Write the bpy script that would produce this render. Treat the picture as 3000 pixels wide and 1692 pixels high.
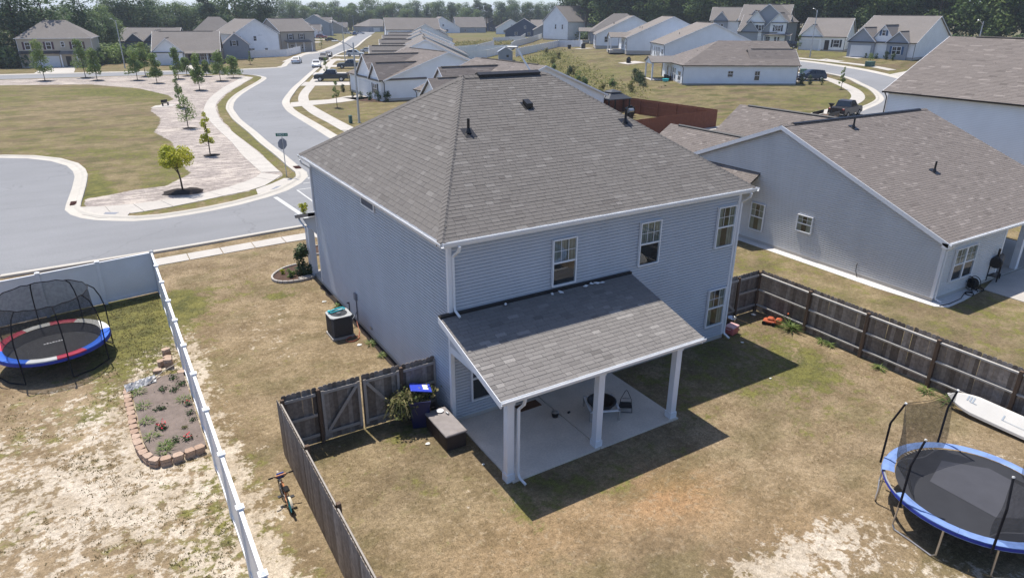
import bpy, math, random
import numpy as np
from mathutils import Vector, Matrix
from mathutils.geometry import tessellate_polygon
for _o in list(bpy.data.objects): bpy.data.objects.remove(_o)
random.seed(11); RNG = np.random.default_rng(5)
SC = bpy.context.scene; COL = SC.collection
PI = math.pi
def rad(a): return math.radians(a)
# ---------------------------------------------------------------- camera
CAM = Vector((-7.498, -15.513, 11.42)); YAW, PITCH, ROLL = 0.5504, 0.3900, 0.0066
_f = Vector((math.sin(YAW)*math.cos(PITCH), math.cos(YAW)*math.cos(PITCH), -math.sin(PITCH)))
_r = Vector((math.cos(YAW), -math.sin(YAW), 0)); _u = _r.cross(_f)
_r2 = _r*math.cos(ROLL)+_u*math.sin(ROLL); _u2 = _u*math.cos(ROLL)-_r*math.sin(ROLL)
cd = bpy.data.cameras.new('camera'); cam = bpy.data.objects.new('camera', cd); COL.objects.link(cam)
cd.sensor_width = 36; cd.sensor_fit = 'HORIZONTAL'; cd.lens = 1973.25/3000*36
cd.clip_start = .1; cd.clip_end = 6000
cam.matrix_world = Matrix(((_r2.x,_u2.x,-_f.x,CAM.x),(_r2.y,_u2.y,-_f.y,CAM.y),(_r2.z,_u2.z,-_f.z,CAM.z),(0,0,0,1)))
SC.camera = cam
# ---------------------------------------------------------------- world, sun, exposure
SUN_EL, SUN_AZ = 66.0, -6.5
wd = bpy.data.worlds.new('World'); SC.world = wd; wd.use_nodes = True
nt = wd.node_tree; nt.nodes.clear()
sky = nt.nodes.new('ShaderNodeTexSky'); sky.sky_type = 'NISHITA'; sky.sun_disc = False
sky.sun_elevation = rad(SUN_EL); sky.sun_rotation = rad(SUN_AZ); sky.air_density = .65; sky.dust_density = .8; sky.ozone_density = 4.0
bg = nt.nodes.new('ShaderNodeBackground'); bg.inputs['Strength'].default_value = 0.15
wo = nt.nodes.new('ShaderNodeOutputWorld')
nt.links.new(sky.outputs[0], bg.inputs[0]); nt.links.new(bg.outputs[0], wo.inputs[0])
sl = bpy.data.lights.new('sun', 'SUN'); sl.energy = 4.6; sl.angle = rad(.53); sl.color = (1, .945, .86)
so = bpy.data.objects.new('sun', sl); COL.objects.link(so)
sd = Vector((math.sin(rad(SUN_AZ))*math.cos(rad(SUN_EL)), math.cos(rad(SUN_AZ))*math.cos(rad(SUN_EL)), math.sin(rad(SUN_EL))))
so.rotation_euler = sd.to_track_quat('Z', 'Y').to_euler(); so.location = (0, 30, 60)
vs = SC.view_settings; vs.view_transform = 'Standard'; vs.look = 'None'; vs.exposure = 0.46; vs.gamma = 1; vs.use_curve_mapping = False
# ---------------------------------------------------------------- terrain
TC = [(-16.6,162.2,0.422),(7.8,164.8,-0.789),(25.3,177.8,0.976),(113.6,353,-0.171),(175,356.2,-0.185),(153,229.4,0.590),(72,63.8,1.166),(87.2,54.7,1.524),(92.5,97.3,-0.485),(96.7,107.3,1.305),(109.4,134.5,0.453),(136,96,3.774),(143.1,96.2,-2.437),(126.5,61.8,1.701),(95.7,57.9,-2.366),(-40,-30,-0.042),(-40,-18,-0.008),(-40,-6,-0.014),(-40,6,-0.015),(-40,18,-0.015),(-40,30,-0.014),(-40,42,-0.012),(-40,54,-0.035),(-28,-30,-0.012),(-28,-18,0.014),(-28,-6,0.003),(-28,6,0.003),(-28,18,0.003),(-28,30,0.004),(-28,42,0.009),(-28,54,-0.007),(-16,-30,-0.018),(-16,-18,0.006),(-16,-6,-0.005),(-16,6,-0.004),(-16,18,-0.004),(-16,30,-0.005),(-16,42,0.001),(-16,54,-0.013),(-4,-30,-0.021),(-4,-18,0.006),(-4,-6,-0.005),(-4,6,-0.005),(-4,18,-0.005),(-4,30,-0.004),(-4,42,0.002),(-4,54,-0.015),(8,-30,-0.023),(8,-18,0.007),(8,-6,-0.005),(8,6,-0.005),(8,18,-0.002),(8,30,-0.001),(8,42,-0.004),(8,54,-0.021),(20,-30,-0.030),(20,-18,0.004),(20,-6,-0.006),(20,6,-0.001),(20,18,0.002),(20,30,-0.008),(20,42,-0.030),(20,54,-0.013),(32,-30,-0.025),(32,-18,0.009),(32,-6,-0.009),(32,6,-0.009),(32,18,-0.014),(32,30,-0.026),(32,42,-0.009),(32,54,0.121),(44,-30,-0.002),(44,-18,0.046),(44,-6,-0.001),(44,6,-0.038),(44,18,-0.050),(44,30,-0.004),(44,42,0.056),(44,54,0.117),(56,-30,-0.188),(56,-18,-0.039),(56,-6,0.014),(56,6,0.030),(56,18,0.053),(56,30,0.110),(50,37,0.030),(45,48,0.068),(50,46,-0.126),(62,22,0.160),(71,35,-0.995),(36,138,0.148),(30,106,0.165),(-20,130,-0.149),(-20,100,-0.025),(-60,120,-0.095),(15,110,-0.061),(45,160,-0.750),(60,10,0.081),(75,5,-0.493),(44,60,0.098),(44,75,-0.194),(46,95,-0.335),(40,85,0.062),(55,120,-0.755),(52,60,-0.966),(172,130,1.745),(205,60,2.154),(175,185,1.529),(160,20,1.248),(230,120,2.793),(150,150,0.381),(135,-10,0.858)]
TC = np.array(TC)
def sstep(a, b, x):
    t = np.clip((x-a)/(b-a), 0, 1); return t*t*(3-2*t)
def HH(x, y):
    x = np.asarray(x, float); y = np.asarray(y, float); s = np.zeros_like(x)
    for cx, cy, w in TC: s = s + w/(1+((x-cx)**2+(y-cy)**2)/1024.)
    s = np.maximum(s-.05, 0)
    xc = 12+np.maximum(0, y-70)*.42
    return s*sstep(22, 48, x-xc)*(1-sstep(300, 600, np.hypot(x-120, y-90)))
def H(x, y): return float(HH(x, y))
# ---------------------------------------------------------------- materials
MATS = {}
def nodes_mat(name):
    m = bpy.data.materials.new(name); m.use_nodes = True; n = m.node_tree; n.nodes.clear()
    out = n.nodes.new('ShaderNodeOutputMaterial'); b = n.nodes.new('ShaderNodeBsdfPrincipled')
    n.links.new(b.outputs[0], out.inputs[0]); MATS[name] = m
    return m, n, b
def N(n, t, **k):
    d = n.nodes.new(t)
    for a, v in k.items():
        if a in d.inputs: d.inputs[a].default_value = v
        else: setattr(d, a, v)
    return d
def coord(n): return N(n, 'ShaderNodeNewGeometry').outputs['Position']
def noise(n, scale, detail=4, rough=.55, vec=None, stretch=None):
    v = vec if vec is not None else coord(n)
    if stretch:
        mp = N(n, 'ShaderNodeMapping'); mp.inputs['Scale'].default_value = stretch; n.links.new(v, mp.inputs[0]); v = mp.outputs[0]
    t = N(n, 'ShaderNodeTexNoise'); t.inputs['Scale'].default_value = scale; t.inputs['Detail'].default_value = detail; t.inputs['Roughness'].default_value = rough
    n.links.new(v, t.inputs['Vector']); return t.outputs['Fac']
def maprange(n, v, a, b, c=0., d=1.):
    t = N(n, 'ShaderNodeMapRange'); t.inputs[1].default_value = a; t.inputs[2].default_value = b; t.inputs[3].default_value = c; t.inputs[4].default_value = d
    t.interpolation_type = 'SMOOTHSTEP' if (c == 0 and d == 1) else 'LINEAR'
    n.links.new(v, t.inputs[0]); return t.outputs[0]
def mathn(n, op, a, b=None):
    t = N(n, 'ShaderNodeMath', operation=op)
    for i, v in enumerate((a, b)):
        if v is None: continue
        if isinstance(v, (int, float)): t.inputs[i].default_value = v
        else: n.links.new(v, t.inputs[i])
    return t.outputs[0]
def mix(n, f, a, b, kind='MIX'):
    t = N(n, 'ShaderNodeMix', data_type='RGBA', blend_type=kind)
    for i, v in ((0, f), (6, a), (7, b)):
        if isinstance(v, (int, float)): t.inputs[i].default_value = v
        elif isinstance(v, tuple): t.inputs[i].default_value = (*v[:3], 1)
        else: n.links.new(v, t.inputs[i])
    return t.outputs[2]
def scale_col(n, c, f):
    cc = N(n, 'ShaderNodeCombineColor')
    for i in range(3): n.links.new(f, cc.inputs[i])
    return mix(n, 1., c, cc.outputs[0], 'MULTIPLY')
def bump(n, b, h, strength=.3, dist=.02):
    t = N(n, 'ShaderNodeBump'); t.inputs['Strength'].default_value = strength; t.inputs['Distance'].default_value = dist
    n.links.new(h, t.inputs['Height']); n.links.new(t.outputs[0], b.inputs['Normal'])
def mat(name, col, rough=.7, var=.12, scale=3., spec=.3, metal=0., fine=0., bmp=0., emis=None, coat=0., big=0., stretch=None):
    if name in MATS: return MATS[name]
    m, n, b = nodes_mat(name)
    b.inputs['Roughness'].default_value = rough; b.inputs['Metallic'].default_value = metal
    b.inputs['Specular IOR Level'].default_value = spec
    if coat: b.inputs['Coat Weight'].default_value = coat; b.inputs['Coat Roughness'].default_value = .06
    if var or fine or big:
        f = maprange(n, noise(n, scale, 5, stretch=stretch), .25, .75, 1-var, 1+var)
        if fine: f = mathn(n, 'MULTIPLY', f, maprange(n, noise(n, scale*14, 3), .25, .75, 1-fine, 1+fine))
        if big: f = mathn(n, 'MULTIPLY', f, maprange(n, noise(n, scale*.12, 3), .3, .7, 1-big, 1+big))
        n.links.new(scale_col(n, (*col, 1), f), b.inputs['Base Color'])
    else: b.inputs['Base Color'].default_value = (*col, 1)
    if bmp: bump(n, b, noise(n, scale*10, 3), bmp)
    return m
def tone_mat(name, cols, rough=.9, fine=.25, fscale=30, spec=.15, trans=0., rnd=0.):
    """base colour picked by the per-face 'tone' attribute (0..1)"""
    m, n, b = nodes_mat(name)
    a = N(n, 'ShaderNodeAttribute', attribute_name='tone')
    r = N(n, 'ShaderNodeValToRGB'); els = r.color_ramp.elements
    while len(els) < len(cols): els.new(.5)
    for i, c in enumerate(cols): els[i].position = i/(len(cols)-1); els[i].color = (*c, 1)
    v = a.outputs['Fac']
    if rnd:
        oi = N(n, 'ShaderNodeObjectInfo'); v = mathn(n, 'ADD', v, mathn(n, 'MULTIPLY', mathn(n, 'SUBTRACT', oi.outputs['Random'], .5), rnd))
    n.links.new(v, r.inputs[0])
    f = maprange(n, noise(n, fscale, 3), .25, .75, 1-fine, 1+fine)
    n.links.new(scale_col(n, r.outputs[0], f), b.inputs['Base Color'])
    b.inputs['Roughness'].default_value = rough; b.inputs['Specular IOR Level'].default_value = spec
    if trans:
        out = [x for x in n.nodes if x.type == 'OUTPUT_MATERIAL'][0]
        tr = N(n, 'ShaderNodeBsdfTranslucent'); ms = N(n, 'ShaderNodeMixShader'); ms.inputs[0].default_value = trans
        n.links.new(scale_col(n, r.outputs[0], f), tr.inputs[0])
        n.links.new(b.outputs[0], ms.inputs[1]); n.links.new(tr.outputs[0], ms.inputs[2]); n.links.new(ms.outputs[0], out.inputs[0])
    return m
def siding_mat(name, col, pitch=.11, dirt=.05):
    """far walls: lap lines as fine relief and painted shade at each lap"""
    m, n, b = nodes_mat(name)
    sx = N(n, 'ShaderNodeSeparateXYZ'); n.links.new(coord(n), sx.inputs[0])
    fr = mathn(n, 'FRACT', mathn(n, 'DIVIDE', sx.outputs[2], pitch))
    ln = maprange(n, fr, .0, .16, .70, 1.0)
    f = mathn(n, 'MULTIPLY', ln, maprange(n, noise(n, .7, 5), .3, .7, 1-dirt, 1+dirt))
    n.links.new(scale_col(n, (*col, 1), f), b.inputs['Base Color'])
    b.inputs['Roughness'].default_value = .55; b.inputs['Specular IOR Level'].default_value = .3
    bump(n, b, fr, .25, .01)
    return m
def net_mat(name, col, alpha):
    m, n, b = nodes_mat(name)
    out = [x for x in n.nodes if x.type == 'OUTPUT_MATERIAL'][0]
    b.inputs['Base Color'].default_value = (*col, 1); b.inputs['Roughness'].default_value = .8
    t = N(n, 'ShaderNodeBsdfTransparent'); ms = N(n, 'ShaderNodeMixShader')
    f = maprange(n, noise(n, 9, 3), .3, .7, alpha-.08, alpha+.08)
    n.links.new(f, ms.inputs[0]); n.links.new(t.outputs[0], ms.inputs[1]); n.links.new(b.outputs[0], ms.inputs[2]); n.links.new(ms.outputs[0], out.inputs[0])
    return m
mat('white_trim', (.74,.75,.77), .45, .04, 2., .35)
mat('white_vinyl', (.74,.75,.77), .4, .05, 1.5, .4, fine=.02)
mat('gutter_white', (.72,.73,.74), .35, .05, 2., .4)
mat('black_metal', (.012,.012,.014), .4, .1, 5., .4)
mat('black_gutter', (.02,.02,.022), .35, .1, 3., .4)
mat('grey_metal', (.38,.39,.40), .35, .1, 4., .5, .7)
mat('galv', (.42,.43,.44), .4, .12, 2., .5, .5)
mat('concrete', (.44,.41,.37), .9, .08, 1.2, .2, fine=.08, big=.06, bmp=.08)
mat('patio_concrete', (.60,.535,.455), .85, .10, 1.3, .25, fine=.10, big=.12, bmp=.08)
mat('kerb_concrete', (.46,.43,.38), .9, .07, .9, .2, fine=.06, big=.05)
def asphalt_mat():
    m, n, b = nodes_mat('asphalt'); pos = coord(n)
    f = mathn(n, 'MULTIPLY', maprange(n, noise(n, .09, 5, .6, pos), .3, .7, .90, 1.09), maprange(n, noise(n, 11, 4, .7, pos), .25, .75, .90, 1.10))
    f = mathn(n, 'MULTIPLY', f, maprange(n, noise(n, .5, 6, .6, pos, (.25,1.6,1)), .35, .7, .96, 1.05))
    v = N(n, 'ShaderNodeTexVoronoi', feature='DISTANCE_TO_EDGE'); v.inputs['Scale'].default_value = .11
    mp = N(n, 'ShaderNodeMixRGB'); mp.inputs[0].default_value = .06; n.links.new(pos, mp.inputs[1]); nz = N(n, 'ShaderNodeTexNoise'); nz.inputs['Scale'].default_value = .6; n.links.new(pos, nz.inputs['Vector']); sc_ = N(n, 'ShaderNodeVectorMath', operation='SCALE'); sc_.inputs['Scale'].default_value = 40; n.links.new(nz.outputs['Color'], sc_.inputs[0]); n.links.new(sc_.outputs[0], mp.inputs[2]); n.links.new(mp.outputs[0], v.inputs['Vector'])
    f = mathn(n, 'MULTIPLY', f, maprange(n, v.outputs['Distance'], .0, .006, .80, 1.0))
    n.links.new(scale_col(n, (.215,.218,.226,1), f), b.inputs['Base Color']); b.inputs['Roughness'].default_value = .9; b.inputs['Specular IOR Level'].default_value = .2; bump(n, b, noise(n, 30, 3, .6, pos), .1)
asphalt_mat()
mat('road_paint', (.50,.50,.48), .7, .12, 6., .2)
mat('rust_iron', (.09,.035,.025), .8, .3, 10., .2)
mat('adapad', (.22,.23,.26), .8, .1, 8., .2)
mat('deck_dark', (.075,.069,.064), .95, .15, 10., .1)
mat('gravel_white', (.62,.60,.57), .9, .12, 9., .2, fine=.25, bmp=.5)
mat('mulch', (.085,.055,.042), .95, .3, 6., .1, fine=.4, bmp=.6)
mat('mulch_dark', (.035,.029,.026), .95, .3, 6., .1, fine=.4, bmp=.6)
mat('bed_mulch', (.185,.150,.132), .95, .22, 5., .1, fine=.35, bmp=.6)
mat('bark', (.085,.062,.046), .95, .25, 5., .1)
mat('wood_rail', (.33,.30,.27), .85, .15, 3., .2, stretch=(3,3,12))
mat('wood_post', (.115,.078,.054), .85, .2, 4., .2)
mat('red_wood', (.20,.075,.045), .8, .14, 3., .2, fine=.1)
mat('interior_dark', (.03,.032,.034), .9, 0, 1, .1)
mat('blind', (.42,.42,.38), .7, .1, 4., .2)
mat('curtain', (.26,.28,.25), .8, .3, 2.5, .2)
mat('tyre', (.012,.012,.013), .8, .1, 5., .2)
mat('chrome', (.55,.56,.58), .2, .05, 4., .6, .9)
mat('light_lens', (.7,.7,.68), .15, 0, 1, .6)
mat('tail_lens', (.35,.02,.02), .25, 0, 1, .5)
mat('stone_skirt', (.27,.25,.225), .9, .3, 6., .2, fine=.2, bmp=.4)
mat('garage_white', (.66,.67,.68), .5, .04, 2., .3)
def glass_mat(name, tint, amt):
    m, n, b = nodes_mat(name)
    out = [x for x in n.nodes if x.type == 'OUTPUT_MATERIAL'][0]
    t = N(n, 'ShaderNodeBsdfTransparent'); t.inputs[0].default_value = (*tint, 1)
    g = N(n, 'ShaderNodeBsdfGlossy'); g.inputs['Roughness'].default_value = .03
    fr = N(n, 'ShaderNodeFresnel'); fr.inputs[0].default_value = 1.5
    f = mathn(n, 'ADD', 0., amt)
    ms = N(n, 'ShaderNodeMixShader'); n.links.new(f, ms.inputs[0]); n.links.new(t.outputs[0], ms.inputs[1]); n.links.new(g.outputs[0], ms.inputs[2]); n.links.new(ms.outputs[0], out.inputs[0])
glass_mat('glass', (.80,.85,.86), .10)
mat('glass_dark', (.018,.022,.028), .06, 0, 1, .8)
tone_mat('shingle', [(.126,.115,.107), (.148,.137,.128), (.156,.144,.134), (.165,.153,.143), (.200,.187,.175)], .92, .22, 40)
tone_mat('shingle_light', [(.140,.130,.122), (.182,.170,.160), (.196,.183,.172), (.210,.197,.185), (.275,.258,.242)], .92, .22, 40)
tone_mat('shingle_brown', [(.128,.111,.101), (.170,.148,.135), (.182,.159,.145), (.195,.170,.155), (.245,.216,.198)], .92, .2, 40)
tone_mat('picket', [(.130,.106,.086), (.185,.155,.130), (.232,.198,.170), (.290,.255,.225)], .9, .3, 9, rnd=.5)
tone_mat('stone_block', [(.30,.205,.15), (.37,.265,.20), (.42,.32,.25)], .92, .15, 12)
tone_mat('leaf_green', [(.075,.125,.042), (.105,.165,.052), (.135,.20,.060), (.19,.25,.075)], .6, .15, 2, .3, .45, rnd=.5)
tone_mat('leaf_deep', [(.055,.098,.044), (.078,.128,.054), (.10,.155,.062), (.14,.195,.075)], .6, .15, 2, .3, .45, rnd=.5)
tone_mat('leaf_pine', [(.048,.085,.046), (.068,.110,.058), (.090,.135,.068), (.12,.165,.08)], .65, .15, 2, .25, .4, rnd=.4)
tone_mat('leaf_young', [(.11,.17,.05), (.15,.22,.06), (.185,.255,.07), (.25,.29,.085)], .6, .12, 3, .3, .45)
tone_mat('leaf_yellow', [(.28,.31,.03), (.37,.39,.035), (.45,.45,.045), (.53,.50,.07)], .6, .12, 3, .3, .35)
tone_mat('leaf_shrub', [(.022,.045,.016), (.036,.066,.022), (.052,.088,.028), (.075,.115,.034)], .6, .15, 4, .3, .15)
tone_mat('leaf_scrub', [(.13,.15,.05), (.21,.21,.075), (.30,.27,.11), (.44,.36,.20)], .8, .15, 2, .2, .35)
tone_mat('clippings', [(.055,.075,.025), (.11,.12,.04), (.17,.155,.065), (.26,.225,.11)], .8, .15, 6, .2, .15)
tone_mat('tuft', [(.11,.12,.045), (.21,.17,.085), (.29,.225,.12), (.38,.305,.18)], .85, .1, 2, .2, .45)
# ---------------------------------------------------------------- mesh helpers
def link(o): COL.objects.link(o); return o
def tag(o, label=None, cat=None, group=None, kind=None):
    if label: o['label'] = label
    if cat: o['category'] = cat
    if group: o['group'] = group
    if kind: o['kind'] = kind
    return o
def thing(name, label, cat, loc=(0,0,0), rz=0., group=None):
    o = bpy.data.objects.new(name, None); link(o); o.empty_display_size = .2
    o.location = loc; o.rotation_euler = (0,0,rz); return tag(o, label, cat, group)
def copy_tree(o, parent=None):
    c = o.copy(); link(c); c.parent = parent
    for ch in list(o.children): copy_tree(ch, c)
    return c
def obj(name, me, parent=None, loc=(0,0,0), rz=0., kind=None):
    o = bpy.data.objects.new(name, me); link(o); o.location = loc; o.rotation_euler = (0,0,rz)
    if parent: o.parent = parent
    if kind: o['kind'] = kind
    return o
class MB:
    def __init__(s): s.v = []; s.f = []; s.m = []; s.t = []; s.cm = 0; s.ct = .5
    def add(s, vs, fs):
        b = len(s.v); s.v += [tuple(v) for v in vs]
        for f in fs: s.f.append(tuple(b+i for i in f)); s.m.append(s.cm); s.t.append(s.ct)
        return s
    def quad(s, a, b, c, d): return s.add([a,b,c,d], [(0,1,2,3)])
    def box(s, x0, x1, y0, y1, z0, z1):
        return s.add([(x0,y0,z0),(x1,y0,z0),(x1,y1,z0),(x0,y1,z0),(x0,y0,z1),(x1,y0,z1),(x1,y1,z1),(x0,y1,z1)],
                     [(0,3,2,1),(4,5,6,7),(0,1,5,4),(1,2,6,5),(2,3,7,6),(3,0,4,7)])
    def cbox(s, c, d, rz=0., bev=0.):
        sx, sy, sz = d[0]/2, d[1]/2, d[2]/2; ca, sa = math.cos(rz), math.sin(rz); vs = []
        if bev:
            b = bev; ring = [(sx-b,sy),(sx,sy-b),(sx,-sy+b),(sx-b,-sy),(-sx+b,-sy),(-sx,-sy+b),(-sx,sy-b),(-sx+b,sy)]
            rin = [(a*(sx-b)/sx, q*(sy-b)/sy) for a, q in ring]
            lv = [(rin,-sz),(ring,-sz+b),(ring,sz-b),(rin,sz)]
            for rg, z in lv: vs += [(x,y,z) for x,y in rg]
            fs = [tuple(range(7,-1,-1))[::-1][::-1]]
            fs = [tuple(range(8)), tuple(range(31,23,-1))]
            for l in range(3):
                for i in range(8): j = (i+1) % 8; fs.append((l*8+j, l*8+i, (l+1)*8+i, (l+1)*8+j))
        else:
            vs = [(a*sx,q*sy,w*sz) for a,q,w in ((-1,-1,-1),(1,-1,-1),(1,1,-1),(-1,1,-1),(-1,-1,1),(1,-1,1),(1,1,1),(-1,1,1))]
            fs = [(0,3,2,1),(4,5,6,7),(0,1,5,4),(1,2,6,5),(2,3,7,6),(3,0,4,7)]
        return s.add([(c[0]+x*ca-y*sa, c[1]+x*sa+y*ca, c[2]+z) for x,y,z in vs], fs)
    def prism(s, poly, z0, z1):
        n = len(poly)
        return s.add([(x,y,z0) for x,y in poly]+[(x,y,z1) for x,y in poly], [tuple(range(n-1,-1,-1)), tuple(range(n,2*n))]+[(i,(i+1)%n,n+(i+1)%n,n+i) for i in range(n)])
    def prism_y(s, poly, y0, y1):
        """poly in (x,z), extruded along y"""
        n = len(poly)
        return s.add([(x,y0,z) for x,z in poly]+[(x,y1,z) for x,z in poly], [tuple(range(n)), tuple(range(2*n-1,n-1,-1))]+[((i+1)%n,i,n+i,n+(i+1)%n) for i in range(n)])
    def prism_x(s, poly, x0, x1):
        n = len(poly)
        return s.add([(x0,y,z) for y,z in poly]+[(x1,y,z) for y,z in poly], [tuple(range(n-1,-1,-1)), tuple(range(n,2*n))]+[(i,(i+1)%n,n+(i+1)%n,n+i) for i in range(n)])
    def tube(s, pts, r, n=6, closed=False, cap=True):
        pts = [Vector(p) for p in pts]; k = len(pts); rs = r if isinstance(r, (list,tuple)) else [r]*k; b = len(s.v); up = Vector((0,0,1)); prev = None
        for i, p in enumerate(pts):
            if closed: d = pts[(i+1)%k]-pts[i-1]
            else: d = pts[min(i+1,k-1)]-pts[max(i-1,0)]
            d.normalize()
            if prev is None: a = d.orthogonal().normalized() if abs(d.z) > .95 else d.cross(up).normalized()
            else:
                a = prev-d*prev.dot(d); a = a.normalized() if a.length > 1e-5 else d.orthogonal().normalized()
            prev = a; c = d.cross(a)
            for j in range(n):
                t = 2*PI*j/n; q = p+(a*math.cos(t)+c*math.sin(t))*rs[i]; s.v.append(tuple(q))
        m = k if closed else k-1
        for i in range(m):
            i2 = (i+1) % k
            for j in range(n):
                j2 = (j+1) % n; s.f.append((b+i*n+j, b+i*n+j2, b+i2*n+j2, b+i2*n+j)); s.m.append(s.cm); s.t.append(s.ct)
        if cap and not closed:
            s.f.append(tuple(b+j for j in range(n-1,-1,-1))); s.m.append(s.cm); s.t.append(s.ct)
            s.f.append(tuple(b+(k-1)*n+j for j in range(n))); s.m.append(s.cm); s.t.append(s.ct)
        return s
    def lathe(s, prof, c=(0,0,0), n=16, axis='z', a0=0., a1=2*PI):
        b = len(s.v); full = abs(a1-a0-2*PI) < 1e-6; m = n if full else n+1
        for r, z in prof:
            for j in range(m):
                t = a0+(a1-a0)*j/n; x, y = r*math.cos(t), r*math.sin(t)
                s.v.append((c[0]+x,c[1]+y,c[2]+z) if axis == 'z' else (c[0]+x,c[1]+z,c[2]+y) if axis == 'y' else (c[0]+z,c[1]+x,c[2]+y))
        for i in range(len(prof)-1):
            for j in range(n):
                j2 = (j+1) % m; s.f.append((b+i*m+j,b+i*m+j2,b+(i+1)*m+j2,b+(i+1)*m+j)); s.m.append(s.cm); s.t.append(s.ct)
        return s
    def tess(s, poly, zf):
        tr = tessellate_polygon([[Vector((x,y,0)) for x,y in poly]]); vs = [(x,y,zf(x,y) if callable(zf) else zf) for x,y in poly]
        fs = []
        for a,b,c in tr:
            ax = (vs[b][0]-vs[a][0])*(vs[c][1]-vs[a][1])-(vs[b][1]-vs[a][1])*(vs[c][0]-vs[a][0])
            fs.append((a,b,c) if ax > 0 else (a,c,b))
        return s.add(vs, fs)
    def mesh(s, name, mats, smooth=False, tone=False):
        me = bpy.data.meshes.new(name); me.from_pydata(s.v, [], s.f)
        for m in (mats if isinstance(mats, (list,tuple)) else [mats]): me.materials.append(MATS[m] if isinstance(m, str) else m)
        if any(s.m): me.polygons.foreach_set('material_index', s.m)
        if smooth: me.polygons.foreach_set('use_smooth', [True]*len(s.f))
        if tone or any(t != .5 for t in s.t):
            at = me.attributes.new('tone', 'FLOAT', 'FACE'); at.data.foreach_set('value', s.t)
        me.update(); return me
    def build(s, name, mats, parent=None, loc=(0,0,0), rz=0., smooth=False, kind=None, tone=False):
        return obj(name, s.mesh(name, mats, smooth, tone), parent, loc, rz, kind)
def arr_mesh(name, V, Q, mats, tone=None, midx=None):
    """V (n,3), Q (m,4) or (m,3)"""
    me = bpy.data.meshes.new(name); k = Q.shape[1]
    me.vertices.add(len(V)); me.vertices.foreach_set('co', np.ascontiguousarray(V, dtype=np.float32).ravel())
    me.loops.add(Q.size); me.loops.foreach_set('vertex_index', np.ascontiguousarray(Q, dtype=np.int32).ravel())
    me.polygons.add(len(Q)); me.polygons.foreach_set('loop_start', np.arange(0, Q.size, k, dtype=np.int32))
    for m in (mats if isinstance(mats, (list,tuple)) else [mats]): me.materials.append(MATS[m])
    if midx is not None: me.polygons.foreach_set('material_index', np.asarray(midx, dtype=np.int32))
    me.update(calc_edges=True)
    if tone is not None:
        at = me.attributes.new('tone', 'FLOAT', 'FACE'); at.data.foreach_set('value', np.asarray(tone, dtype=np.float32))
    me.validate(); return me
def leaf_cards(P, nrm, size, rng, flat=.0):
    """one small quad per leaf point, facing roughly nrm"""
    n = len(P); a = rng.normal(size=(n,3)); d = nrm+rng.normal(size=(n,3))*.55; d /= np.linalg.norm(d, axis=1)[:,None]+1e-9
    a -= (a*d).sum(1)[:,None]*d; a /= np.linalg.norm(a, axis=1)[:,None]+1e-9; b = np.cross(d, a)
    s = size*rng.uniform(.6, 1.25, (n,1)); w = rng.uniform(.45, .8, (n,1))
    V = np.stack([P-a*s-b*s*w*.3, P-b*s*w, P+a*s+b*s*w*.2, P+b*s*w], 1).reshape(-1,3)
    return V, np.arange(4*n).reshape(n,4)
def blob_points(clumps, n, rng, shell=.55):
    """points near the surfaces of ellipsoid clumps (cx,cy,cz,rx,ry,rz)"""
    cl = np.array(clumps); vol = (cl[:,3]*cl[:,4]+cl[:,5]*cl[:,3])**.9; idx = rng.choice(len(cl), n, p=vol/vol.sum())
    d = rng.normal(size=(n,3)); d /= np.linalg.norm(d, axis=1)[:,None]; r = rng.uniform(shell, 1.08, (n,1))**.8
    P = cl[idx,:3]+d*r*cl[idx,3:6]; return P, d, idx
# ---------------------------------------------------------------- ground
def sdpoly(X, Y, poly):
    """signed distance to polygon, negative inside"""
    P = np.array(poly, float); n = len(P); d = np.full(X.shape, 1e9); ins = np.zeros(X.shape, bool)
    for i in range(n):
        a, b = P[i], P[(i+1) % n]; ex, ey = b-a; wx, wy = X-a[0], Y-a[1]
        t = np.clip((wx*ex+wy*ey)/(ex*ex+ey*ey+1e-12), 0, 1); d = np.minimum(d, np.hypot(wx-ex*t, wy-ey*t))
        c = ((a[1] <= Y) & (b[1] > Y)) | ((b[1] <= Y) & (a[1] > Y)); 
        with np.errstate(divide='ignore', invalid='ignore'): xi = a[0]+(Y-a[1])/(b[1]-a[1]+1e-12)*(b[0]-a[0])
        ins ^= c & (X < xi)
    return np.where(ins, -d, d)
def inside(X, Y, poly, soft): return 1-sstep(-soft, soft, sdpoly(X, Y, poly))
def sbox(X, Y, x0, x1, y0, y1, s=.3): return sstep(x0-s, x0+s, X)*(1-sstep(x1-s, x1+s, X))*sstep(y0-s, y0+s, Y)*(1-sstep(y1-s, y1+s, Y))
def spot(X, Y, x, y, rx, ry=None, p=1.): 
    ry = ry or rx; return np.exp(-(((X-x)/rx)**2+((Y-y)/ry)**2)*p)
BLOCK = [(-60,57),(-30,58),(-20,56),(-14.7,55),(-12.7,53.5),(-10.8,51.5),(-9.6,49),(-8.9,46),(-8.7,43.2),(-8.9,39.5),(-9.1,36.2),(-9.2,33.6),(-8.6,31.8),(-7.4,30.4),(-5.2,29.4),(-2.5,29.6),(.5,30.8),(2.6,32.4),(4.2,34.4),(5.1,36.4),(5.3,37.9),(5.4,43.3),(5.7,49.7),(5.9,60.9),(6.4,71),(7.3,77.1),(8.2,82),(9.4,86.6),(11.1,92.1),(14.1,100),(18,110.1),(20.2,116),(20.6,119),(19.5,124),(15,128.5),(0,132.3),(-20,134),(-80,140),(-80,57)]
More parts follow.
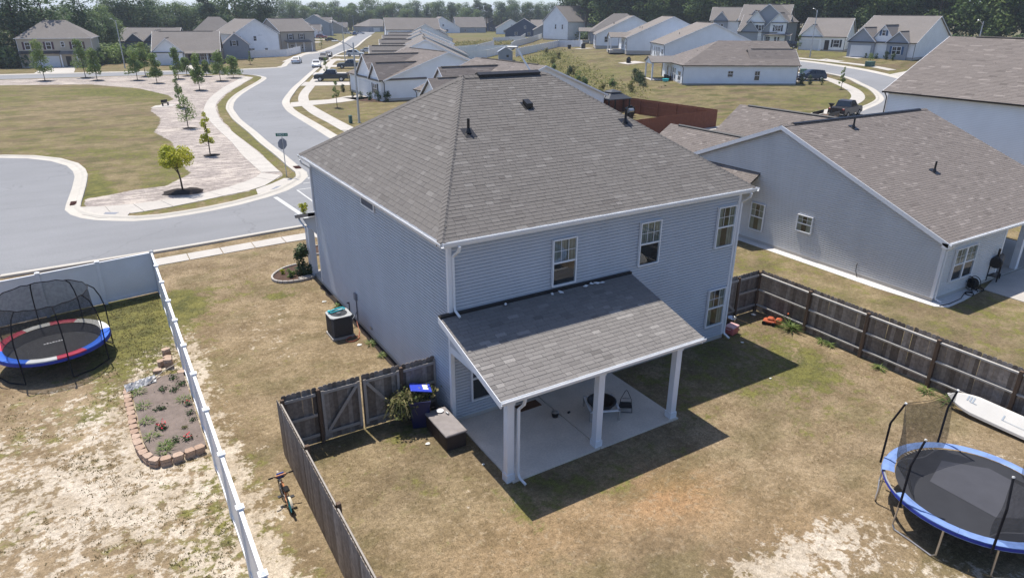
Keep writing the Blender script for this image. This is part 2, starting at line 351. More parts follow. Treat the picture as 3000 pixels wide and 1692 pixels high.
MULCHLOT = [(-80,128),(-19,123.2),(-6.7,118.5),(-.3,108.1),(2.6,95.8),(2.7,90.4),(-.5,82.6),(-1.2,79.8),(-.8,71.9),(-1.5,66.5),(-2.4,62),(-1.5,55),(-2.1,47.5),(-1.9,40),(-3.9,36.7),(-6,36.5),(-7.6,35.7),(-9,35.4),(-9,33),(-6,31),(0,31.5),(5,37),(5.3,60),(7,78),(12,95),(20,117),(18,126),(0,133),(-80,140)]
xs = np.unique(np.round(np.concatenate([-np.geomspace(60,3000,22), np.arange(-60,-26,1.6), np.arange(-26,30,.36), np.arange(30,60,1.), np.arange(60,190,2.6), np.geomspace(190,3500,22)]), 3))
ys = np.unique(np.round(np.concatenate([-np.geomspace(24,1500,16), np.arange(-24,-16,1.), np.arange(-16,40,.36), np.arange(40,135,.9), np.arange(135,290,3.), np.geomspace(290,4000,22)]), 3))
GX, GY = np.meshgrid(xs, ys); GZ = HH(GX, GY)
def gnoise(X, Y, sc, seed):
    r = np.random.default_rng(seed); s = 0
    for k in range(5):
        a = r.uniform(0, 2*PI); f = sc*(1.6**k)*.6; s = s+np.sin(X*math.cos(a)*f+Y*math.sin(a)*f+r.uniform(0,6)+1.7*np.sin(X*f*.61*math.sin(a+1)-Y*f*.53+r.uniform(0,6)))*.8**k
    return s/2.6
g1 = gnoise(GX, GY, .5, 1); g2 = gnoise(GX, GY, .22, 2); g3 = gnoise(GX, GY, .9, 3); g4 = gnoise(GX, GY, .07, 4)
leftyard = sbox(GX, GY, -60, -6.45, -40, 15.6, .12)
sideyard = sbox(GX, GY, -6.42, 0, -40, 18, .15)
backyard = sbox(GX, GY, -4.65, 14.55, -40, 1.0, .15)
blk = inside(GX, GY, BLOCK, .5); ml = inside(GX, GY, MULCHLOT, .8+0*GX)*blk
rlawn = sbox(GX, GY, 14.55, 60, -40, 34, .15)
STRIPW = [(4.05,37.6),(4.35,46.3),(4.45,57),(4.8,65),(5.4,72),(6.8,81.7),(10,93.4),(13.1,102.2),(16.9,112.6),(19.4,119.5),(18.5,123),(19.6,123.8),(20.7,119),(20.2,116),(18,110.1),(14.1,100),(11.1,92.1),(9.4,86.6),(8.2,82),(7.3,77.1),(6.4,71),(5.9,60.9),(5.7,49.7),(5.4,43.3),(5.3,37.9),(4.6,35),(3.9,35.9)]
STRIPA = [(-6.4,30.2),(-3.4,30.6),(-.8,31.7),(1.1,32.2),(.9,31.0),(-2.5,29.5),(-5.2,29.3)]
str_ = np.maximum(inside(GX, GY, STRIPW, .15), inside(GX, GY, STRIPA, .15))
ml = ml*(1-str_)
SAND = .02+0*GX; GREEN = .30+.14*g4; GOLD = .75+0*GX; STRAW = ml
# left neighbour yard: pale sand with ragged green
SAND = np.where(leftyard > .5, .44+.11*g2+.09*g3, SAND); GREEN = np.where(leftyard > .5, .40+.20*g2+.18*g1, GREEN); GOLD = np.where(leftyard > .5, .25, GOLD)
nl = leftyard*sstep(8.4, 12.5, GY)*sstep(-11.5, -8, GX); SAND -= .28*nl; GREEN += .28*nl
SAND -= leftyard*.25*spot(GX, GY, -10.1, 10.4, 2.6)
SAND += leftyard*.16*spot(GX, GY, -9.2, 2.2, 2.6, 3.2)
GREEN += leftyard*(.4*spot(GX, GY, -9.4, 5.7, .35)+.4*spot(GX, GY, -9.0, 2.9, .35)+.3*spot(GX, GY, -10.6, 1.2, .6))
# side yard: brown, bare along the vinyl fence
SAND = np.where(sideyard > .5, .10+.10*g2+.42*spot(GX, GY, -6.2, 5, .75+.5*g1*.4, 60)*(1-sstep(9, 14, GY))+.22*spot(GX, GY, -3.4, 9.5, 1.5, 3.0), SAND)
GREEN = np.where(sideyard > .5, .20+.12*g1+.18*sstep(9.5, 14, GY)+.22*spot(GX, GY, -6.0, 4, .8, 60)+.5*spot(GX, GY, -2.0, 12.6, .9, .5)+.3*spot(GX, GY, -5.7, 13.2, .7, 1.2), GREEN); GOLD = np.where(sideyard > .5, .35+.15*g2, GOLD)
SAND += sideyard*.30*spot(GX, GY, -5.8, -6.5, .7, 4.5)
# fenced back yard: straw-dry
SAND = np.where(backyard > .5, .13+.09*g2, SAND); GREEN = np.where(backyard > .5, .14+.13*g2+.10*g1, GREEN); GOLD = np.where(backyard > .5, .42+.15*g2, GOLD)
GREEN += backyard*(.26*spot(GX, GY, 9, -5.5, 3, 2)+.32*sbox(GX, GY, 6, 14, -3.8, 1, 1.2)+.25*sbox(GX, GY, -.5, 7, -5, -3.2, .5)+.2*spot(GX, GY, 12, -4, 1.8)+.25*spot(GX, GY, -1.2, .2, .9))
SAND += backyard*(.34*spot(GX, GY, 2.8, -8.6, 1.3, .8)+.34*spot(GX, GY, 4.7, -8.7, 1.4, .7)+.30*spot(GX, GY, 6.3, -9.0, 1.0, .8)+.28*spot(GX, GY, 3.8, -9.6, 1.8, .7)+.30*spot(GX, GY, 6.5, -11, 1.5, 1.2)+.30*spot(GX, GY, 10.9, -9.0, 1.0, .7)+.26*spot(GX, GY, 9, -12.6, 3, 1.2)+.22*spot(GX, GY, 12.2, -9.4, 1.2, 1.6)+.12*spot(GX, GY, -.5, -3.6, 1., .6))
# right neighbour lawn
SAND = np.where(rlawn > .5, .04+.04*g2, SAND); GREEN = np.where(rlawn > .5, .33+.14*g2+.06*g1, GREEN); GOLD = np.where(rlawn > .5, .62, GOLD)
# vacant block
SAND = np.where((blk > .5), .02+.03*g2, SAND); GREEN = np.where(blk > .5, .44+.26*g2+.12*g1+.10*g4, GREEN); GOLD = np.where(blk > .5, .8+.25*g4, GOLD)
GREEN += blk*.5*spot(GX, GY, -8.2, 40, .9, 6); GREEN = np.where(str_ > .5, .55+.12*g1, GREEN); GOLD = np.where(str_ > .5, .5, GOLD)
# front strip
fr = sbox(GX, GY, -60, 30, 15.6, 22, .3); GREEN = np.where(fr > .5, .27+.16*g2, GREEN); GOLD = np.where(fr > .5, .35, GOLD); SAND = np.where(fr > .5, .08+.05*g1, SAND)
# far lawns and the scrub slope
far = sstep(45, 55, GX)*sstep(30, 40, GY)
GREEN += far*(.10+.12*g4); GOLD = np.where(far > .5, 1., GOLD)
SCRUB = inside(GX, GY, [(46,52),(58,55),(61,58),(66,66),(70,80),(78,95),(90,118),(105,143),(98,150),(82,124),(66,105),(54,85),(48,65)], 2.)
SAND += SCRUB*(.16+.20*g1); GREEN += SCRUB*.15
GREEN += .3*spot(GX, GY, 73, 63, 4, 3)+.3*spot(GX, GY, 84, 90, 6, 4)
RUST = np.clip(backyard*(.9*spot(GX, GY, 3.4, -5.8, 1.3, 1.0)+.35*spot(GX, GY, 0, -5.4, 3, 1.5)+.3*spot(GX, GY, 4.5, -8.5, 2.5, 1.5)), 0, 1)
nx, ny = len(xs), len(ys); ii = np.arange(nx*ny).reshape(ny, nx)
Q = np.stack([ii[:-1,:-1], ii[:-1,1:], ii[1:,1:], ii[1:,:-1]], -1).reshape(-1,4)
m, n, b = nodes_mat('ground')
za = N(n, 'ShaderNodeAttribute', attribute_name='zone'); sp = N(n, 'ShaderNodeSeparateColor'); n.links.new(za.outputs['Color'], sp.inputs[0])
zb = N(n, 'ShaderNodeAttribute', attribute_name='gold')
zS, zG, zW = sp.outputs; pos = coord(n)
nA = noise(n, .9, 8, .65, pos); nB = noise(n, 1.3, 8, .7, pos); nC = noise(n, 2.1, 9, .68, pos); nF = noise(n, 8, 6, .8, pos); nFF = noise(n, 26, 4, .8, pos); nD = noise(n, 5., 6, .7, pos)
dry = mix(n, maprange(n, nA, .35, .65), (.200,.140,.088), (.320,.238,.158))
gold = mix(n, maprange(n, nA, .35, .65), (.122,.104,.048), (.182,.150,.074))
c = mix(n, zb.outputs['Fac'], dry, gold); c = mix(n, mathn(n, 'MULTIPLY', za.outputs['Alpha'], maprange(n, nA, .3, .7, .4, 1.1)), c, (.34,.195,.095))
nL = noise(n, .16, 7, .62, pos, (.8,1.7,1)); nM = noise(n, .33, 7, .62, pos, (.9,1.5,1))
c = mix(n, mathn(n, 'MULTIPLY', maprange(n, nD, .50, .68), .8), c, (.320,.250,.165)); c = mix(n, mathn(n, 'MULTIPLY', zb.outputs['Fac'], mathn(n, 'MULTIPLY', maprange(n, nL, .46, .60), .85)), c, (.125,.092,.058)); c = mix(n, mathn(n, 'MULTIPLY', zb.outputs['Fac'], mathn(n, 'MULTIPLY', maprange(n, nM, .49, .62), .8)), c, (.078,.078,.028))
grn = mix(n, maprange(n, nB, .35, .65), (.058,.068,.020), (.150,.146,.040))
gm = maprange(n, mathn(n, 'ADD', zG, mathn(n, 'ADD', mathn(n, 'MULTIPLY', mathn(n, 'SUBTRACT', nB, .5), 1.3), mathn(n, 'MULTIPLY', mathn(n, 'SUBTRACT', nD, .5), .8))), .36, .60)
c = mix(n, mathn(n, 'MULTIPLY', gm, .85), c, grn)
stw = mix(n, maprange(n, noise(n, 2., 6, .7, pos), .35, .65), (.225,.195,.178), (.325,.285,.258))
strk = maprange(n, mathn(n, 'ADD', noise(n, 1.1, 7, .62, pos, (.5,2.2,1)), mathn(n, 'MULTIPLY', noise(n, .25, 3, .5, pos), .35)), .66, .76)
stw = mix(n, mathn(n, 'MULTIPLY', strk, .6), stw, (.55,.485,.42))
c = mix(n, maprange(n, mathn(n, 'ADD', zW, mathn(n, 'MULTIPLY', mathn(n, 'SUBTRACT', nB, .5), .7)), .42, .56), c, stw)
sandc = mix(n, maprange(n, nA, .35, .65), (.35,.29,.215), (.475,.415,.335))
sm = maprange(n, mathn(n, 'ADD', zS, mathn(n, 'ADD', mathn(n, 'MULTIPLY', mathn(n, 'SUBTRACT', nC, .5), 1.25), mathn(n, 'MULTIPLY', mathn(n, 'SUBTRACT', nD, .5), 1.1))), .42, .56)
c = mix(n, sm, c, sandc)
f = mathn(n, 'MULTIPLY', maprange(n, nF, .30, .70, .58, 1.42), maprange(n, nFF, .30, .70, .66, 1.34))
n.links.new(scale_col(n, c, f), b.inputs['Base Color']); b.inputs['Roughness'].default_value = .95; b.inputs['Specular IOR Level'].default_value = .1
bump(n, b, mathn(n, 'ADD', nF, mathn(n, 'MULTIPLY', nFF, .5)), .35, .04)
gme = arr_mesh('ground', np.stack([GX.ravel(), GY.ravel(), GZ.ravel()], 1), Q, 'ground')
at = gme.attributes.new('zone', 'FLOAT_COLOR', 'POINT'); at.data.foreach_set('color', np.stack([np.clip(SAND,0,1.2).ravel(), np.clip(GREEN,0,1.2).ravel(), STRAW.ravel(), RUST.ravel()], 1).astype(np.float32).ravel())
at = gme.attributes.new('gold', 'FLOAT', 'POINT'); at.data.foreach_set('value', np.clip(GOLD,0,1).astype(np.float32).ravel())
gme.polygons.foreach_set('use_smooth', [True]*len(gme.polygons))
obj('ground', gme, kind='structure')
# ---------------------------------------------------------------- roads
R_SOUTH = [(-80,20.5),(-12.5,21.7),(-5,22),(2,22.6),(12,23),(40,25),(60,26.5),(75,28)]
R_INNER = [(72.5,34.5),(60,32.5),(40,31),(20,30),(15,30.8),(12.8,33),(11.9,37),(11.7,45),(11.8,50.3),(12.1,54.9),(12.4,60.2),(12.7,65.8),(13.1,71),(13.8,75.6),(14.6,79.6),(15.8,83.7),(17.7,89.3),(20.8,98.1),(24.5,107.6),(27.5,115.5),(34,132.2),(45,160),(54,180.6),(62,197),(73,219),(98,279),(120,330),(150,400)]
R_BLEFT = [(140,402),(110.5,325),(103,308.6),(77.4,245.6),(64.6,215),(56,197.8),(51,189),(47,184),(41.6,171),(35.6,156.5),(31.5,144)]
R_C = [(29,139.8),(24,138.6),(14.3,138),(.5,141.5),(-20,144.5),(-80,152),(-80,141),(-20,135),(0,133),(11.7,131.5),(17,129)]
R_BLK = [(19.5,126.5),(20.8,123.5),(21.3,120),(21,116.5),(18.4,109),(15,100.4),(12,92.3),(10.2,86.7),(9.1,82.6),(7.9,76.8),(7.4,72.3),(6.9,67.2),(6.7,62.6),(6.5,56.4),(6.2,50.5),(6,43),(5.8,38.7),(5.75,36.2),(5.4,34.6),(4.4,32.8),(3,31.1),(1.4,29.9),(-.5,28.9),(-2.2,28.3),(-3.7,28),(-5.2,27.9),(-6.6,28.2),(-7.5,28.8),(-8.5,29.6),(-9.2,30.5),(-9.7,31.6),(-10,33),(-9.8,36.2),(-9.6,39),(-9.4,43.1),(-9.5,45.2),(-9.9,47.7),(-11,50.4),(-12.7,52.6),(-14.6,53.9),(-20,55),(-27,53),(-32,47),(-33,38),(-30,31),(-34,28.5),(-80,27.5)]
mb = MB(); mb.tess(R_SOUTH+R_INNER+R_BLEFT+R_C+R_BLK, .012); obj('road', mb.mesh('road', 'asphalt'), kind='structure')
def smooth_line(p, step=1.):
    """Catmull-Rom resample of a polyline"""
    P = [Vector((*q[:2],0)) for q in p]; out = []
    for i in range(len(P)-1):
        a, b, c, d = P[max(i-1,0)], P[i], P[i+1], P[min(i+2,len(P)-1)]; k = max(1, int((c-b).length/step))
        for j in range(k):
            t = j/k; out.append(.5*((2*b)+(c-a)*t+(2*a-5*b+4*c-d)*t*t+(3*b-a-3*c+d)*t**3))
    out.append(P[-1]); return out
E_S = [(75,28),(86,31.5),(95,37),(103,44),(108,51.3),(111.5,59),(113.3,67.4),(113.8,76),(112,88),(106,104)]
E_N = [(72.5,34.5),(77,36),(82,37.6),(87,40),(94,45.6),(99,51),(103.3,56),(105.5,62),(105.4,70),(103.5,80),(99,92)]
def resamp(p, n):
    q = smooth_line(p, 1.); L = [0]
    for a, b in zip(q, q[1:]): L.append(L[-1]+(b-a).length)
    out = []; 
    for i in range(n):
        s = L[-1]*i/(n-1); j = min(max(k for k in range(len(L)) if L[k] <= s+1e-9), len(q)-2); t = (s-L[j])/max(L[j+1]-L[j],1e-9); out.append(q[j].lerp(q[j+1], t))
    return out
def strip(mb, A, B, dz):
    vs = []
    for a, b in zip(A, B):
        vs += [(a.x,a.y,H(a.x,a.y)+dz), (b.x,b.y,H(b.x,b.y)+dz)]
    mb.add(vs, [(2*i,2*i+2,2*i+3,2*i+1) for i in range(len(A)-1)])
mb = MB(); ea, eb = resamp(E_S, 50), resamp(E_N, 50); vs = []
for a, b_ in zip(ea, eb):
    for k in range(5):
        q = a.lerp(b_, k/4); vs.append((q.x,q.y,H(q.x,q.y)+.05))
mb.add(vs, [(5*i+k+1,5*i+k,5*i+k+5,5*i+k+6) for i in range(49) for k in range(4)])
obj('road', mb.mesh('road', 'asphalt'), kind='structure')
def kerb(line, w, side, dz=.0, far=False):
    """valley kerb: gutter pan then a rolled top; side=+1 left of travel"""
    P = smooth_line(line, 1.5); prof = [(-.02,.004),(.02,.02),(w*.55,.035),(w*.72,.11),(w*.92,.125),(w,.10),(w+.01,-.02)]
    vs = []; k = len(prof)
    for i, p in enumerate(P):
        d = (P[min(i+1,len(P)-1)]-P[max(i-1,0)]).normalized(); nrm = Vector((-d.y,d.x,0))*side
        for o, z in prof: q = p+nrm*o; vs.append((q.x,q.y,H(q.x,q.y)+z+dz))
    mb = MB(); fs = []
    for i in range(len(P)-1):
        for j in range(k-1):
            f = (i*k+j,(i+1)*k+j,(i+1)*k+j+1,i*k+j+1); fs.append(f if side < 0 else f[::-1])
    mb.add(vs, fs); o = mb.build('kerb', 'kerb_concrete', kind='structure'); return o
kerb(R_BLK[:-3], .85, -1); kerb(R_SOUTH[1:], .6, -1); kerb(R_INNER[:27], 1.0, -1); kerb(R_BLEFT[1:]+[(31.5,144),(29.6,140.6)], 1.1, -1)
kerb([(29.6,140.2),(24,138.8),(14.3,138.2),(.5,141.7),(-20,144.7),(-80,152.2)], .8, -1)
kerb(E_N, 1.0, 1, .05); kerb(E_S, 1.0, -1, .05)
# sidewalks: one slab object per concrete square
SLABG = {}
def walk(left, right, n, dz=.03, th=.1, m='concrete', gap=.012):
    root = obj('sidewalk', None, kind='structure') if False else bpy.data.objects.new('sidewalk', None)
    link(root); root['kind'] = 'structure'
    A, B = resamp(left, n+1), resamp(right, n+1); root.location = ((A[0].x+B[0].x)/2, (A[0].y+B[0].y)/2, 0)
    for i in range(n):
        q = [A[i], A[i+1], B[i+1], B[i]]; c = sum(q, Vector())/4
        q = [c+(p-c)*(1-gap*2/max((p-c).length,.1)) for p in q]
        ar = (q[1].x-q[0].x)*(q[2].y-q[0].y)-(q[1].y-q[0].y)*(q[2].x-q[0].x)
        if ar < 0: q = q[::-1]
        mb = MB(); vs = [(p.x-root.location.x,p.y-root.location.y,H(p.x,p.y)-th) for p in q]+[(p.x-root.location.x,p.y-root.location.y,H(p.x,p.y)+dz+random.uniform(-.004,.004)) for p in q]
        mb.add(vs, [(4,5,6,7),(0,1,5,4),(1,2,6,5),(2,3,7,6),(3,0,4,7)]); mb.build('slab', m, root)
    return root
walk([(-6.3,20.4),(-3.4,20.6),(-.9,20.8),(1.6,20.9),(8,21)], [(-6.3,19.3),(-3.5,19.5),(-1,19.7),(1.3,19.75),(8,19.9)], 9)
walk([(-9.3,33.3),(-7.7,32.6),(-6.3,32.4),(-3.1,32.7),(-.3,34.1),(1.9,36.1),(2.7,37.6)], [(-9,30.9),(-7.4,30.0),(-6.0,30.1),(-3.4,30.7),(-.8,31.8),(1.6,32.8),(3.8,36)], 9)
walk([(2.7,37.7),(2.8,45),(3.2,52.3),(3.4,61.5),(3.8,70),(4.6,77.7),(7.1,89.3),(11.4,103.6),(16.1,116.5),(17.8,122)], [(4.0,37.2),(4.3,46.3),(4.4,57),(4.7,65),(5.3,72),(6.7,81.7),(9.9,93.4),(13,102.2),(16.8,112.6),(19.3,119.5)], 54)
walk([(14.2,53.8),(14.6,59.8),(14.9,66.3),(15.6,72.6),(16.4,77.5),(17.3,81.7),(18.9,87.2),(21,93.3),(24.1,101.4),(27.6,111),(34.3,128.6),(42.1,149),(48,163)], [(15.9,53),(16.2,59.7),(16.7,67),(17.5,75.8),(18.9,82.1),(20.5,87.7),(23.3,95.2),(26.5,103.8),(31.1,115.6),(37.6,132.4),(44.2,150),(50.2,163.5)], 60)
walk([(14.1,45),(14.2,53.5)], [(15.8,45),(15.9,52.8)], 5)
walk([(34,158),(37,165.5),(47.5,189.7),(52.5,197.8),(56.5,203),(74.3,242.1),(83.9,265.8),(104.5,317)], [(35.8,157.4),(38.8,164.8),(48.8,188.4),(54,196.6),(58.3,202),(76.2,241.4),(85.8,265),(106.4,316)], 40)
walk([(67,37.6),(72,38.6),(78,40.4),(84,43),(90,47.6),(95.5,53.6),(99.5,59.4),(101.2,65),(101,72)], [(67,36.2),(72.4,37.0),(78.6,38.7),(85,41.5),(91.3,46.3),(96.8,52.3),(101,58.4),(102.8,64.8),(102.6,72)], 26)
walk([(114.6,56.5),(116.4,62),(117,70),(117,80)], [(116.2,56),(118,61.6),(118.6,70),(118.6,80)], 14)
# the two kerb ramps and driveway aprons
def pad(poly, m='concrete', dz=.024, name='pavement'):
    mb = MB(); mb.tess(poly, lambda x, y: H(x, y)+dz); P = poly; a = sum(P[i][0]*P[(i+1)%len(P)][1]-P[(i+1)%len(P)][0]*P[i][1] for i in range(len(P)))
    if a < 0: P = P[::-1]
    nP = len(P); mb.add([(x,y,H(x,y)-.05) for x,y in P]+[(x,y,H(x,y)+dz) for x,y in P], [(i,(i+1)%nP,nP+(i+1)%nP,nP+i) for i in range(nP)])
    o = mb.build(name, m, kind='structure'); return o
pad([(1.2,32.4),(1.0,30.9),(2.8,31.9),(4.4,34.2),(3.7,34.8),(2.6,33.6)], dz=.05); pad([(2.0,31.7),(2.7,31.9),(3.3,32.6),(2.6,32.5)], 'adapad', .056, 'tactile_paving')
pad([(-9.1,31.2),(-8.3,29.9),(-6.9,29.2),(-6.6,30.3),(-7.6,30.6),(-8.9,31.8)], dz=.05); pad([(-8.0,30.6),(-7.4,30.2),(-7.2,30.6),(-7.9,31.0)], 'adapad', .056, 'tactile_paving')
def drive(poly): return pad(poly, 'concrete', .03, 'driveway')
drive([(14.4,74.4),(15.6,79.0),(18.3,79.9),(21,79.9),(24.5,82.6),(28.2,84),(28.2,79.6),(21.5,76.1),(18,75.2)])
for (a, b, c, d) in [((22.0,100.4),(24.4,106.6),(38,100.5),(36,95.3)), ((29.5,120),(31.6,125.4),(46,119),(44,114)), ((36.5,138),(38.7,143.6),(52,138),(50,133)), ((44.3,157.6),(46.4,162.5),(61,156),(59,151.5)), ((51,173),(53,178),(67,172),(65,167.6))]: drive([a,b,c,d])
drive([(-15.3,144.6),(-8.8,143.6),(-8.2,161.5),(-14.2,163)]); drive([(8.6,141),(13.2,140.2),(13.6,155.6),(9.6,157.5)])
drive([(73,258),(76,265),(66,271),(63,264)]); drive([(84,284),(87,291),(76,297),(73,290)])
drive([(101,66.5),(102,60),(97,57),(91.5,59),(93.5,62.4)]); drive([(118,73.6),(118,69.2),(127.2,69.6),(127.6,72.8)]); drive([(118.3,86),(118.3,81),(136,88),(134.8,91)]); drive([(109.5,54),(116,54),(126,49),(124,44),(111,47.5)])
drive([(46.5,35.0),(51.8,35.2),(51.9,36.6),(46.6,36.4)])
# painted lines and drain grates
def paint(a, b, w, z=.019):
    a, b = Vector((*a,0)), Vector((*b,0)); d = (b-a).normalized(); p = Vector((-d.y,d.x,0))*w/2; mb = MB(); mb.add([(q.x,q.y,z) for q in (a-p,b-p,b+p,a+p)], [(0,1,2,3)]); return mb.build('road_marking', 'road_paint', kind='structure')
paint((1.85,29.7),(2.3,23.4),.28); paint((3.6,30.9),(3.75,23.6),.12); paint((3.7,30.95),(11.4,31.2),.12); paint((4.5,32.6),(11.6,32.9),.12); paint((5.2,34.0),(11.6,34.3),.3)
def drain(x, y, rz, label):
    t = thing('storm_drain', label, 'drain', (x,y,.05), rz); mb = MB(); mb.cbox((0,0,.01),(.85,.5,.05)); mb.build('frame','rust_iron',t)
    for i in range(8): k = MB(); k.cbox((-.33+.094*i,0,.045),(.035,.42,.03)); k.build('bar','rust_iron',t)
drain(-9.45,34.3,1.5,'rusty storm drain grate in the kerb of the cul-de-sac'); drain(5.5,38.0,1.5,'rusty storm drain grate in the kerb beside the stop sign'); drain(110.9,59.2,-1.2,'dark storm drain grate in the kerb by the tan utility lawn')
# ---------------------------------------------------------------- near-house pieces
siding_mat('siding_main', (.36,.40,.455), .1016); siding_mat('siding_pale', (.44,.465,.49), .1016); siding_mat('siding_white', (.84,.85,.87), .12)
siding_mat('siding_blue_shade', (.80,.83,.87), .12); siding_mat('siding_navy', (.045,.075,.14), .12); siding_mat('siding_grey', (.29,.315,.36), .12); siding_mat('siding_cream', (.46,.40,.32), .12); siding_mat('siding_tan', (.36,.33,.29), .12)  # pale blue siding also puts sky-blue shade into white house walls
mat('plank_main', (.455,.480,.520), .5, .06, 1.2, .35, fine=.03, big=.05, stretch=(1,1,.35)); mat('plank_rear', (.455,.480,.520), .5, .06, 1.2, .35, big=.05, stretch=(1,1,.35)); mat('plank_pale', (.60,.595,.585), .5, .06, 1.2, .35, fine=.03, big=.05, stretch=(1,1,.35))
mat('roof_far', (.185,.168,.155), .92, .10, 3., .15, fine=.12, big=.05); mat('roof_far_brown', (.20,.178,.160), .92, .10, 3., .15, fine=.12, big=.05)
ALLSH = {}
def shingle_quads(E, u, v, nrm, lim, T, rng, ex=.143, wlo=.20, whi=.46, th=.010):
    """shingle tabs on a plane: E eave origin, u along eave, v up the slope; lim(t)->(s0,s1)"""
    out = []; t = 0.; row = 0
    while t < T-.02:
        t2 = min(t+ex, T); a0, a1 = lim(t); b0, b1 = lim(t2); lo, hi = min(a0,b0), max(a1,b1); s = lo-rng.uniform(0, .4)
        while s < hi:
            w = rng.uniform(wlo, whi); p0, p1 = s+.004, s+w-.004; s += w
            q0, q1 = max(p0,a0), min(p1,a1); r0, r1 = max(p0,b0), min(p1,b1)
            if q1 <= q0+.01 and r1 <= r0+.01: continue
            q1 = max(q1,q0+.001); r1 = max(r1,r0+.001)
            h = th*rng.uniform(.7,1.25); up = t2+.01; P = lambda s_, t_, z: E+u*s_+v*t_+nrm*z
            vs = [P(q0,t,h), P(q1,t,h), P(r1,up,.001), P(r0,up,.001), P(q0,t,-.002), P(q1,t,-.002)]
            tone = float(np.clip(rng.normal(.46,.12),0,1)) if rng.random() > .13 else (rng.uniform(.72,1.) if rng.random() < .7 else rng.uniform(0,.25))
            out.append((vs, tone))
        t = t2; row += 1
    return out
SHF = [(0,1,2,3),(4,5,1,0),(4,0,3),(1,5,2)]
def lay_shingles(parts, matname, nsep):
    """parts: list of (roof_obj, shingles). nearest nsep become objects, the rest one stuff mesh per roof"""
    allq = []
    for ri, (ro, sh) in enumerate(parts):
        off = ro.matrix_basis.translation if ro.parent is None else None
        for vs, tone in sh:
            c = sum((Vector(q) for q in vs[:4]), Vector())/4; allq.append((ri, vs, tone, c))
    base = [r.get('wbase', (0,0,0)) for r, _ in parts]
    order = sorted(range(len(allq)), key=lambda i: (allq[i][3]+Vector(base[allq[i][0]])-CAM).length)
    sep = set(order[:nsep]); acc = [MB() for _ in parts]
    for i, (ri, vs, tone, c) in enumerate(allq):
        if i in sep:
            mb = MB(); mb.ct = tone; mb.add([tuple(Vector(q)-c) for q in vs], SHF); mb.build('shingle', matname, parts[ri][0], c, tone=True)
        else: acc[ri].ct = tone; acc[ri].add(vs, SHF)
    for (ro, _), a in zip(parts, acc):
        if a.f: a.build('shingle_field', matname, ro, kind='stuff', tone=True)
def planks(parent, m, P0, ud, width, z0, z1, ex=.1016, out=Vector((0,-1,0)), clip=None, name='siding_plank', seg=5.6):
    """lapped siding courses; each course its own object. clip(z)->(s0,s1)"""
    z = z0; cache = {}
    while z < z1-.02:
        zt = min(z+ex, z1); s0, s1 = (0., width); t0, t1 = s0, s1
        if clip: s0, s1 = clip(z); t0, t1 = clip(zt)
        if s1-s0 > .02 and not clip:
            o_ = random.uniform(1.6,seg); cuts = [s0]
            while o_ < s1-.6: cuts.append(o_); o_ += seg
            cuts.append(s1)
            for c0, c1 in zip(cuts, cuts[1:]):
                key = round(c1-c0,2); L_ = c1-c0
                if key not in cache:
                    mb = MB(); f = lambda s, zz, o: ud*s+Vector((0,0,zz))+out*o; k1 = (zt-z)*.62; e_ = .003
                    vs = [f(e_,0,.040), f(L_-e_,0,.040), f(L_-e_,k1,.030), f(e_,k1,.030), f(e_,-.002,.002), f(L_-e_,-.002,.002), f(e_,k1+.004,.004), f(L_-e_,k1+.004,.004), f(e_,zt-z,.004), f(L_-e_,zt-z,.004)]
                    fl = ud.cross(Vector((0,0,1))).dot(out) > 0; fs = [(0,1,2,3),(4,5,1,0),(3,2,7,6),(6,7,9,8)]; mb.add(vs, fs if fl else [q[::-1] for q in fs]); cache[key] = mb.mesh(name, m)
                obj(name, cache[key], parent, P0+ud*c0+out*random.uniform(0,.003)+Vector((0,0,z)))
        elif s1-s0 > .02:
            key = (round(s0,3),round(s1,3),round(t0,3),round(t1,3),round(zt-z,4))
            if key not in cache:
                mb = MB(); f = lambda s, zz, o: ud*s+Vector((0,0,zz))+out*o
                k1 = (zt-z)*.62; m0, m1 = s0+(t0-s0)*.7, s1+(t1-s1)*.7
                vs = [f(s0,0,.040), f(s1,0,.040), f(m1,k1,.030), f(m0,k1,.030), f(s0,-.002,.002), f(s1,-.002,.002), f(m0,k1+.004,.004), f(m1,k1+.004,.004), f(t0,zt-z,.004), f(t1,zt-z,.004)]
                fl = ud.cross(Vector((0,0,1))).dot(out) > 0
                fs = [(0,1,2,3),(4,5,1,0),(3,2,7,6),(6,7,9,8)]; mb.add(vs, fs if fl else [q[::-1] for q in fs]); cache[key] = mb.mesh(name, m)
            obj(name, cache[key], parent, P0+Vector((0,0,z)))
        z = zt
WC = {}
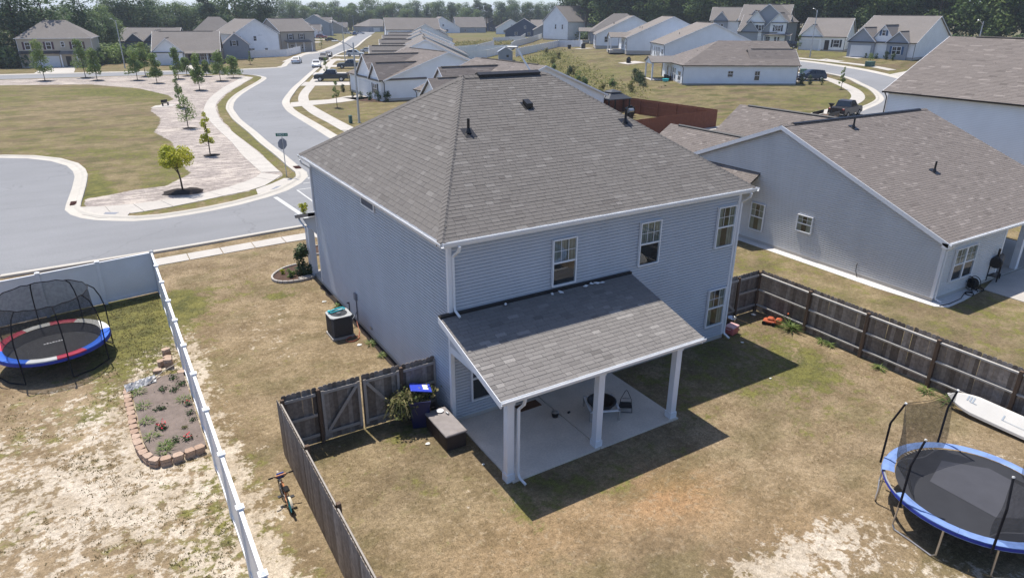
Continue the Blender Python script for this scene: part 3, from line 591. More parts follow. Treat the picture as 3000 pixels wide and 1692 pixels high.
def window(parent, loc, rz, w, h, grid=(3,2), kind='single', inner='dark', fr='white_trim', name='window'):
    """double-hung window facing local -y: frame with pane, muntin, blind sub-parts"""
    key = (w,h,grid,kind,inner,fr)
    if key not in WC:
        b = .042; mb = MB(); mb.box(0,w,-.085,-.001,0,b); mb.box(0,w,-.085,-.001,h-b,h); mb.box(0,b,-.083,-.001,b,h-b); mb.box(w-b,w,-.083,-.001,b,h-b)
        n = 2 if kind == 'double' else 1; mb.box(b,w-b,-.066,-.001,h*.5-.025,h*.5+.025)
        if n == 2: mb.box(w/2-.05,w/2+.05,-.075,-.001,b,h-b)
        d = [('F', mb.mesh('window', fr))]
        p = MB(); p.quad((b,-.048,b),(w-b,-.048,b),(w-b,-.048,h-b),(b,-.048,h-b)); d.append(('pane', p.mesh('pane','glass')))
        k = MB(); k.box(b*.8,w-b*.8,-.012,-.001,b*.8,h-b*.8); d.append(('backing', k.mesh('backing','interior_dark')))
        if inner != 'dark':
            k = MB(); x0 = b; nn = 14; mtl = 'blind' if inner == 'blind' else 'curtain'; z0 = h*.5 if inner == 'half' else b
            for i in range(nn):
                a = b+(w-2*b)*i/nn; c2 = b+(w-2*b)*(i+1)/nn; e = .006 if i % 2 else 0
                if inner == 'curtain' and .3 < (i+.5)/nn < .62: continue
                k.quad((a,-.022-e,z0),(c2,-.016-e,z0),(c2,-.016-e,h-b),(a,-.022-e,h-b))
            d.append(('curtain', k.mesh('curtain', mtl)))
        if grid:
            k = MB(); gx, gz = grid; per = (w-2*b)/n
            for s in range(n):
                o = b+per*s
                for i in range(1,gx): x = o+per*i/gx; k.box(x-.007,x+.007,-.058,-.050,h*.5+.025,h-b)
                for j in range(1,gz): z = h*.5+.025+(h*.5-.025-b)*j/gz; k.box(o,o+per,-.0585,-.0505,z-.007,z+.007)
            d.append(('muntin', k.mesh('muntin', fr)))
        WC[key] = d
    d = WC[key]; o = obj(name, d[0][1], parent, loc, rz)
    for nm, me in d[1:]: obj(nm, me, o)
    return o
def hip_caps(parent, a, b, m, w=.15, step=.15, name='hip_cap', sd=None, hmax=300):
    """overlapping bent caps along a hip or ridge"""
    a, b = Vector(a), Vector(b); L = (b-a).length; d = (b-a)/L; side = d.cross(Vector((0,0,1))).normalized(); upv = side.cross(d).normalized(); n = int(L/step); slope = sd or .12
    for i in range(n):
        p = a+d*(i*step); q = a+d*((i+1)*step+.03); mb = MB(); mb.ct = float(np.clip(random.gauss(.45,.12),0,1)); o = (p+q)/2
        P = lambda c, s, z: tuple(c+side*s*w+upv*z-o)
        mb.add([P(p,-1,.02-slope*w*2), P(p,0,.045), P(p,1,.02-slope*w*2), P(q,-1,.008-slope*w*2), P(q,0,.030), P(q,1,.008-slope*w*2), P(p,-1,-slope*w*2-.01), P(p,0,.015), P(p,1,-slope*w*2-.01)], [(0,1,4,3),(1,2,5,4),(0,6,7,1),(1,7,8,2)])
        mb.f = [f[::-1] for f in mb.f]
        mb.build(name, m, parent, o, tone=True)
def pipe_vent(parent, p, slope_dir, k, h=.42, r=.045):
    o = MB(); o.tube([(0,0,-.05),(0,0,h)], r, 10).lathe([(r*2.4,.0),(r*1.5,.10),(r*1.05,.16)], n=12)
    s = Vector(slope_dir); o.add([(-.2,-.25,-.25*k+.02),(.2,-.25,-.25*k+.02),(.2,.2,.2*k+.02),(-.2,.2,.2*k+.02)], [(0,1,2,3)]) if s.y else None
    return o.build('pipe_vent', 'black_metal', parent, p)
def gutter(mb, a, b, out, w=.12, h=.12):
    """open K-style gutter along a-b, out = outward horizontal unit"""
    a, b, o = Vector(a), Vector(b), Vector(out); pr = [(0,0),(0,-h),(w*.75,-h),(w,-h*.35),(w,.0),(w-.015,.0),(w-.015,-h*.3),(w*.7,-h+.015),(.012,-h+.015),(.012,0)]
    n = len(pr); vs = [tuple(p+o*x+Vector((0,0,z))) for p in (a,b) for x, z in pr]
    mb.add(vs, [(i,(i+1)%n,n+(i+1)%n,n+i) for i in range(n)]+[tuple(range(n)), tuple(range(2*n-1,n-1,-1))]); return mb
def downspout(parent, pts, m='gutter_white', r=.045, name='downspout'):
    mb = MB(); mb.tube(pts, r, 4); return mb.build(name, m, parent)
# ================================================================ the main two-storey house
W, D_, HW, HR, OV, HB = 11.363, 12.977, 5.83, 9.311, .30, 4.23
X0, X1, YR = -.372, 6.473, D_/2   # porch roof ends
house = thing('two_storey_house', 'grey-blue two-storey house with a hipped shingle roof in the centre', 'house', (0,0,0))
mb = MB(); mb.box(0,W,0,D_,0,HW-.14); wall = mb.build('wall', 'siding_main', house)
planks(wall, 'plank_rear', Vector((0,0,0)), Vector((1,0,0)), W, .16, HW-.16)
planks(wall, 'plank_main', Vector((0,0,0)), Vector((0,1,0)), D_, .16, HW-.16, out=Vector((-1,0,0)))
mb = MB(); mb.box(-.03,W+.03,-.03,D_+.03,0,.16); mb.build('foundation', 'concrete', house)
mb = MB(); pass
for q in ((-.05,.07,-.05,.07),(W-.07,W+.05,-.05,.07),(-.05,.07,D_-.07,D_+.05)): mb = MB(); mb.box(*q,.16,HW-.16); mb.build('corner_trim', 'white_trim', house)
mb = MB()
# roof body: soffit, fascia, four planes
e = OV; mb = MB(); mb.box(-e,W+e,-e,D_+e,HW-.17,HW-.14); mb.build('soffit', 'white_trim', house)
mb = MB(); mb.box(-e,W+e,-e-.02,-e,HW-.16,HW-.02); mb.box(-e-.02,-e,-e,D_+e,HW-.16,HW-.02); mb.box(W+e,W+e+.02,-e,D_+e,HW-.16,HW-.02); mb.box(-e,W+e,D_+e,D_+e+.02,HW-.16,HW-.02); mb.build('fascia', 'white_trim', house)
A, B, C_, DD = Vector((-e-.03,-e-.03,HW)), Vector((W+e+.03,-e-.03,HW)), Vector((W+e+.03,D_+e+.03,HW)), Vector((-e-.03,D_+e+.03,HW))
RL, RR = Vector((-e+HB,YR,HR)), Vector((W+e-HB,YR,HR))
mb = MB(); mb.add([A,B,C_,DD,RL,RR]+[p-Vector((0,0,.03)) for p in (A,B,C_,DD)], [(0,1,5,4),(1,2,5),(2,3,4,5),(3,0,4),(6,7,1,0),(7,8,2,1),(8,9,3,2),(9,6,0,3)]); roof = mb.build('roof', 'deck_dark', house)
def plane(Aq, Bq, Cq):
    u = (Bq-Aq).normalized(); nrm = u.cross(Cq-Aq).normalized(); v = nrm.cross(u); return u, v, nrm
rng = np.random.default_rng(3)
u, v, nn = plane(A, B, RL); T = (RL-A).dot(v); sl_, sr_ = (RL-A).dot(u), (RR-A).dot(u); Wt = (B-A).length
rearq = shingle_quads(A, u, v, nn, lambda t: (sl_*t/T, Wt-(Wt-sr_)*t/T), T, rng)
u2, v2, n2 = plane(DD, A, RL); T2 = (RL-DD).dot(v2); s2 = (RL-DD).dot(u2); W2 = (A-DD).length
leftq = shingle_quads(DD, u2, v2, n2, lambda t: (s2*t/T2, W2-(W2-s2)*t/T2), T2, rng, ex=.165)
u3, v3, n3 = plane(B, C_, RR); T3_ = (RR-B).dot(v3); s3 = (RR-B).dot(u3); W3 = (C_-B).length
rightq = shingle_quads(B, u3, v3, n3, lambda t: (s3*t/T3_, W3-(W3-s3)*t/T3_), T3_, rng, ex=.165)
hip_caps(house, A, RL, 'shingle', .16, .17, sd=.30); hip_caps(house, B, RR, 'shingle', .16, .17, sd=.3); hip_caps(house, DD, RL, 'shingle', .16, .17, sd=.3); hip_caps(house, RL, RR, 'shingle', .16, .19, 'ridge_cap', sd=.2)
mb = MB(); mb.prism_x([(-.17,-.03),(-.17,.025),(0,.10),(.17,.025),(.17,-.03)], .55, 3.15); mb.build('ridge_vent', 'black_metal', house, (RL.x,YR,HR+.02))
k = (HR-HW)/(YR+e)
pipe_vent(house, (2.61,3.66,HW+k*(3.66+e)), (0,1,0), k, .45); pipe_vent(house, (8.89,3.46,HW+k*(3.46+e)), (0,1,0), k, .5)
mb = MB(); mb.add([(-.2,-.2,.02-.1),(.2,-.2,.02-.1),(.2,.2,.12),(-.2,.2,.12)], [(0,1,2,3)]); mb.add([(-.12,-.18,.10),(.12,-.18,.10),(.12,.12,.22),(-.12,.12,.22),(-.12,-.18,-.05),(.12,-.18,-.05),(.12,.12,.0),(-.12,.12,.0)], [(0,1,2,3),(4,5,1,0),(5,6,2,1),(6,7,3,2),(7,4,0,3)]); mb.build('box_vent', 'black_metal', house, (5.49,4.72,HW+k*(4.72+e)))
mb = MB(); gutter(mb, (-e-.02,-e-.02,HW+.01), (W+e+.02,-e-.02,HW+.01), (0,-1,0)); gutter(mb, (-e-.02,D_+e,HW+.01), (-e-.02,-e-.14,HW+.01), (-1,0,0)); gutter(mb, (W+e+.02,-e-.14,HW+.01), (W+e+.02,D_+e,HW+.01), (1,0,0)); mb.build('gutter', 'gutter_white', house)
downspout(house, [(.10,-.48,HW-.12),(.10,-.44,HW-.26),(.10,-.07,HW-.52),(.10,-.07,3.85),(.10,-.12,3.72),(.12,-.36,3.62)])
downspout(house, [(W+.0,-.48,HW-.12),(W+.02,-.44,HW-.26),(W+.06,-.07,HW-.55),(W+.06,-.07,.3),(W+.06,-.1,.18),(W+.08,-.34,.08)])
downspout(house, [(-.48,D_-.2,HW-.12),(-.44,D_-.2,HW-.26),(-.07,D_-.06,HW-.55),(-.07,D_-.06,3.45)])
# windows on the rear wall
for x, z, inn in ((3.37,3.74,'half'),(6.77,3.75,'half'),(10.29,3.76,'curtain'),(10.31,.67,'curtain')):
    window(house, (x,-.040,z), 0, .89, 1.49, inner=inn)
window(house, (.58,-.040,.63), 0, .89, 1.49, grid=None)
sdoor = MB(); sdoor.box(0,1.8,-.06,0,0,.06); sdoor.box(0,1.8,-.06,0,1.99,2.05); sdoor.box(0,.06,-.058,0,.06,1.99); sdoor.box(1.74,1.8,-.058,0,.06,1.99); sdoor.box(.86,.94,-.058,0,.06,1.99)
sdoor = sdoor.build('sliding_door', 'white_trim', house, (1.55,-.042,.1)); k_ = MB(); k_.box(.06,1.74,-.03,-.02,.06,1.99); k_.build('pane', 'glass_dark', sdoor)
mb = MB(); mb.box(-.63,.63,-.06,-.02,0,.05); mb.box(-.63,.63,-.06,-.02,.29,.34); mb.box(-.63,-.58,-.058,-.02,.05,.29); mb.box(.58,.63,-.058,-.02,.05,.29); gv = mb.build('gable_vent', 'white_trim', house, (-.025,6.06,5.19), -PI/2)
for i in range(7): mb = MB(); mb.box(-.58,.58,-.05,-.025,.06+i*.033,.075+i*.033); mb.build('louvre', 'adapad', gv)
# rear porch: roof, posts, beam
ph1, ph0, pd = 3.626, 2.704, 3.395
PA, PB, PC, PDv = Vector((X0,-pd,ph0)), Vector((X1,-pd,ph0)), Vector((X1,-.02,ph1)), Vector((X0,-.02,ph1))
mb = MB(); mb.add([PA,PB,PC,PDv]+[p-Vector((0,0,.11)) for p in (PA,PB,PC,PDv)], [(0,1,2,3),(7,6,5,4),(4,5,1,0),(5,6,2,1),(6,7,3,2),(7,4,0,3)]); proof = mb.build('porch_roof', 'deck_dark', house)
u, v, nn = plane(PA, PB, PDv); porchq = shingle_quads(PA-v*.03, u, v, nn, lambda t: (0,X1-X0), (PDv-PA).length-.05, rng)
mb = MB(); mb.box(X0-.01,X1+.01,-.16,-.018,ph1-.045,ph1+.035); mb.build('flashing', 'black_metal', house)
for x in (X0, X1-.03):
    mb = MB(); mb.prism_x([(-pd-.03,ph0-.20),(-.02,ph1-.20),(-.02,ph1-.012),(-pd-.03,ph0-.012)], x-.02, x+.03); mb.build('rake_board', 'white_trim', house)
mb = MB(); mb.box(-.05,5.93,-3.19,-2.99,ph0-.28,ph0-.02); mb.box(-.05,.15,-2.99,-.04,ph0-.28,ph0-.05); mb.box(5.73,5.93,-2.99,-.04,ph0-.28,ph0-.05); mb.build('porch_beam', 'white_trim', house)
mb = MB(); mb.add([(-.06,-2.96,ph0-.06),(-.06,-.04,ph0-.06),(-.06,-.04,ph1-.14)], [(0,1,2)]); mb.add([(5.92,-2.96,ph0-.06),(5.92,-.04,ph0-.06),(5.92,-.04,ph1-.14)], [(0,2,1)]); mb.build('porch_gable', 'plank_main', house)
mb = MB(); mb.box(.0,5.9,-3.2,-.04,ph0-.12,ph0-.10); mb.build('porch_ceiling', 'white_trim', house)
mb = MB(); gutter(mb, (X0-.02,-pd-.03,ph0+.0), (X1+.02,-pd-.03,ph0+.0), (0,-1,0), .11, .10); pg = mb.build('porch_gutter', 'gutter_white', house)
for px in (.06, 2.96, 5.82):
    mb = MB(); mb.box(-.10,.10,-.10,.10,.02,ph0-.28); po = mb.build('porch_post', 'white_trim', house, (px,-3.09,0)); mb = MB(); mb.box(-.125,.125,-.125,.125,0,.24); mb.build('post_base', 'white_trim', po); mb = MB(); mb.box(-.12,.12,-.12,.12,ph0-.38,ph0-.28); mb.build('post_cap', 'white_trim', po)
downspout(house, [(.30,-pd-.08,ph0-.1),(.30,-pd-.02,ph0-.3),(.24,-3.26,ph0-.5),(.24,-3.26,.25),(.26,-3.32,.12),(.3,-3.55,.06)])
# front porch roof and post seen past the left wall
mb = MB(); mb.add([(-.35,15.35,2.68),(6.2,15.35,2.68),(6.2,D_,3.36),(-.35,D_,3.36),(-.35,15.35,2.52),(6.2,15.35,2.52),(6.2,D_,3.2),(-.35,D_,3.2)], [(3,2,1,0),(4,5,6,7),(0,1,5,4),(1,2,6,5),(3,0,4,7)]); fproof = mb.build('front_porch_roof', 'roof_far', house)
mb = MB(); mb.prism_x([(D_,2.35),(14.5,2.35),(15.2,2.5),(D_,3.18)], -.06, .12); mb.build('front_porch_gable', 'siding_main', house)
mb = MB(); gutter(mb, (6.2,15.36,2.68), (-.37,15.36,2.68), (0,1,0)); mb.build('front_porch_gutter', 'gutter_white', house)
mb = MB(); mb.box(-.13,.13,14.15,14.41,0,2.36); mb.build('front_porch_post', 'white_trim', house); mb = MB(); mb.box(-.03,6.1,D_+.04,14.55,0,.14); mb.build('front_porch_slab', 'concrete', house)
downspout(house, [(-.2,15.35,2.6),(-.2,15.2,2.45),(-.14,14.5,2.25),(-.14,14.48,.25),(-.3,14.55,.1)])
for r in (roof, proof): r['wbase'] = (0,0,0)
lay_shingles([(roof, rearq+leftq+rightq)], 'shingle', 120); lay_shingles([(proof, porchq)], 'shingle_light', 180)
# wall-mounted bits on the left wall
mb = MB(); mb.box(-.12,-.02,8.14,8.34,1.0,1.28); mb.tube([(-.06,8.24,1.0),(-.06,8.24,.12)], .022, 6); mb.tube([(-.06,8.24,.5),(-.25,8.1,.35),(-.5,7.95,.2)], .025, 6); mb.build('disconnect_box', 'adapad', house)
mb = MB(); mb.tube([(-.05,9.24,.5),(-.05,9.24,.1)], .02, 6); mb.tube([(-.03,9.24,.5),(-.14,9.24,.5)], .025, 6); mb.build('hose_bib', 'black_metal', house)
mb = MB(); mb.lathe([(.0,-.09),(.07,-.09),(.085,-.02)], (-.0,6.7,.42), 10, 'x'); mb.build('dryer_vent', 'grey_metal', house)
# patio slabs
for x0, x1 in ((.08,2.97),(3.0,5.97)):
    mb = MB(); mb.box(x0,x1,-3.28,-.035,-.05,.045)
    if x0 < 1: pat = bpy.data.objects.new('patio', None); link(pat); pat['kind'] = 'structure'
    mb.build('slab', 'patio_concrete', pat)
# dark soil strip with painted shadow along the foot of the left wall
mb = MB(); P = [(-.05,.2),(-.05,12.9)]+[(-.16-.10*abs(math.sin(i*1.7))-.05*random.random(),12.9-i*.4) for i in range(32)]; mb.tess(P, .016); mb.build('soil_shadow_strip', 'mulch_dark', kind='structure')
# white litter on the porch roof
kp = (ph1-ph0)/pd
for i, (x, y) in enumerate(((1.68,-.2),(3.3,-.24),(3.6,-.25),(4.55,-.24),(4.8,-.2),(4.97,-.23),(5.18,-.27))):
    mb = MB(); n_ = 9; s = .055+.03*random.random()
    for a in range(n_): mb.v.append((s*random.uniform(.6,1.3)*math.cos(2*PI*a/n_)*1.5, s*random.uniform(.6,1.2)*math.sin(2*PI*a/n_), random.uniform(0,.03)))
    mb.v.append((0,0,.06)); mb.f = [(a,(a+1)%n_,n_) for a in range(n_)]; mb.m = [0]*n_; mb.t = [.5]*n_
    o = mb.build('litter_scrap', 'gutter_white', None, (x,y,ph1+kp*y+.025), random.uniform(0,3))
    tag(o, ['white litter scrap alone at the left on the porch roof','small white scrap on porch roof under the first window','white curled scrap beside it on porch roof right of first window','white scrap left of the cluster on the porch roof','largest white litter scrap in the porch roof cluster','middle white litter scrap in the porch roof cluster','rightmost white litter scrap on the porch roof'][i], 'litter', 'white litter on the porch roof')
# ================================================================ right neighbour, single storey
NX, NY, NW, ND, NH, NR = 21.8, -2.23, 12.4, 17.35, 2.72, 6.30
nb = thing('ranch_house', 'pale grey single-storey house with a wide gable behind the wooden fence', 'house', (NX,NY,0))
yr = ND/2; ny_ov = .2
mb = MB(); pe = 3.1   # porch recess from x=5.2 on
mb.prism_x([(0,0),(ND,0),(ND,NH),(yr,NR-.12),(0,NH)], 0, 5.2); mb.prism_x([(pe,0),(ND,0),(ND,NH),(yr,NR-.12),(pe,NH+.4*pe)], 5.2, NW); nwall = mb.build('wall', 'siding_pale', nb)
gs = (NR-.12-NH)/yr
planks(nwall, 'plank_pale', Vector((0,0,0)), Vector((0,1,0)), ND, .18, NR-.2, out=Vector((-1,0,0)), clip=lambda z: (0,ND) if z <= NH else ((z-NH)/gs, ND-(z-NH)/gs))
planks(nwall, 'plank_pale', Vector((0,0,0)), Vector((1,0,0)), 5.2, .18, NH)
mb = MB(); mb.box(-.03,5.2,-.03,ND,0,.18); mb.build('foundation', 'concrete', nb)
for q in ((-.05,.07,-.05,.07),(5.1,5.22,-.05,.05)): mb = MB(); mb.box(*q,.18,NH); mb.build('corner_trim', 'white_trim', nb)
ks = (NR-NH)/(yr+ny_ov); rx0, rx1 = -.22, NW+.22
def nplane(y0, y1, z0, z1): return [Vector((rx0,y0,z0)),Vector((rx1,y0,z0)),Vector((rx1,y1,z1)),Vector((rx0,y1,z1))]
q1 = nplane(-ny_ov,yr,NH+.02,NR); q2 = nplane(yr,ND+ny_ov,NR,NH+.02)
mb = MB()
for q in (q1,q2): mb.add(list(q)+[p-Vector((0,0,.12)) for p in q], [(0,1,2,3),(7,6,5,4),(4,5,1,0),(5,6,2,1),(6,7,3,2),(7,4,0,3)])
nroof = mb.build('roof', 'deck_dark', nb); nroof['wbase'] = (NX,NY,0)
u, v, nn = plane(q1[0],q1[1],q1[3]); nq = shingle_quads(q1[0]-v*.03, u, v, nn, lambda t: (0,rx1-rx0), (q1[3]-q1[0]).length, rng)
u, v, nn = plane(q2[2],q2[3],q2[1]); nq += shingle_quads(q2[2], u, v, nn, lambda t: (0,rx1-rx0), (q2[1]-q2[2]).length, rng, .2, .4, .8)
# front wings (cross gables over the far side)
for (xc, wh, hr, yf) in ((1.9,3.2,4.95,ND+.9),(8.8,3.8,5.65,ND+1.5)):
    he = NH+.02; y_in = yr+1; ss = (hr-he)/(wh+.2)
    mb = MB(); mb.prism_y([(xc-wh,0),(xc+wh,0),(xc+wh,he),(xc,hr-.15),(xc-wh,he)], ND-1, yf); mb.build('front_wing', 'siding_pale', nb)
    mb = MB(); qs = []
    for sg in (-1,1):
        q = [Vector((xc+sg*(wh+.2),y_in,he)),Vector((xc+sg*(wh+.2),yf+.25,he)),Vector((xc,yf+.25,hr)),Vector((xc,y_in,hr))]; qs.append(q)
        mb.add(list(q)+[p-Vector((0,0,.1)) for p in q], [(0,1,2,3),(7,6,5,4),(4,5,1,0),(5,6,2,1),(6,7,3,2),(7,4,0,3)] if sg > 0 else [(3,2,1,0),(4,5,6,7),(0,1,5,4),(1,2,6,5),(2,3,7,6),(3,0,4,7)])
    wr = mb.build('wing_roof', 'deck_dark', nb); wr['wbase'] = (NX,NY,0)
    q = qs[0]; u, v, nn = plane(q[1],q[0],q[2]); wq = shingle_quads(q[1], u, v, nn, lambda t: (0,(q[1]-q[0]).length), (q[3]-q[0]).length, rng)
    lay_shingles([(wr, wq)], 'shingle_brown', 0)
    mb = MB(); mb.prism_y([(-.10,-.05),(.10,-.05),(.10,-.01),(0,.045),(-.10,-.01)], yr+2.6 if xc < 3 else yr+1.2, yf-.5); mb.build('ridge_vent', 'black_metal', nb, (xc,0,hr+.03))
lay_shingles([(nroof, nq)], 'shingle_brown', 300)
hip_caps(nb, (rx0,yr,NR), (rx1,yr,NR), 'shingle_brown', .15, .2, 'ridge_cap', sd=.15)
mb = MB(); mb.prism_x([(-.11,-.04),(-.11,.01),(0,.055),(.11,.01),(.11,-.04)], .6, NW-.5); mb.build('ridge_vent', 'black_metal', nb, (0,yr,NR+.035))
for s in (0, 1):
    y0, y1 = (-ny_ov-.02,yr) if s == 0 else (ND+ny_ov+.02,yr); mb = MB(); pl = [(y0,NH-.2),(y1,NR-.2),(y1,NR+.005),(y0,NH+.005)]
    mb.prism_x(pl if s == 0 else pl[::-1], rx0-.03, rx0+.02); mb.build('rake_board', 'white_trim', nb)
mb = MB(); mb.box(rx0-.03,.02,-ny_ov-.04,.03,NH-.24,NH-.02); mb.build('eave_return', 'white_trim', nb)
mb = MB(); mb.box(rx0,rx1,-ny_ov,.02,NH-.16,NH-.14); mb.build('soffit', 'white_trim', nb)
mb = MB(); gutter(mb, (rx0,-ny_ov-.03,NH+.02), (rx1,-ny_ov-.03,NH+.02), (0,-1,0)); mb.build('gutter', 'gutter_white', nb)
downspout(nb, [(.12,-ny_ov-.08,NH-.08),(.12,-ny_ov-.04,NH-.2),(.1,-.07,NH-.4),(.1,-.07,.25),(.1,-.1,.14),(.14,-.34,.06)])
kr = ks
pipe_vent(nb, (26.2-NX,5.59-NY,NH+ks*(5.59-NY+ny_ov)+.02), (0,1,0), ks, .5); pipe_vent(nb, (27.1-NX,1.54-NY,NH+ks*(1.54-NY+ny_ov)+.02), (0,1,0), ks, .5)
window(nb, (22.72-NX,-.040,.75), 0, 1.76, 1.48, grid=(2,2), kind='double', inner='half')
for y, z, h in ((6.79,.68,1.47),(3.92,1.33,.86)): window(nb, (-.040,y+.88-NY,z), -PI/2, .88, h, inner='curtain')
mb = MB(); mb.box(5.2,NW,.0,pe,0,.06); mb.build('porch_slab', 'concrete', nb); mb = MB(); mb.box(7.4,7.65,.05,.3,.06,NH-.1); mb.build('porch_post', 'white_trim', nb)
mb = MB(); mb.box(5.2,NW,.0,.25,NH-.32,NH-.15); mb.build('porch_beam', 'white_trim', nb)
mb = MB(); mb.tube([(-.04,1.29-NY,.65),(-.10,1.29-NY,.6),(-.12,1.25-NY,.3),(-.16,1.1-NY,.02)], .018, 6); mb.build('spigot_hose', 'black_metal', nb)
pad([(25.2,-4.6),(35,-4.6),(35,-2.28),(27,-2.28),(25.25,-2.7)], 'concrete', .03, 'patio')
pad([(21.3,9),(21.25,4),(21.2,0),(21.4,-2.6),(21.8,-2.95),(23.2,-2.9),(25.0,-2.7),(25.0,-2.26),(21.77,-2.26),(21.77,9)], 'gravel_white', .02, 'gravel_strip')
# ---------------------------------------------------------------- fences
mat('wood_rail_sunlit', (.40,.38,.35), .85, .15, 3., .2)  # right fence rails: sunlight on their tops put into a paler colour
PK = []
for i in range(6):
    mb = MB(); mb.ct = .15+.14*i; w, t, h = .138, .018, 1.78+random.uniform(-.02,.02); c = .035; b_ = random.uniform(-.004,.004)
    pr = [(-w/2,0),(w/2,0),(w/2,h-c),(w/2-c,h),(-w/2+c,h),(-w/2,h-c)]; mb.prism_y([(x+b_*z,z) for x,z in pr], -t/2, t/2); PK.append(mb.mesh('picket','picket',tone=True))
def picket_run(root, a, b, off, z=.03, pk=None):
    """pickets along a->b (local xy), off = offset of the board face"""
    a, b = Vector((*a,0)), Vector((*b,0)); L = (b-a).length; d = (b-a)/L; n = math.ceil(L/.1425); ang = math.atan2(d.y,d.x); nrm = Vector((-d.y,d.x,0))*off
    for i in range(n):
        p = a+d*(i+.5)*L/n+nrm; o = obj('picket', random.choice(pk or PK), root, (p.x,p.y,z+random.uniform(-.012,.012)), ang+random.uniform(-.02,.02)); o.rotation_euler[1] = random.uniform(-.006,.006)
def rail(root, a, b, z, m='wood_rail', h=.09, t=.04, name='rail'):
    a, b = Vector(a), Vector(b); d = b-a; mb = MB(); mb.cbox((0,0,0),(d.length,t,h),0,.006); return mb.build(name, m, root, ((a.x+b.x)/2,(a.y+b.y)/2,z), math.atan2(d.y,d.x))
def post(root, x, y, h=1.72, s=.1, m='wood_post', name='post'):
    mb = MB(); mb.cbox((0,0,h/2),(s,s,h),0,.008); return mb.build(name, m, root, (x,y,0))
# left run along the side yard
fl = thing('wooden_fence', 'weathered wooden picket fence running towards the camera beside the bicycle', 'fence', (-4.65,1.05,0))
picket_run(fl, (0,-.02), (0,-12.6), -.075)
for y in (0,-2.4,-4.8,-7.2,-9.6,-12): post(fl, .06, y)
for z in (.28,.95,1.6):
    for y in (0,-2.4,-4.8,-7.2,-9.6): rail(fl, (.02,y-.05,0), (.02,y-2.35,0), z)
# gate run between that fence and the house
fg = thing('wooden_gate_fence', 'grey wooden double gate with diagonal braces closing the side yard', 'gate', (-4.65,1.05,0))
picket_run(fg, (.05,0), (1.0,0), .06); picket_run(fg, (1.06,0), (2.24,0), .06); picket_run(fg, (2.30,0), (3.46,0), .06); picket_run(fg, (3.52,0), (4.60,0), .06)
for x in (1.03,3.49): post(fg, x, 0, 1.74)
post(fg, 4.58, .02, 1.7, .05, 'wood_rail')
for x0, x1 in ((.06,.96),(3.56,4.55)):
    for z in (.30,.95,1.6): rail(fg, (x0,0,0), (x1,0,0), z)
for x0, x1, s in ((1.1,2.22,1),(2.32,3.42,-1)):
    for z in (.30,1.6): rail(fg, (x0,-.005,0), (x1,-.005,0), z, name='gate_rail')
    for x in (x0+.04, x1-.04): mb = MB(); mb.box(x-.04,x+.04,-.045,-.02,.2,1.68); mb.build('gate_stile', 'wood_rail', fg)
    xa, xb = (x0+.1, x1-.1) if s > 0 else (x1-.1, x0+.1); mb = MB(); d = .055; mb.add([(xa-d,-.05,.34),(xa+d,-.05,.34),(xb+d,-.05,1.56),(xb-d,-.05,1.56),(xa-d,-.024,.34),(xa+d,-.024,.34),(xb+d,-.024,1.56),(xb-d,-.024,1.56)], [(0,1,2,3),(7,6,5,4),(0,4,5,1),(1,5,6,2),(2,6,7,3),(3,7,4,0)]); mb.build('brace', 'wood_rail', fg)
# right fence
fr_ = thing('wooden_fence', 'long weathered wooden fence with sunlit-toned rails along the right yard', 'fence', (14.5,1.0,0))
picket_run(fr_, (0,0), (0,-16.7), .055)
PY = [0,-2.36,-4.70,-7.12,-9.5,-11.9,-14.3,-16.7]
for y in PY: post(fr_, -.05, y, 1.74, .11)
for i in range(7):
    for z in (.32,.98,1.64): mb = MB(); L = PY[i]-PY[i+1]-.1; mb.cbox((0,0,0),(.085,L,.06),0,.006); mb.build('rail', 'wood_rail_sunlit', fr_, (-.04,(PY[i]+PY[i+1])/2,z))
fb = thing('wooden_gate_fence', 'short wooden fence and gate between the house and the right fence', 'gate', (11.5,1.0,0))
picket_run(fb, (0,0), (2.95,0), .06); post(fb, 1.75, 0, 1.72, .09); post(fb, .1, 0, 1.72, .09)
for z in (.3,.98,1.6): rail(fb, (1.8,0,0), (2.92,0,0), z)
for z in (.3,1.6): rail(fb, (.15,0,0), (1.7,0,0), z, name='gate_rail')
mb = MB(); mb.add([(.25,-.05,1.5),(.33,-.05,1.55),(1.62,-.05,.4),(1.54,-.05,.34),(.25,-.02,1.5),(.33,-.02,1.55),(1.62,-.02,.4),(1.54,-.02,.34)], [(3,2,1,0),(4,5,6,7),(0,1,5,4),(1,2,6,5),(2,3,7,6),(3,0,4,7)]); mb.build('brace', 'wood_rail', fb)
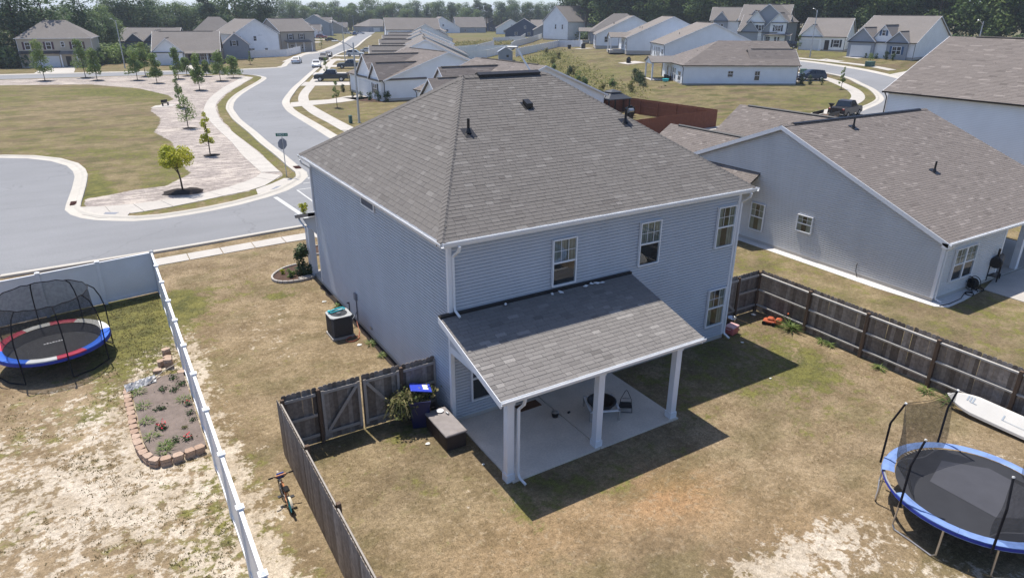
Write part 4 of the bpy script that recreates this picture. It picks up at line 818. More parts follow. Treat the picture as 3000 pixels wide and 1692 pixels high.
# white vinyl fences
def vinyl(name_label, pts, h=1.83, label=None):
    t = thing('vinyl_fence', label, 'fence', (pts[0][0],pts[0][1],H(*pts[0])))
    bx, by, bz = t.location
    pm = MB(); pm.box(-.065,.065,-.065,.065,0,h+.03); pm = pm.mesh('post','white_vinyl'); cm = MB(); cm.box(-.085,.085,-.085,.085,h+.03,h+.055); cm.add([(-.075,-.075,h+.055),(.075,-.075,h+.055),(.075,.075,h+.055),(-.075,.075,h+.055),(0,0,h+.11)], [(0,1,4),(1,2,4),(2,3,4),(3,0,4)]); cm = cm.mesh('post_cap','gutter_white')
    for i, (x, y) in enumerate(pts):
        po = obj('post', pm, t, (x-bx,y-by,H(x,y)-bz)); obj('post_cap', cm, po)
        if i == len(pts)-1: break
        x2, y2 = pts[i+1]; d = Vector((x2-x,y2-y,0)); L = d.length; a = math.atan2(d.y,d.x); dz = H(x2,y2)-H(x,y); s = dz/L
        def seg(mb, x0, x1, yy, z0, z1): mb.add([(x0,-yy,z0+s*x0),(x1,-yy,z0+s*x1),(x1,yy,z0+s*x1),(x0,yy,z0+s*x0),(x0,-yy,z1+s*x0),(x1,-yy,z1+s*x1),(x1,yy,z1+s*x1),(x0,yy,z1+s*x0)], [(0,3,2,1),(4,5,6,7),(0,1,5,4),(1,2,6,5),(2,3,7,6),(3,0,4,7)])
        l = (x-bx,y-by,H(x,y)-bz)
        mb = MB(); seg(mb, .06, L-.06, .018, .12, h-.08); mb.build('panel','white_vinyl',t,l,a)
        mb = MB(); seg(mb, .06, L-.06, .04, h-.10, h-.0); mb.build('top_rail','gutter_white',t,l,a); mb = MB(); seg(mb, .06, L-.06, .04, .05, .17); mb.build('bottom_rail','white_vinyl',t,l,a)
VY = [15.72,13.69,11.65,9.58,7.68,5.56,3.51,1.34,-.87,-3.0,-5.1,-7.2,-9.3]
vinyl('', [(-6.43,y) for y in VY], label='long white vinyl fence running up the middle of the side yards')
vinyl('', [(-6.43-2.06*i*.988,15.72-2.06*i*.155*.97) for i in range(0,8)], label='white vinyl fence along the street behind the left trampoline')
# ---------------------------------------------------------------- trampolines
mat('tramp_mat', (.030,.031,.036), .75, .12, 2., .25); mat('pad_blue', (.02,.11,.52), .4, .1, 3., .4); mat('pad_paleblue', (.17,.26,.50), .45, .22, 4., .4); mat('pad_red', (.50,.03,.07), .45, .1, 3., .4); mat('pad_white', (.68,.67,.62), .45, .08, 3., .4); mat('pad_skirt', (.02,.04,.30), .5, .12, 4., .3); mat('steel', (.50,.48,.46), .3, .12, 4., .5, .8); mat('foam_black', (.014,.014,.018), .75, .15, 6., .2)
mat('leather_mat', (.055,.056,.066), .7, .1, 3., .3); mat('pale_print', (.5,.5,.52), .7, .1, 5., .2)
net_mat('net_black', (.02,.02,.022), .50); net_mat('net_thin', (.03,.03,.03), .52)
def ring_pt(r, a, z): return (r*math.cos(a), r*math.sin(a), z)
def pad_seg(t, a0, a1, r0, r1, z, m, lift=.03):
    mb = MB(); n = max(2,int((a1-a0)/.12)); vs = []
    for i in range(n+1):
        a = a0+(a1-a0)*i/n; k = random.uniform(-.006,.006)
        vs += [ring_pt(r0,a,z+.005), ring_pt((r0+r1)/2,a,z+lift+k), ring_pt(r1,a,z+lift*.6), ring_pt(r1+.01,a,z-.09)]
    mb.add(vs, [(4*i+j+1,4*i+j,4*i+4+j,4*i+5+j) for i in range(n) for j in range(3)]); return mb.build('safety_pad', m, t, smooth=False)
# left trampoline: domed enclosure, red white and blue pads
tl = thing('trampoline', 'round trampoline with black net enclosure and red white blue pads', 'trampoline', (-10.12,10.62,0)); r_, z_ = 1.72, .80
mb = MB(); mb.tess([(1.48*math.cos(2*PI*i/40),1.48*math.sin(2*PI*i/40)) for i in range(40)], z_-.02); jm = mb.build('jumping_mat', 'tramp_mat', tl)
mb = MB(); 
for i in range(7): mb.box(-.28+i*.085,-.22+i*.085,-.22+.012*i,-.16+.012*i+.02*(i%2),z_-.018,z_-.012)
mb.build('mat_print', 'pale_print', tl)
cols = ['pad_white','pad_white','pad_red','pad_white','pad_red','pad_red','pad_blue','pad_blue','pad_white','pad_red','pad_blue','pad_blue']
for i, c in enumerate(cols): pad_seg(tl, i*PI/6+.08, (i+1)*PI/6+.078, 1.44, r_, z_, c)
mb = MB(); mb.lathe([(r_+.015,-.02),(r_+.022,-.12)], (0,0,z_), 48); mb.build('skirt', 'pad_skirt', tl); mb = MB(); mb.tube([ring_pt(r_-.05,2*PI*i/36,z_-.06) for i in range(36)], .025, 6, True); mb.build('rim_tube', 'galv', tl)
TOP = 2.5; rt = 1.36
for i in range(8):
    a = i*PI/4+.25; mb = MB(); mb.tube([ring_pt(r_+.03,a,.2), ring_pt(r_+.05,a,1.0), ring_pt(r_+.06,a,1.5), ring_pt(r_-.02,a,1.95), ring_pt(r_-.15,a,2.3), ring_pt(rt,a,TOP)], .022, 6); mb.build('enclosure_pole', 'foam_black', tl)
for i in range(4):
    a = i*PI/2+.25; b2 = a+PI/4; mb = MB(); mb.tube([ring_pt(r_+.02,a,z_-.05), ring_pt(r_+.04,a,.06), ring_pt(r_+.0,(a+b2)/2,.025), ring_pt(r_+.04,b2,.06), ring_pt(r_+.02,b2,z_-.05)], .022, 6); mb.build('leg', 'foam_black', tl)
mb = MB(); mb.tube([ring_pt(rt,2*PI*i/40,TOP+.02*math.sin(i*2.5)) for i in range(40)], .018, 6, True); mb.build('top_ring', 'foam_black', tl)
mb = MB(); mb.lathe([(1.46,z_),(1.42,1.4),(1.38,2.0),(rt,TOP)], (0,0,0), 40); mb.build('net', 'net_black', tl)
# right trampoline: pale blue pads, part of the net down
tr = thing('trampoline', 'round trampoline with faded blue pads and torn side net in the right yard', 'trampoline', (8.88,-10.12,0)); r_, z_ = 1.98, .86
mb = MB(); mb.tess([(1.74*math.cos(2*PI*i/44),1.66*math.sin(2*PI*i/44)) for i in range(44)], z_-.02); mb.build('jumping_mat', 'tramp_mat', tr)
for i in range(8):
    if i == 2: continue
    pad_seg(tr, i*PI/4+.3, (i+1)*PI/4+.298, 1.72, r_-.03, z_, 'pad_paleblue')
pad_seg(tr, PI/2+.3, PI/2+.62, 1.70, r_, z_, 'pad_paleblue')
for i in range(9): a = 1.24-.07*i+.35; mb = MB(); mb.tube([ring_pt(1.63,a,z_-.01), ring_pt(1.9,a,z_-.02)], .012, 5); mb.build('spring', 'steel', tr)
mb = MB(); mb.lathe([(r_-.018,-.0),(r_-.012,-.07)], (0,0,z_), 52); mb.build('skirt', 'pad_skirt', tr); mb = MB(); mb.tube([ring_pt(r_-.06,2*PI*i/40,z_-.05) for i in range(40)], .028, 6, True); mb.build('rim_tube', 'galv', tr)
PA_ = [3.45, 2.3, 1.2, .1, -.95, -1.75+0, -2.6]
PT = []
for i, a in enumerate((1.9, .87, 2.8, 3.77, 6.1, 4.95)):
    lean = .0; zt = 2.55; b0 = Vector(ring_pt(r_+.05,a,.7)); b1 = Vector(ring_pt(r_+.05,a,1.9)); b2 = Vector(ring_pt(r_-.16,a,zt)); mb = MB(); mb.tube([b0,b1], .028, 8); mb.tube([b1,b2], .026, 8); pl = mb.build('enclosure_pole', 'foam_black', tr); PT.append(b2)
    mb = MB(); mb.tube([b2-(b2-b1)*.02, b2+(b2-b1)*.03], .03, 8); mb.build('pole_cap', 'light_lens', pl)
for a in (1.75, 2.76, 3.84, 5.0, .6):
    b2_ = a+.55; mb = MB(); mb.tube([ring_pt(r_-.02,a,z_-.08), ring_pt(r_+.02,a,.12), ring_pt(r_+.01,a+.04,.03), ring_pt(r_-.06,(a+b2_)/2,.025), ring_pt(r_+.01,b2_-.04,.03), ring_pt(r_+.02,b2_,.12), ring_pt(r_-.02,b2_,z_-.08)], .022, 8); mb.build('leg', 'steel', tr)
def net_sheet(t, lo, hi, sag, nm='net', m='net_thin', nu=16, nv=8):
    """lo, hi lists of two end points; top sags"""
    mb = MB(); vs = []
    for i in range(nu+1):
        s = i/nu; a = Vector(lo[0]).lerp(Vector(lo[1]), s); b = Vector(hi[0]).lerp(Vector(hi[1]), s); b.z -= sag*4*s*(1-s)
        for j in range(nv+1): q = a.lerp(b, j/nv); w = .05*math.sin(s*9+j)*(1-j/nv); vs.append((q.x+w*.5,q.y+w,q.z))
    k = nv+1; mb.add(vs, [(i*k+j,(i+1)*k+j,(i+1)*k+j+1,i*k+j+1) for i in range(nu) for j in range(nv)]); return mb.build(nm, m, t)
net_sheet(tr, (ring_pt(1.68,1.9,z_),ring_pt(1.68,.87,z_)), (PT[0],PT[1]), .14)
net_sheet(tr, (ring_pt(1.68,1.9,z_),ring_pt(1.66,2.8,z_+.02)), (PT[0],Vector(ring_pt(1.7,2.7,z_+.3))), .15)
net_sheet(tr, (ring_pt(1.66,3.77,z_),ring_pt(1.6,4.9,z_)), (PT[3],PT[5]), .35)
net_sheet(tr, (ring_pt(1.66,6.1,z_),ring_pt(1.66,4.95,z_)), (PT[4],PT[5]), .3)
mb = MB(); mb.tube([PT[0], (PT[0]+PT[1])/2-Vector((0,0,.1)), PT[1]], .008, 4); mb.build('net_cord', 'foam_black', tr)
# worn pale square on the jumping mat
mb = MB(); mb.tess([(-.55,-.75),(.2,-1.25),(1.2,-.55),(1.25,.25),(.55,1.05),(-.55,.75)], z_-.014); mb.build('mat_patch', 'leather_mat', tr)
# ---------------------------------------------------------------- paddle board leaning on the fence
mat('board_white', (.62,.60,.56), .35, .06, 2., .4); mat('board_mark', (.38,.43,.48), .5, .1, 6., .3)
pbd = thing('paddle_board', 'long white paddle board leaning on the right wooden fence', 'board', (13.62,-7.05,.03)); mb = MB(); L, n = 4.3, 22; vs = []
ca, sa = math.cos(rad(48)), math.sin(rad(48))
for i in range(n+1):
    s = i/n; w = .02+.30*min(1,1.25*math.sin(PI*min(s,1)**.72)**.85); rk = .16*(1-s)**3
    for (a, o) in ((-1,0),(-.8,.045),(.8,.045),(1,0),(.8,-.05),(-.8,-.05)):
        x_ = (a*w+.40)*ca-(o+rk)*sa; z2 = (a*w+.40)*sa+(o+rk)*ca; vs.append((x_,-s*L,z2))
mb.add(vs, [(i*6+j,i*6+(j+1)%6,(i+1)*6+(j+1)%6,(i+1)*6+j) for i in range(n) for j in range(6)]+[tuple(range(6))[::-1], tuple(n*6+j for j in range(6))]); mb.f = [f[::-1] for f in mb.f]
mb.build('hull', 'board_white', pbd, smooth=False)
def on_board(s0, s1, a0, a1, name='hull_mark'):
    mb = MB(); q = []
    for s, a in ((s0,a0),(s1,a0),(s1,a1),(s0,a1)): w = .40; q.append(((a*w+.40)*ca-(.056+.16*(1-s)**3)*sa,-s*L,(a*w+.40)*sa+(.056+.16*(1-s)**3)*ca))
    mb.add(q, [(0,1,2,3)]); mb.build(name, 'board_mark', pbd)
for k_ in range(3): on_board(.12+.018*k_,.13+.018*k_,.15,.55)
on_board(.145,.19,.1,.14); on_board(.36,.80,-.15,-.12); on_board(.36,.37,-.12,.25); on_board(.60,.72,.42,.5)
# ---------------------------------------------------------------- air conditioner with sprinkler on top
acu = thing('air_conditioner', 'grey air conditioner unit standing beside the left wall of the house', 'air conditioner', (-.98,7.58,0)); mat('ac_body', (.075,.083,.095), .55, .1, 3., .3); mat('ac_top', (.36,.37,.37), .5, .06, 3., .35)
mb = MB(); mb.cbox((0,0,.04),(.86,.86,.08)); mb.build('base_pad', 'concrete', acu)
mb = MB(); mb.cbox((0,0,.48),(.80,.80,.80),0,.05); mb.build('housing', 'ac_body', acu)
for s in range(4):
    mb = MB()
    for i in range(15): mb.box(-.33,.33,-.412,-.402,.14+i*.048,.152+i*.048)
    mb.build('louvre_panel', 'black_metal', acu, (0,0,0), s*PI/2)
mb = MB(); n = 28
vs = []
for i in range(n):
    a = 2*PI*i/n; c, s = math.cos(a), math.sin(a); k_ = .42/max(abs(c),abs(s)); k_ = min(k_, .53); vs += [(.31*c,.31*s,.90),(k_*c,k_*s,.895),(k_*c,k_*s,.86)]
mb.add(vs, [(3*i,3*i+1,3*((i+1)%n)+1,3*((i+1)%n)) for i in range(n)]+[(3*i+1,3*i+2,3*((i+1)%n)+2,3*((i+1)%n)+1) for i in range(n)]); mb.build('top_panel', 'ac_top', acu)
mb = MB()
for r in (.07,.12,.17,.22,.27,.31): mb.tube([ring_pt(r,2*PI*i/24,.905) for i in range(24)], .006, 4, True)
for i in range(8): a = i*PI/4; mb.tube([ring_pt(.05,a,.905),ring_pt(.31,a,.905)], .006, 4)
mb.lathe([(0,.918),(.09,.918),(.1,.9)], n=14); mb.build('fan_grille', 'ac_body', acu)
for i in range(5): a = i*2*PI/5; mb = MB(); mb.add([ring_pt(.05,a,.80),ring_pt(.28,a-.2,.78),ring_pt(.28,a+.4,.83),ring_pt(.05,a+.3,.83)], [(0,1,2,3)]); mb.build('fan_blade', 'grey_metal', acu)
mat('teal_plastic', (.05,.55,.62), .35, .06, 4., .4)
spk = thing('sprinkler', 'turquoise oscillating sprinkler lying on top of the air conditioner', 'sprinkler', (-.98,7.82,.92), .25); mb = MB(); mb.tube([(-.30,0,.04),(-.1,.02,.055),(.1,.02,.055),(.30,0,.04)], .03, 8); mb.build('spray_bar', 'teal_plastic', spk); mb = MB(); mb.tube([(-.30,-.10,.02),(.30,-.10,.02)], .02, 6); mb.tube([(-.30,-.1,.02),(-.30,.06,.02)], .018, 6); mb.tube([(.30,-.1,.02),(.30,.06,.02)], .018, 6); mb.build('sled', 'teal_plastic', spk); mb = MB(); mb.cbox((-.32,0,.05),(.1,.1,.09),0,.015); mb.build('motor', 'teal_plastic', spk)
mat('hose_orange', (.42,.15,.09), .5, .1, 5., .3)
def coil(name, label, cat, c, r, m, turns=3, rad_=.012, z0=.02, tail=None):
    pts = []
    for i in range(turns*14): a = 2*PI*i/14; rr = r*(1+.16*math.sin(i*.9)); pts.append((c[0]+rr*math.cos(a), c[1]+rr*.8*math.sin(a), z0+.012*(i//14)+.006*math.sin(i)))
    if tail: pts += tail
    mb = MB(); base = Vector((c[0],c[1],0)); mb.tube([Vector(p)-base for p in pts], rad_, 5); o = mb.build(name, m, None, base); return tag(o, label, cat)
coil('garden_hose', 'faded orange garden hose coiled on the grass by the air conditioner', 'hose', (-.72,6.95,0), .26, 'hose_orange', 3, .012, .02, [(-.3,7.4,.05),(-.2,7.9,.15),(-.15,8.1,.2)])
def scrap(x, y, s, label, m='pad_white'):
    mb = MB(); n = 8
    for a in range(n): mb.v.append((s*random.uniform(.6,1.3)*math.cos(2*PI*a/n), s*random.uniform(.5,1.1)*math.sin(2*PI*a/n), .006))
    mb.v.append((0,0,s*.5)); mb.f = [(a,(a+1)%n,n) for a in range(n)]; mb.m = [0]*n; mb.t = [.5]*n; tag(mb.build('litter_scrap', m, None, (x,y,.02)), label, 'litter')
scrap(-.68,6.37,.09,'white paper scrap on the brown grass near the orange hose'); scrap(-.6,10.97,.1,'white scrap on the grass beyond the air conditioner'); scrap(14.1,.75,.12,'white crumpled bag in the shaded fence corner'); scrap(11.7,-.75,.07,'white scrap in the house shadow near the cooler'); scrap(-1.1,-.55,.07,'pale yellow scrap on the grass in front of the blue bin'); scrap(-.2,-2.2,.05,'pale green scrap on dry grass left of the porch post'); scrap(10.4,-3.1,.05,'white speck of litter in the house shadow')
# ---------------------------------------------------------------- blue bin stuffed with clippings
mat('bin_blue', (.008,.014,.075), .45, .12, 3., .4); mat('lid_blue', (.035,.065,.50), .4, .08, 3., .4)
bn = thing('trash_bin', 'dark blue wheeled bin overflowing with cut plants by the gate', 'bin', (-.86,.50,0), -.35)
def frus(mb, z0, z1, a0, a1, b0, b1):
    vs = [(-a0/2,-b0/2,z0),(a0/2,-b0/2,z0),(a0/2,b0/2,z0),(-a0/2,b0/2,z0),(-a1/2,-b1/2,z1),(a1/2,-b1/2,z1),(a1/2,b1/2,z1),(-a1/2,b1/2,z1)]; mb.add(vs, [(0,3,2,1),(0,1,5,4),(1,2,6,5),(2,3,7,6),(3,0,4,7)]); return mb
mb = MB(); frus(mb,.03,.92,.46,.60,.50,.68); mb.box(-.32,.32,-.36,-.33,.88,.96); mb.box(-.32,.32,.33,.36,.88,.96); mb.box(-.32,-.295,-.33,.33,.88,.96); mb.box(.295,.32,-.33,.33,.88,.96); mb.build('body', 'bin_blue', bn)
mb = MB(); mb.tube([(-.26,.40,.9),(.26,.40,.9)], .02, 8); mb.build('handle', 'bin_blue', bn)
for x in (-.26,.26): mb = MB(); mb.lathe([(0,-.03),(.12,-.03),(.12,.03),(0,.03)], (x,.28,.12), 14, 'x'); mb.build('wheel', 'tyre', bn)
mb = MB(); mb.cbox((0,0,0),(.62,.70,.04),0,.015); lid = mb.build('lid', 'lid_blue', bn, (.06,.12,1.17)); lid.rotation_euler = (-.20,.16,0)
mb = MB(); mb.cbox((.14,.0,.023),(.16,.42,.006)); mb.build('sticker', 'pad_white', lid)
rg = np.random.default_rng(9)
def blades(n, c, spread, length, droop, name, m, parent=None, base=None):
    V = []; Qs = []; tn = []
    for i in range(n):
        a = rg.uniform(0,2*PI); r = rg.uniform(0,1)**.6; p = np.array([c[0]+spread*r*math.cos(a)*.6, c[1]+spread*r*math.sin(a)*.6, c[2]+rg.uniform(-.05,.1)]); L = length*rg.uniform(.5,1.2); d = np.array([math.cos(a),math.sin(a),rg.uniform(.1,.9)]); d /= np.linalg.norm(d); w = rg.uniform(.008,.022); sd_ = np.array([-math.sin(a),math.cos(a),0])*w; b0 = len(V); t = rg.uniform(0,1)
        for k_ in range(4): s = k_/3; q = p+d*L*s-np.array([0,0,droop*L*s*s]); V += [q-sd_*(1-s*.7), q+sd_*(1-s*.7)]
        for k_ in range(3): Qs.append([b0+2*k_,b0+2*k_+1,b0+2*k_+3,b0+2*k_+2]); tn.append(t)
    V = np.array(V); base = base or (0,0,0); V -= np.array(base); V[:,2] = np.maximum(V[:,2], .01)
    return obj(name, arr_mesh(name, V, np.array(Qs), m, tn), parent, base)
o = blades(190, (-.92,.72,.98), .34, .36, .6, 'plant_clippings', 'clippings', None, (-.95,.42,0)); tag(o, 'heap of cut grasses and stems spilling out of the blue bin', 'clippings', kind=None)
o = blades(150, (-1.32,.72,.92), .24, .55, 1.0, 'plant_clippings', 'clippings', None, (-1.3,.55,0)); tag(o, 'long cut stems hanging down left of the blue bin', 'clippings')
def clip_heap(parent, c, r, n):
    P = rg.normal(size=(n,3))*np.array([r,r,r*.55])+np.array(c); V, Q_ = leaf_cards(P, np.tile(np.array([0.,-.3,.7]),(n,1)), .055, rg); return obj('leaves', arr_mesh('leaves', V, Q_, 'clippings', rg.uniform(0,1,n)), parent)
hp = [o_ for o_ in bpy.data.objects if o_.name.startswith('plant_clippings')]
clip_heap(hp[0], (.03,.1,1.02), .17, 320); clip_heap(hp[0], (.32,.12,1.0), .14, 160); clip_heap(hp[1], (.02,.0,.98), .19, 330); clip_heap(hp[1], (-.12,-.05,.6), .16, 160)
# deck box
mat('box_top', (.235,.212,.205), .7, .18, 5., .25); mat('box_side', (.050,.036,.030), .6, .15, 4., .25)
db = thing('deck_box', 'brown plastic deck storage box at the corner of the patio', 'storage box', (-.50,-.50,0), 0.0); mb = MB(); mb.cbox((0,0,.25),(.62,1.36,.46),0,.015); mb.build('body', 'box_side', db); mb = MB(); mb.cbox((0,0,.515),(.68,1.44,.07),0,.02); mb.build('lid', 'box_top', db)
for s in range(3): mb = MB(); mb.box(-.318,-.312,-.6+s*.42,-.26+s*.42,.06,.44); mb.build('side_panel', 'box_side', db)
dish = thing('dish', 'round white dish and small bottle on the brown deck box', 'dish', (-.42,.02,.552)); mb = MB(); mb.lathe([(0,.012),(.075,.012),(.105,.035),(.11,.035),(.08,.0),(0,0)], n=16); mb.build('plate', 'gutter_white', dish); mb = MB(); mb.tube([(.12,-.16,.03),(.14,-.28,.03)], .03, 8); mb.build('bottle', 'grey_metal', dish)
o = blades(120, (-.1,.28,.05), .35, .45, .5, 'weed_plant', 'leaf_young', None, (-.1,.28,0)); tag(o, 'green weeds growing behind the brown deck box', 'weeds')
# fire pit, log rack, pot, mat
fp_ = thing('fire_pit', 'black round fire pit bowl in a square pale frame on the patio', 'fire pit', (4.12,-1.86,.045), rad(-24)); s = .44
mb = MB(); mb.lathe([(0,.14),(.2,.16),(.34,.28),(.40,.42),(.45,.43),(.45,.45),(.38,.45),(.32,.30),(.18,.19),(0,.17)], n=28); mb.build('bowl', 'black_metal', fp_, smooth=True)
for i in range(4):
    mb = MB(); mb.box(-s-.03,s+.03,-s-.03,-s+.03,.32,.36); mb.build('frame_bar', 'white_trim', fp_, (0,0,0), i*PI/2); mb = MB(); mb.box(-s-.03,-s+.03,-s-.03,-s+.03,0,.32); mb.build('leg', 'wood_rail', fp_, (0,0,.0), i*PI/2)
lr = thing('log_rack', 'black wire log rack standing right of the fire pit', 'rack', (4.86,-2.12,.045), rad(-35)); 
for x in (-.13,.13): mb = MB(); mb.tube([(x*1.5,-.12,.0),(x*1.5,-.02,.12),(x*1.2,0,.4),(x*.3,.02,.66),(0,.02,.70)], .010, 6); mb.build('side_wire', 'black_metal', lr)
for z in (.12,.28,.42): mb = MB(); w = .19*(1-z*.9); mb.tube([(-w,-.0,z),(w,-.0,z)], .008, 5); mb.build('cross_wire', 'black_metal', lr)
mb = MB(); mb.cbox((0,-.02,.2),(.36,.2,.13),0,.02); mb.build('bin', 'black_metal', lr); mb = MB(); mb.tube([(-.2,-.14,.01),(.2,-.14,.01)], .01, 5); mb.tube([(-.2,.12,.01),(.2,.12,.01)], .01, 5); mb.build('foot_wire', 'black_metal', lr)
pt_ = thing('metal_pot', 'small round metal pot standing on the patio joint', 'pot', (2.79,-1.30,.045)); mb = MB(); mb.lathe([(0,.0),(.09,.0),(.11,.1),(.11,.16)], n=16); mb.build('bowl', 'black_metal', pt_, smooth=True); mb = MB(); mb.lathe([(.115,.16),(.08,.19),(0,.20)], n=16); mb.build('lid', 'grey_metal', pt_, smooth=True)
mat('coir', (.115,.062,.038), .95, .25, 9., .1)
mb = MB(); mb.cbox((0,0,.008),(.78,.36,.018)); tag(mb.build('door_mat', 'coir', None, (2.41,-.38,.045)), 'brown coir door mat on the patio in front of the door', 'mat')
mb = MB(); mb.cbox((0,0,.02),(.11,.07,.04),.4,.012); tag(mb.build('charcoal_lump', 'black_metal', None, (3.27,-1.35,.045)), 'small black lump on the patio beside the metal pot', 'debris')
# ---------------------------------------------------------------- child's bicycle
mat('bike_orange', (.50,.20,.08), .35, .06, 6., .5, coat=.4); mat('bike_cream', (.62,.56,.44), .4, .05, 6., .4)
bk_ = thing('bicycle', 'small orange child bicycle with turquoise wheels beside the wooden fence', 'bicycle', (-5.19,-1.02,0), rad(92)); Rw = .205
def bwheel(x):
    mb = MB(); mb.tube([(x+Rw*math.cos(2*PI*i/24),0,Rw+.02+Rw*math.sin(2*PI*i/24)) for i in range(24)], .024, 6, True); w = mb.build('wheel', 'tyre', bk_)
    mb = MB(); mb.tube([(x+(Rw-.035)*math.cos(2*PI*i/20),0,Rw+.02+(Rw-.035)*math.sin(2*PI*i/20)) for i in range(20)], .014, 5, True)
    for i in range(8): a = 2*PI*i/8; mb.tube([(x,0,Rw+.02),(x+(Rw-.04)*math.cos(a),0,Rw+.02+(Rw-.04)*math.sin(a))], .006, 4)
    mb.tube([(x,-.05,Rw+.02),(x,.05,Rw+.02)], .02, 6); mb.build('rim', 'teal_plastic' if x < 0 else 'grey_metal', w)
xf, xb = .36, -.40; bwheel(xf); bwheel(xb); zc = Rw+.02
hd = (.24,0,.56); bb = (-.06,0,.26); st = (-.17,0,.50)
for nm, p in (('frame', [[hd,bb],[hd,st],[st,bb]]),):
    mb = MB()
    for q in p: mb.tube(q, .020, 8)
    for sg in (-1,1): mb.tube([(bb[0],sg*.03,bb[2]),(xb,sg*.05,zc)], .012, 6); mb.tube([(st[0],sg*.02,st[2]-.03),(xb,sg*.05,zc)], .010, 6)
    mb.build(nm, 'bike_orange', bk_)
mb = MB()
for sg in (-1,1): mb.tube([(.245,sg*.03,.50),(.30,sg*.05,.40),(xf,sg*.05,zc)], .013, 6)
mb.tube([(.24,0,.50),(.22,0,.64)], .016, 6); mb.build('fork', 'bike_cream', bk_)
mb = MB(); mb.tube([(.17,-.29,.76),(.20,-.16,.74),(.22,-.06,.64),(.22,.06,.64),(.20,.16,.74),(.17,.29,.76)], .013, 6); hb = mb.build('handlebar', 'black_metal', bk_)
for sg in (-1,1): mb = MB(); mb.tube([(.175,sg*.20,.755),(.165,sg*.31,.762)], .02, 6); mb.build('grip', 'tyre', hb)
mb = MB(); mb.tube([(.205,-.13,.735),(.205,.13,.735)], .024, 8); mb.build('bar_pad', 'bike_orange', bk_); mb = MB(); mb.cbox((.26,0,.70),(.02,.18,.14),0,.006); mb.build('number_plate', 'pad_blue', bk_)
mb = MB(); mb.cbox((-.20,0,.585),(.24,.13,.05),0,.02); mb.build('saddle', 'tyre', bk_); mb = MB(); mb.tube([st,(-.185,0,.57)], .013, 6); mb.build('seat_post', 'steel', bk_)
mb = MB(); mb.lathe([(0,-.008),(.07,-.008),(.07,.008),(0,.008)], (bb[0],.045,bb[2]), 14, 'y'); mb.build('chainring', 'steel', bk_)
for sg in (-1,1): mb = MB(); mb.tube([(bb[0],sg*.04,bb[2]),(bb[0]+sg*.10,sg*.08,bb[2]-sg*.02)], .010, 5); mb.cbox((bb[0]+sg*.10,sg*.13,bb[2]-sg*.02),(.09,.09,.025)); mb.build('pedal', 'black_metal', bk_)
for x, a0, m_ in ((xf,.3,'black_metal'),(xb,.9,'bike_cream')):
    mb = MB(); vs = []
    for i in range(9): a = a0+1.9*i/8; vs += [(x+(Rw+.035)*math.cos(a),-.03,zc+(Rw+.035)*math.sin(a)),(x+(Rw+.045)*math.cos(a),0,zc+(Rw+.045)*math.sin(a)),(x+(Rw+.035)*math.cos(a),.03,zc+(Rw+.035)*math.sin(a))]
    mb.add(vs, [(3*i+j,3*i+3+j,3*i+4+j,3*i+1+j) for i in range(8) for j in range(2)]); mb.build('mudguard', m_, bk_)
for i, (x, y, s_) in enumerate(((-.28,10.2,.14),(-.25,9.0,.2),(-.3,6.2,.22),(-.28,5.1,.16),(-.26,3.6,.15),(-.3,2.2,.18))):
    o = blades(45, (x,y,.02), s_, s_, .3, 'weed_plant', 'leaf_young', None, (x,y,0)); tag(o, 'weeds at the foot of the left wall '+['beyond the hose bib','at the hose bib','below the dryer vent','between dryer vent and gate','half way to the gate','just beyond the gate fence'][i], 'weeds')
# ---------------------------------------------------------------- flower bed with stone blocks
fbd = thing('flower_bed', 'mulched flower bed edged with tan stone blocks by the vinyl fence', 'flower bed', (-7.3,4.8,0))
bed = [(-6.52,7.30),(-6.95,7.40),(-7.40,7.35),(-7.85,7.2),(-8.05,6.9),(-8.08,6.2),(-8.06,5.5),(-8.05,4.9),(-8.04,4.2),(-8.02,3.7),(-7.95,3.15),(-7.84,2.7),(-7.7,2.45),(-7.45,2.4),(-7.1,2.45),(-6.52,2.5)]
mb = MB(); mb.tess([(x+7.3,y-4.8) for x,y in bed], .10); mb.build('mulch', 'bed_mulch', fbd)
SB = []
for i in range(4):
    mb = MB(); mb.ct = .2+.2*i; a, b2_, c2_ = .145, .105, .11; pr = [(-a,-.05),(-a*.7,-b2_),(a*.7,-b2_),(a,-.05),(a*.62,b2_),(-a*.62,b2_)]; mb.prism(pr, 0, c2_); SB.append(mb.mesh('stone_block','stone_block',tone=True))
P = smooth_line([(-6.56,7.40),(-6.95,7.5),(-7.35,7.48),(-7.9,7.35),(-8.2,7.0),(-8.22,6.2),(-8.21,5.5),(-8.2,4.9),(-8.19,4.2),(-8.17,3.7),(-8.1,3.09),(-7.98,2.6),(-7.8,2.32),(-7.5,2.24),(-7.1,2.28),(-6.55,2.36)], .04)
s_acc = 0; last = P[0]; k_ = 0
for i, p in enumerate(P):
    s_acc += (p-last).length; last = p
    if s_acc >= .285*k_:
        d = (P[min(i+1,len(P)-1)]-P[max(i-1,0)]); a = math.atan2(d.y,d.x); k_ += 1
        if 2 <= k_ <= 4: continue
        obj('stone_block', random.choice(SB), fbd, (p.x+7.3+random.uniform(-.015,.015),p.y-4.8+random.uniform(-.015,.015),.0 if p.y > 3.4 else .0), a+random.uniform(-.08,.08))
        if p.y < 3.5: obj('stone_block', random.choice(SB), fbd, (p.x+7.3+random.uniform(-.02,.02),p.y-4.8+random.uniform(-.02,.02),.112), a+random.uniform(-.08,.08))
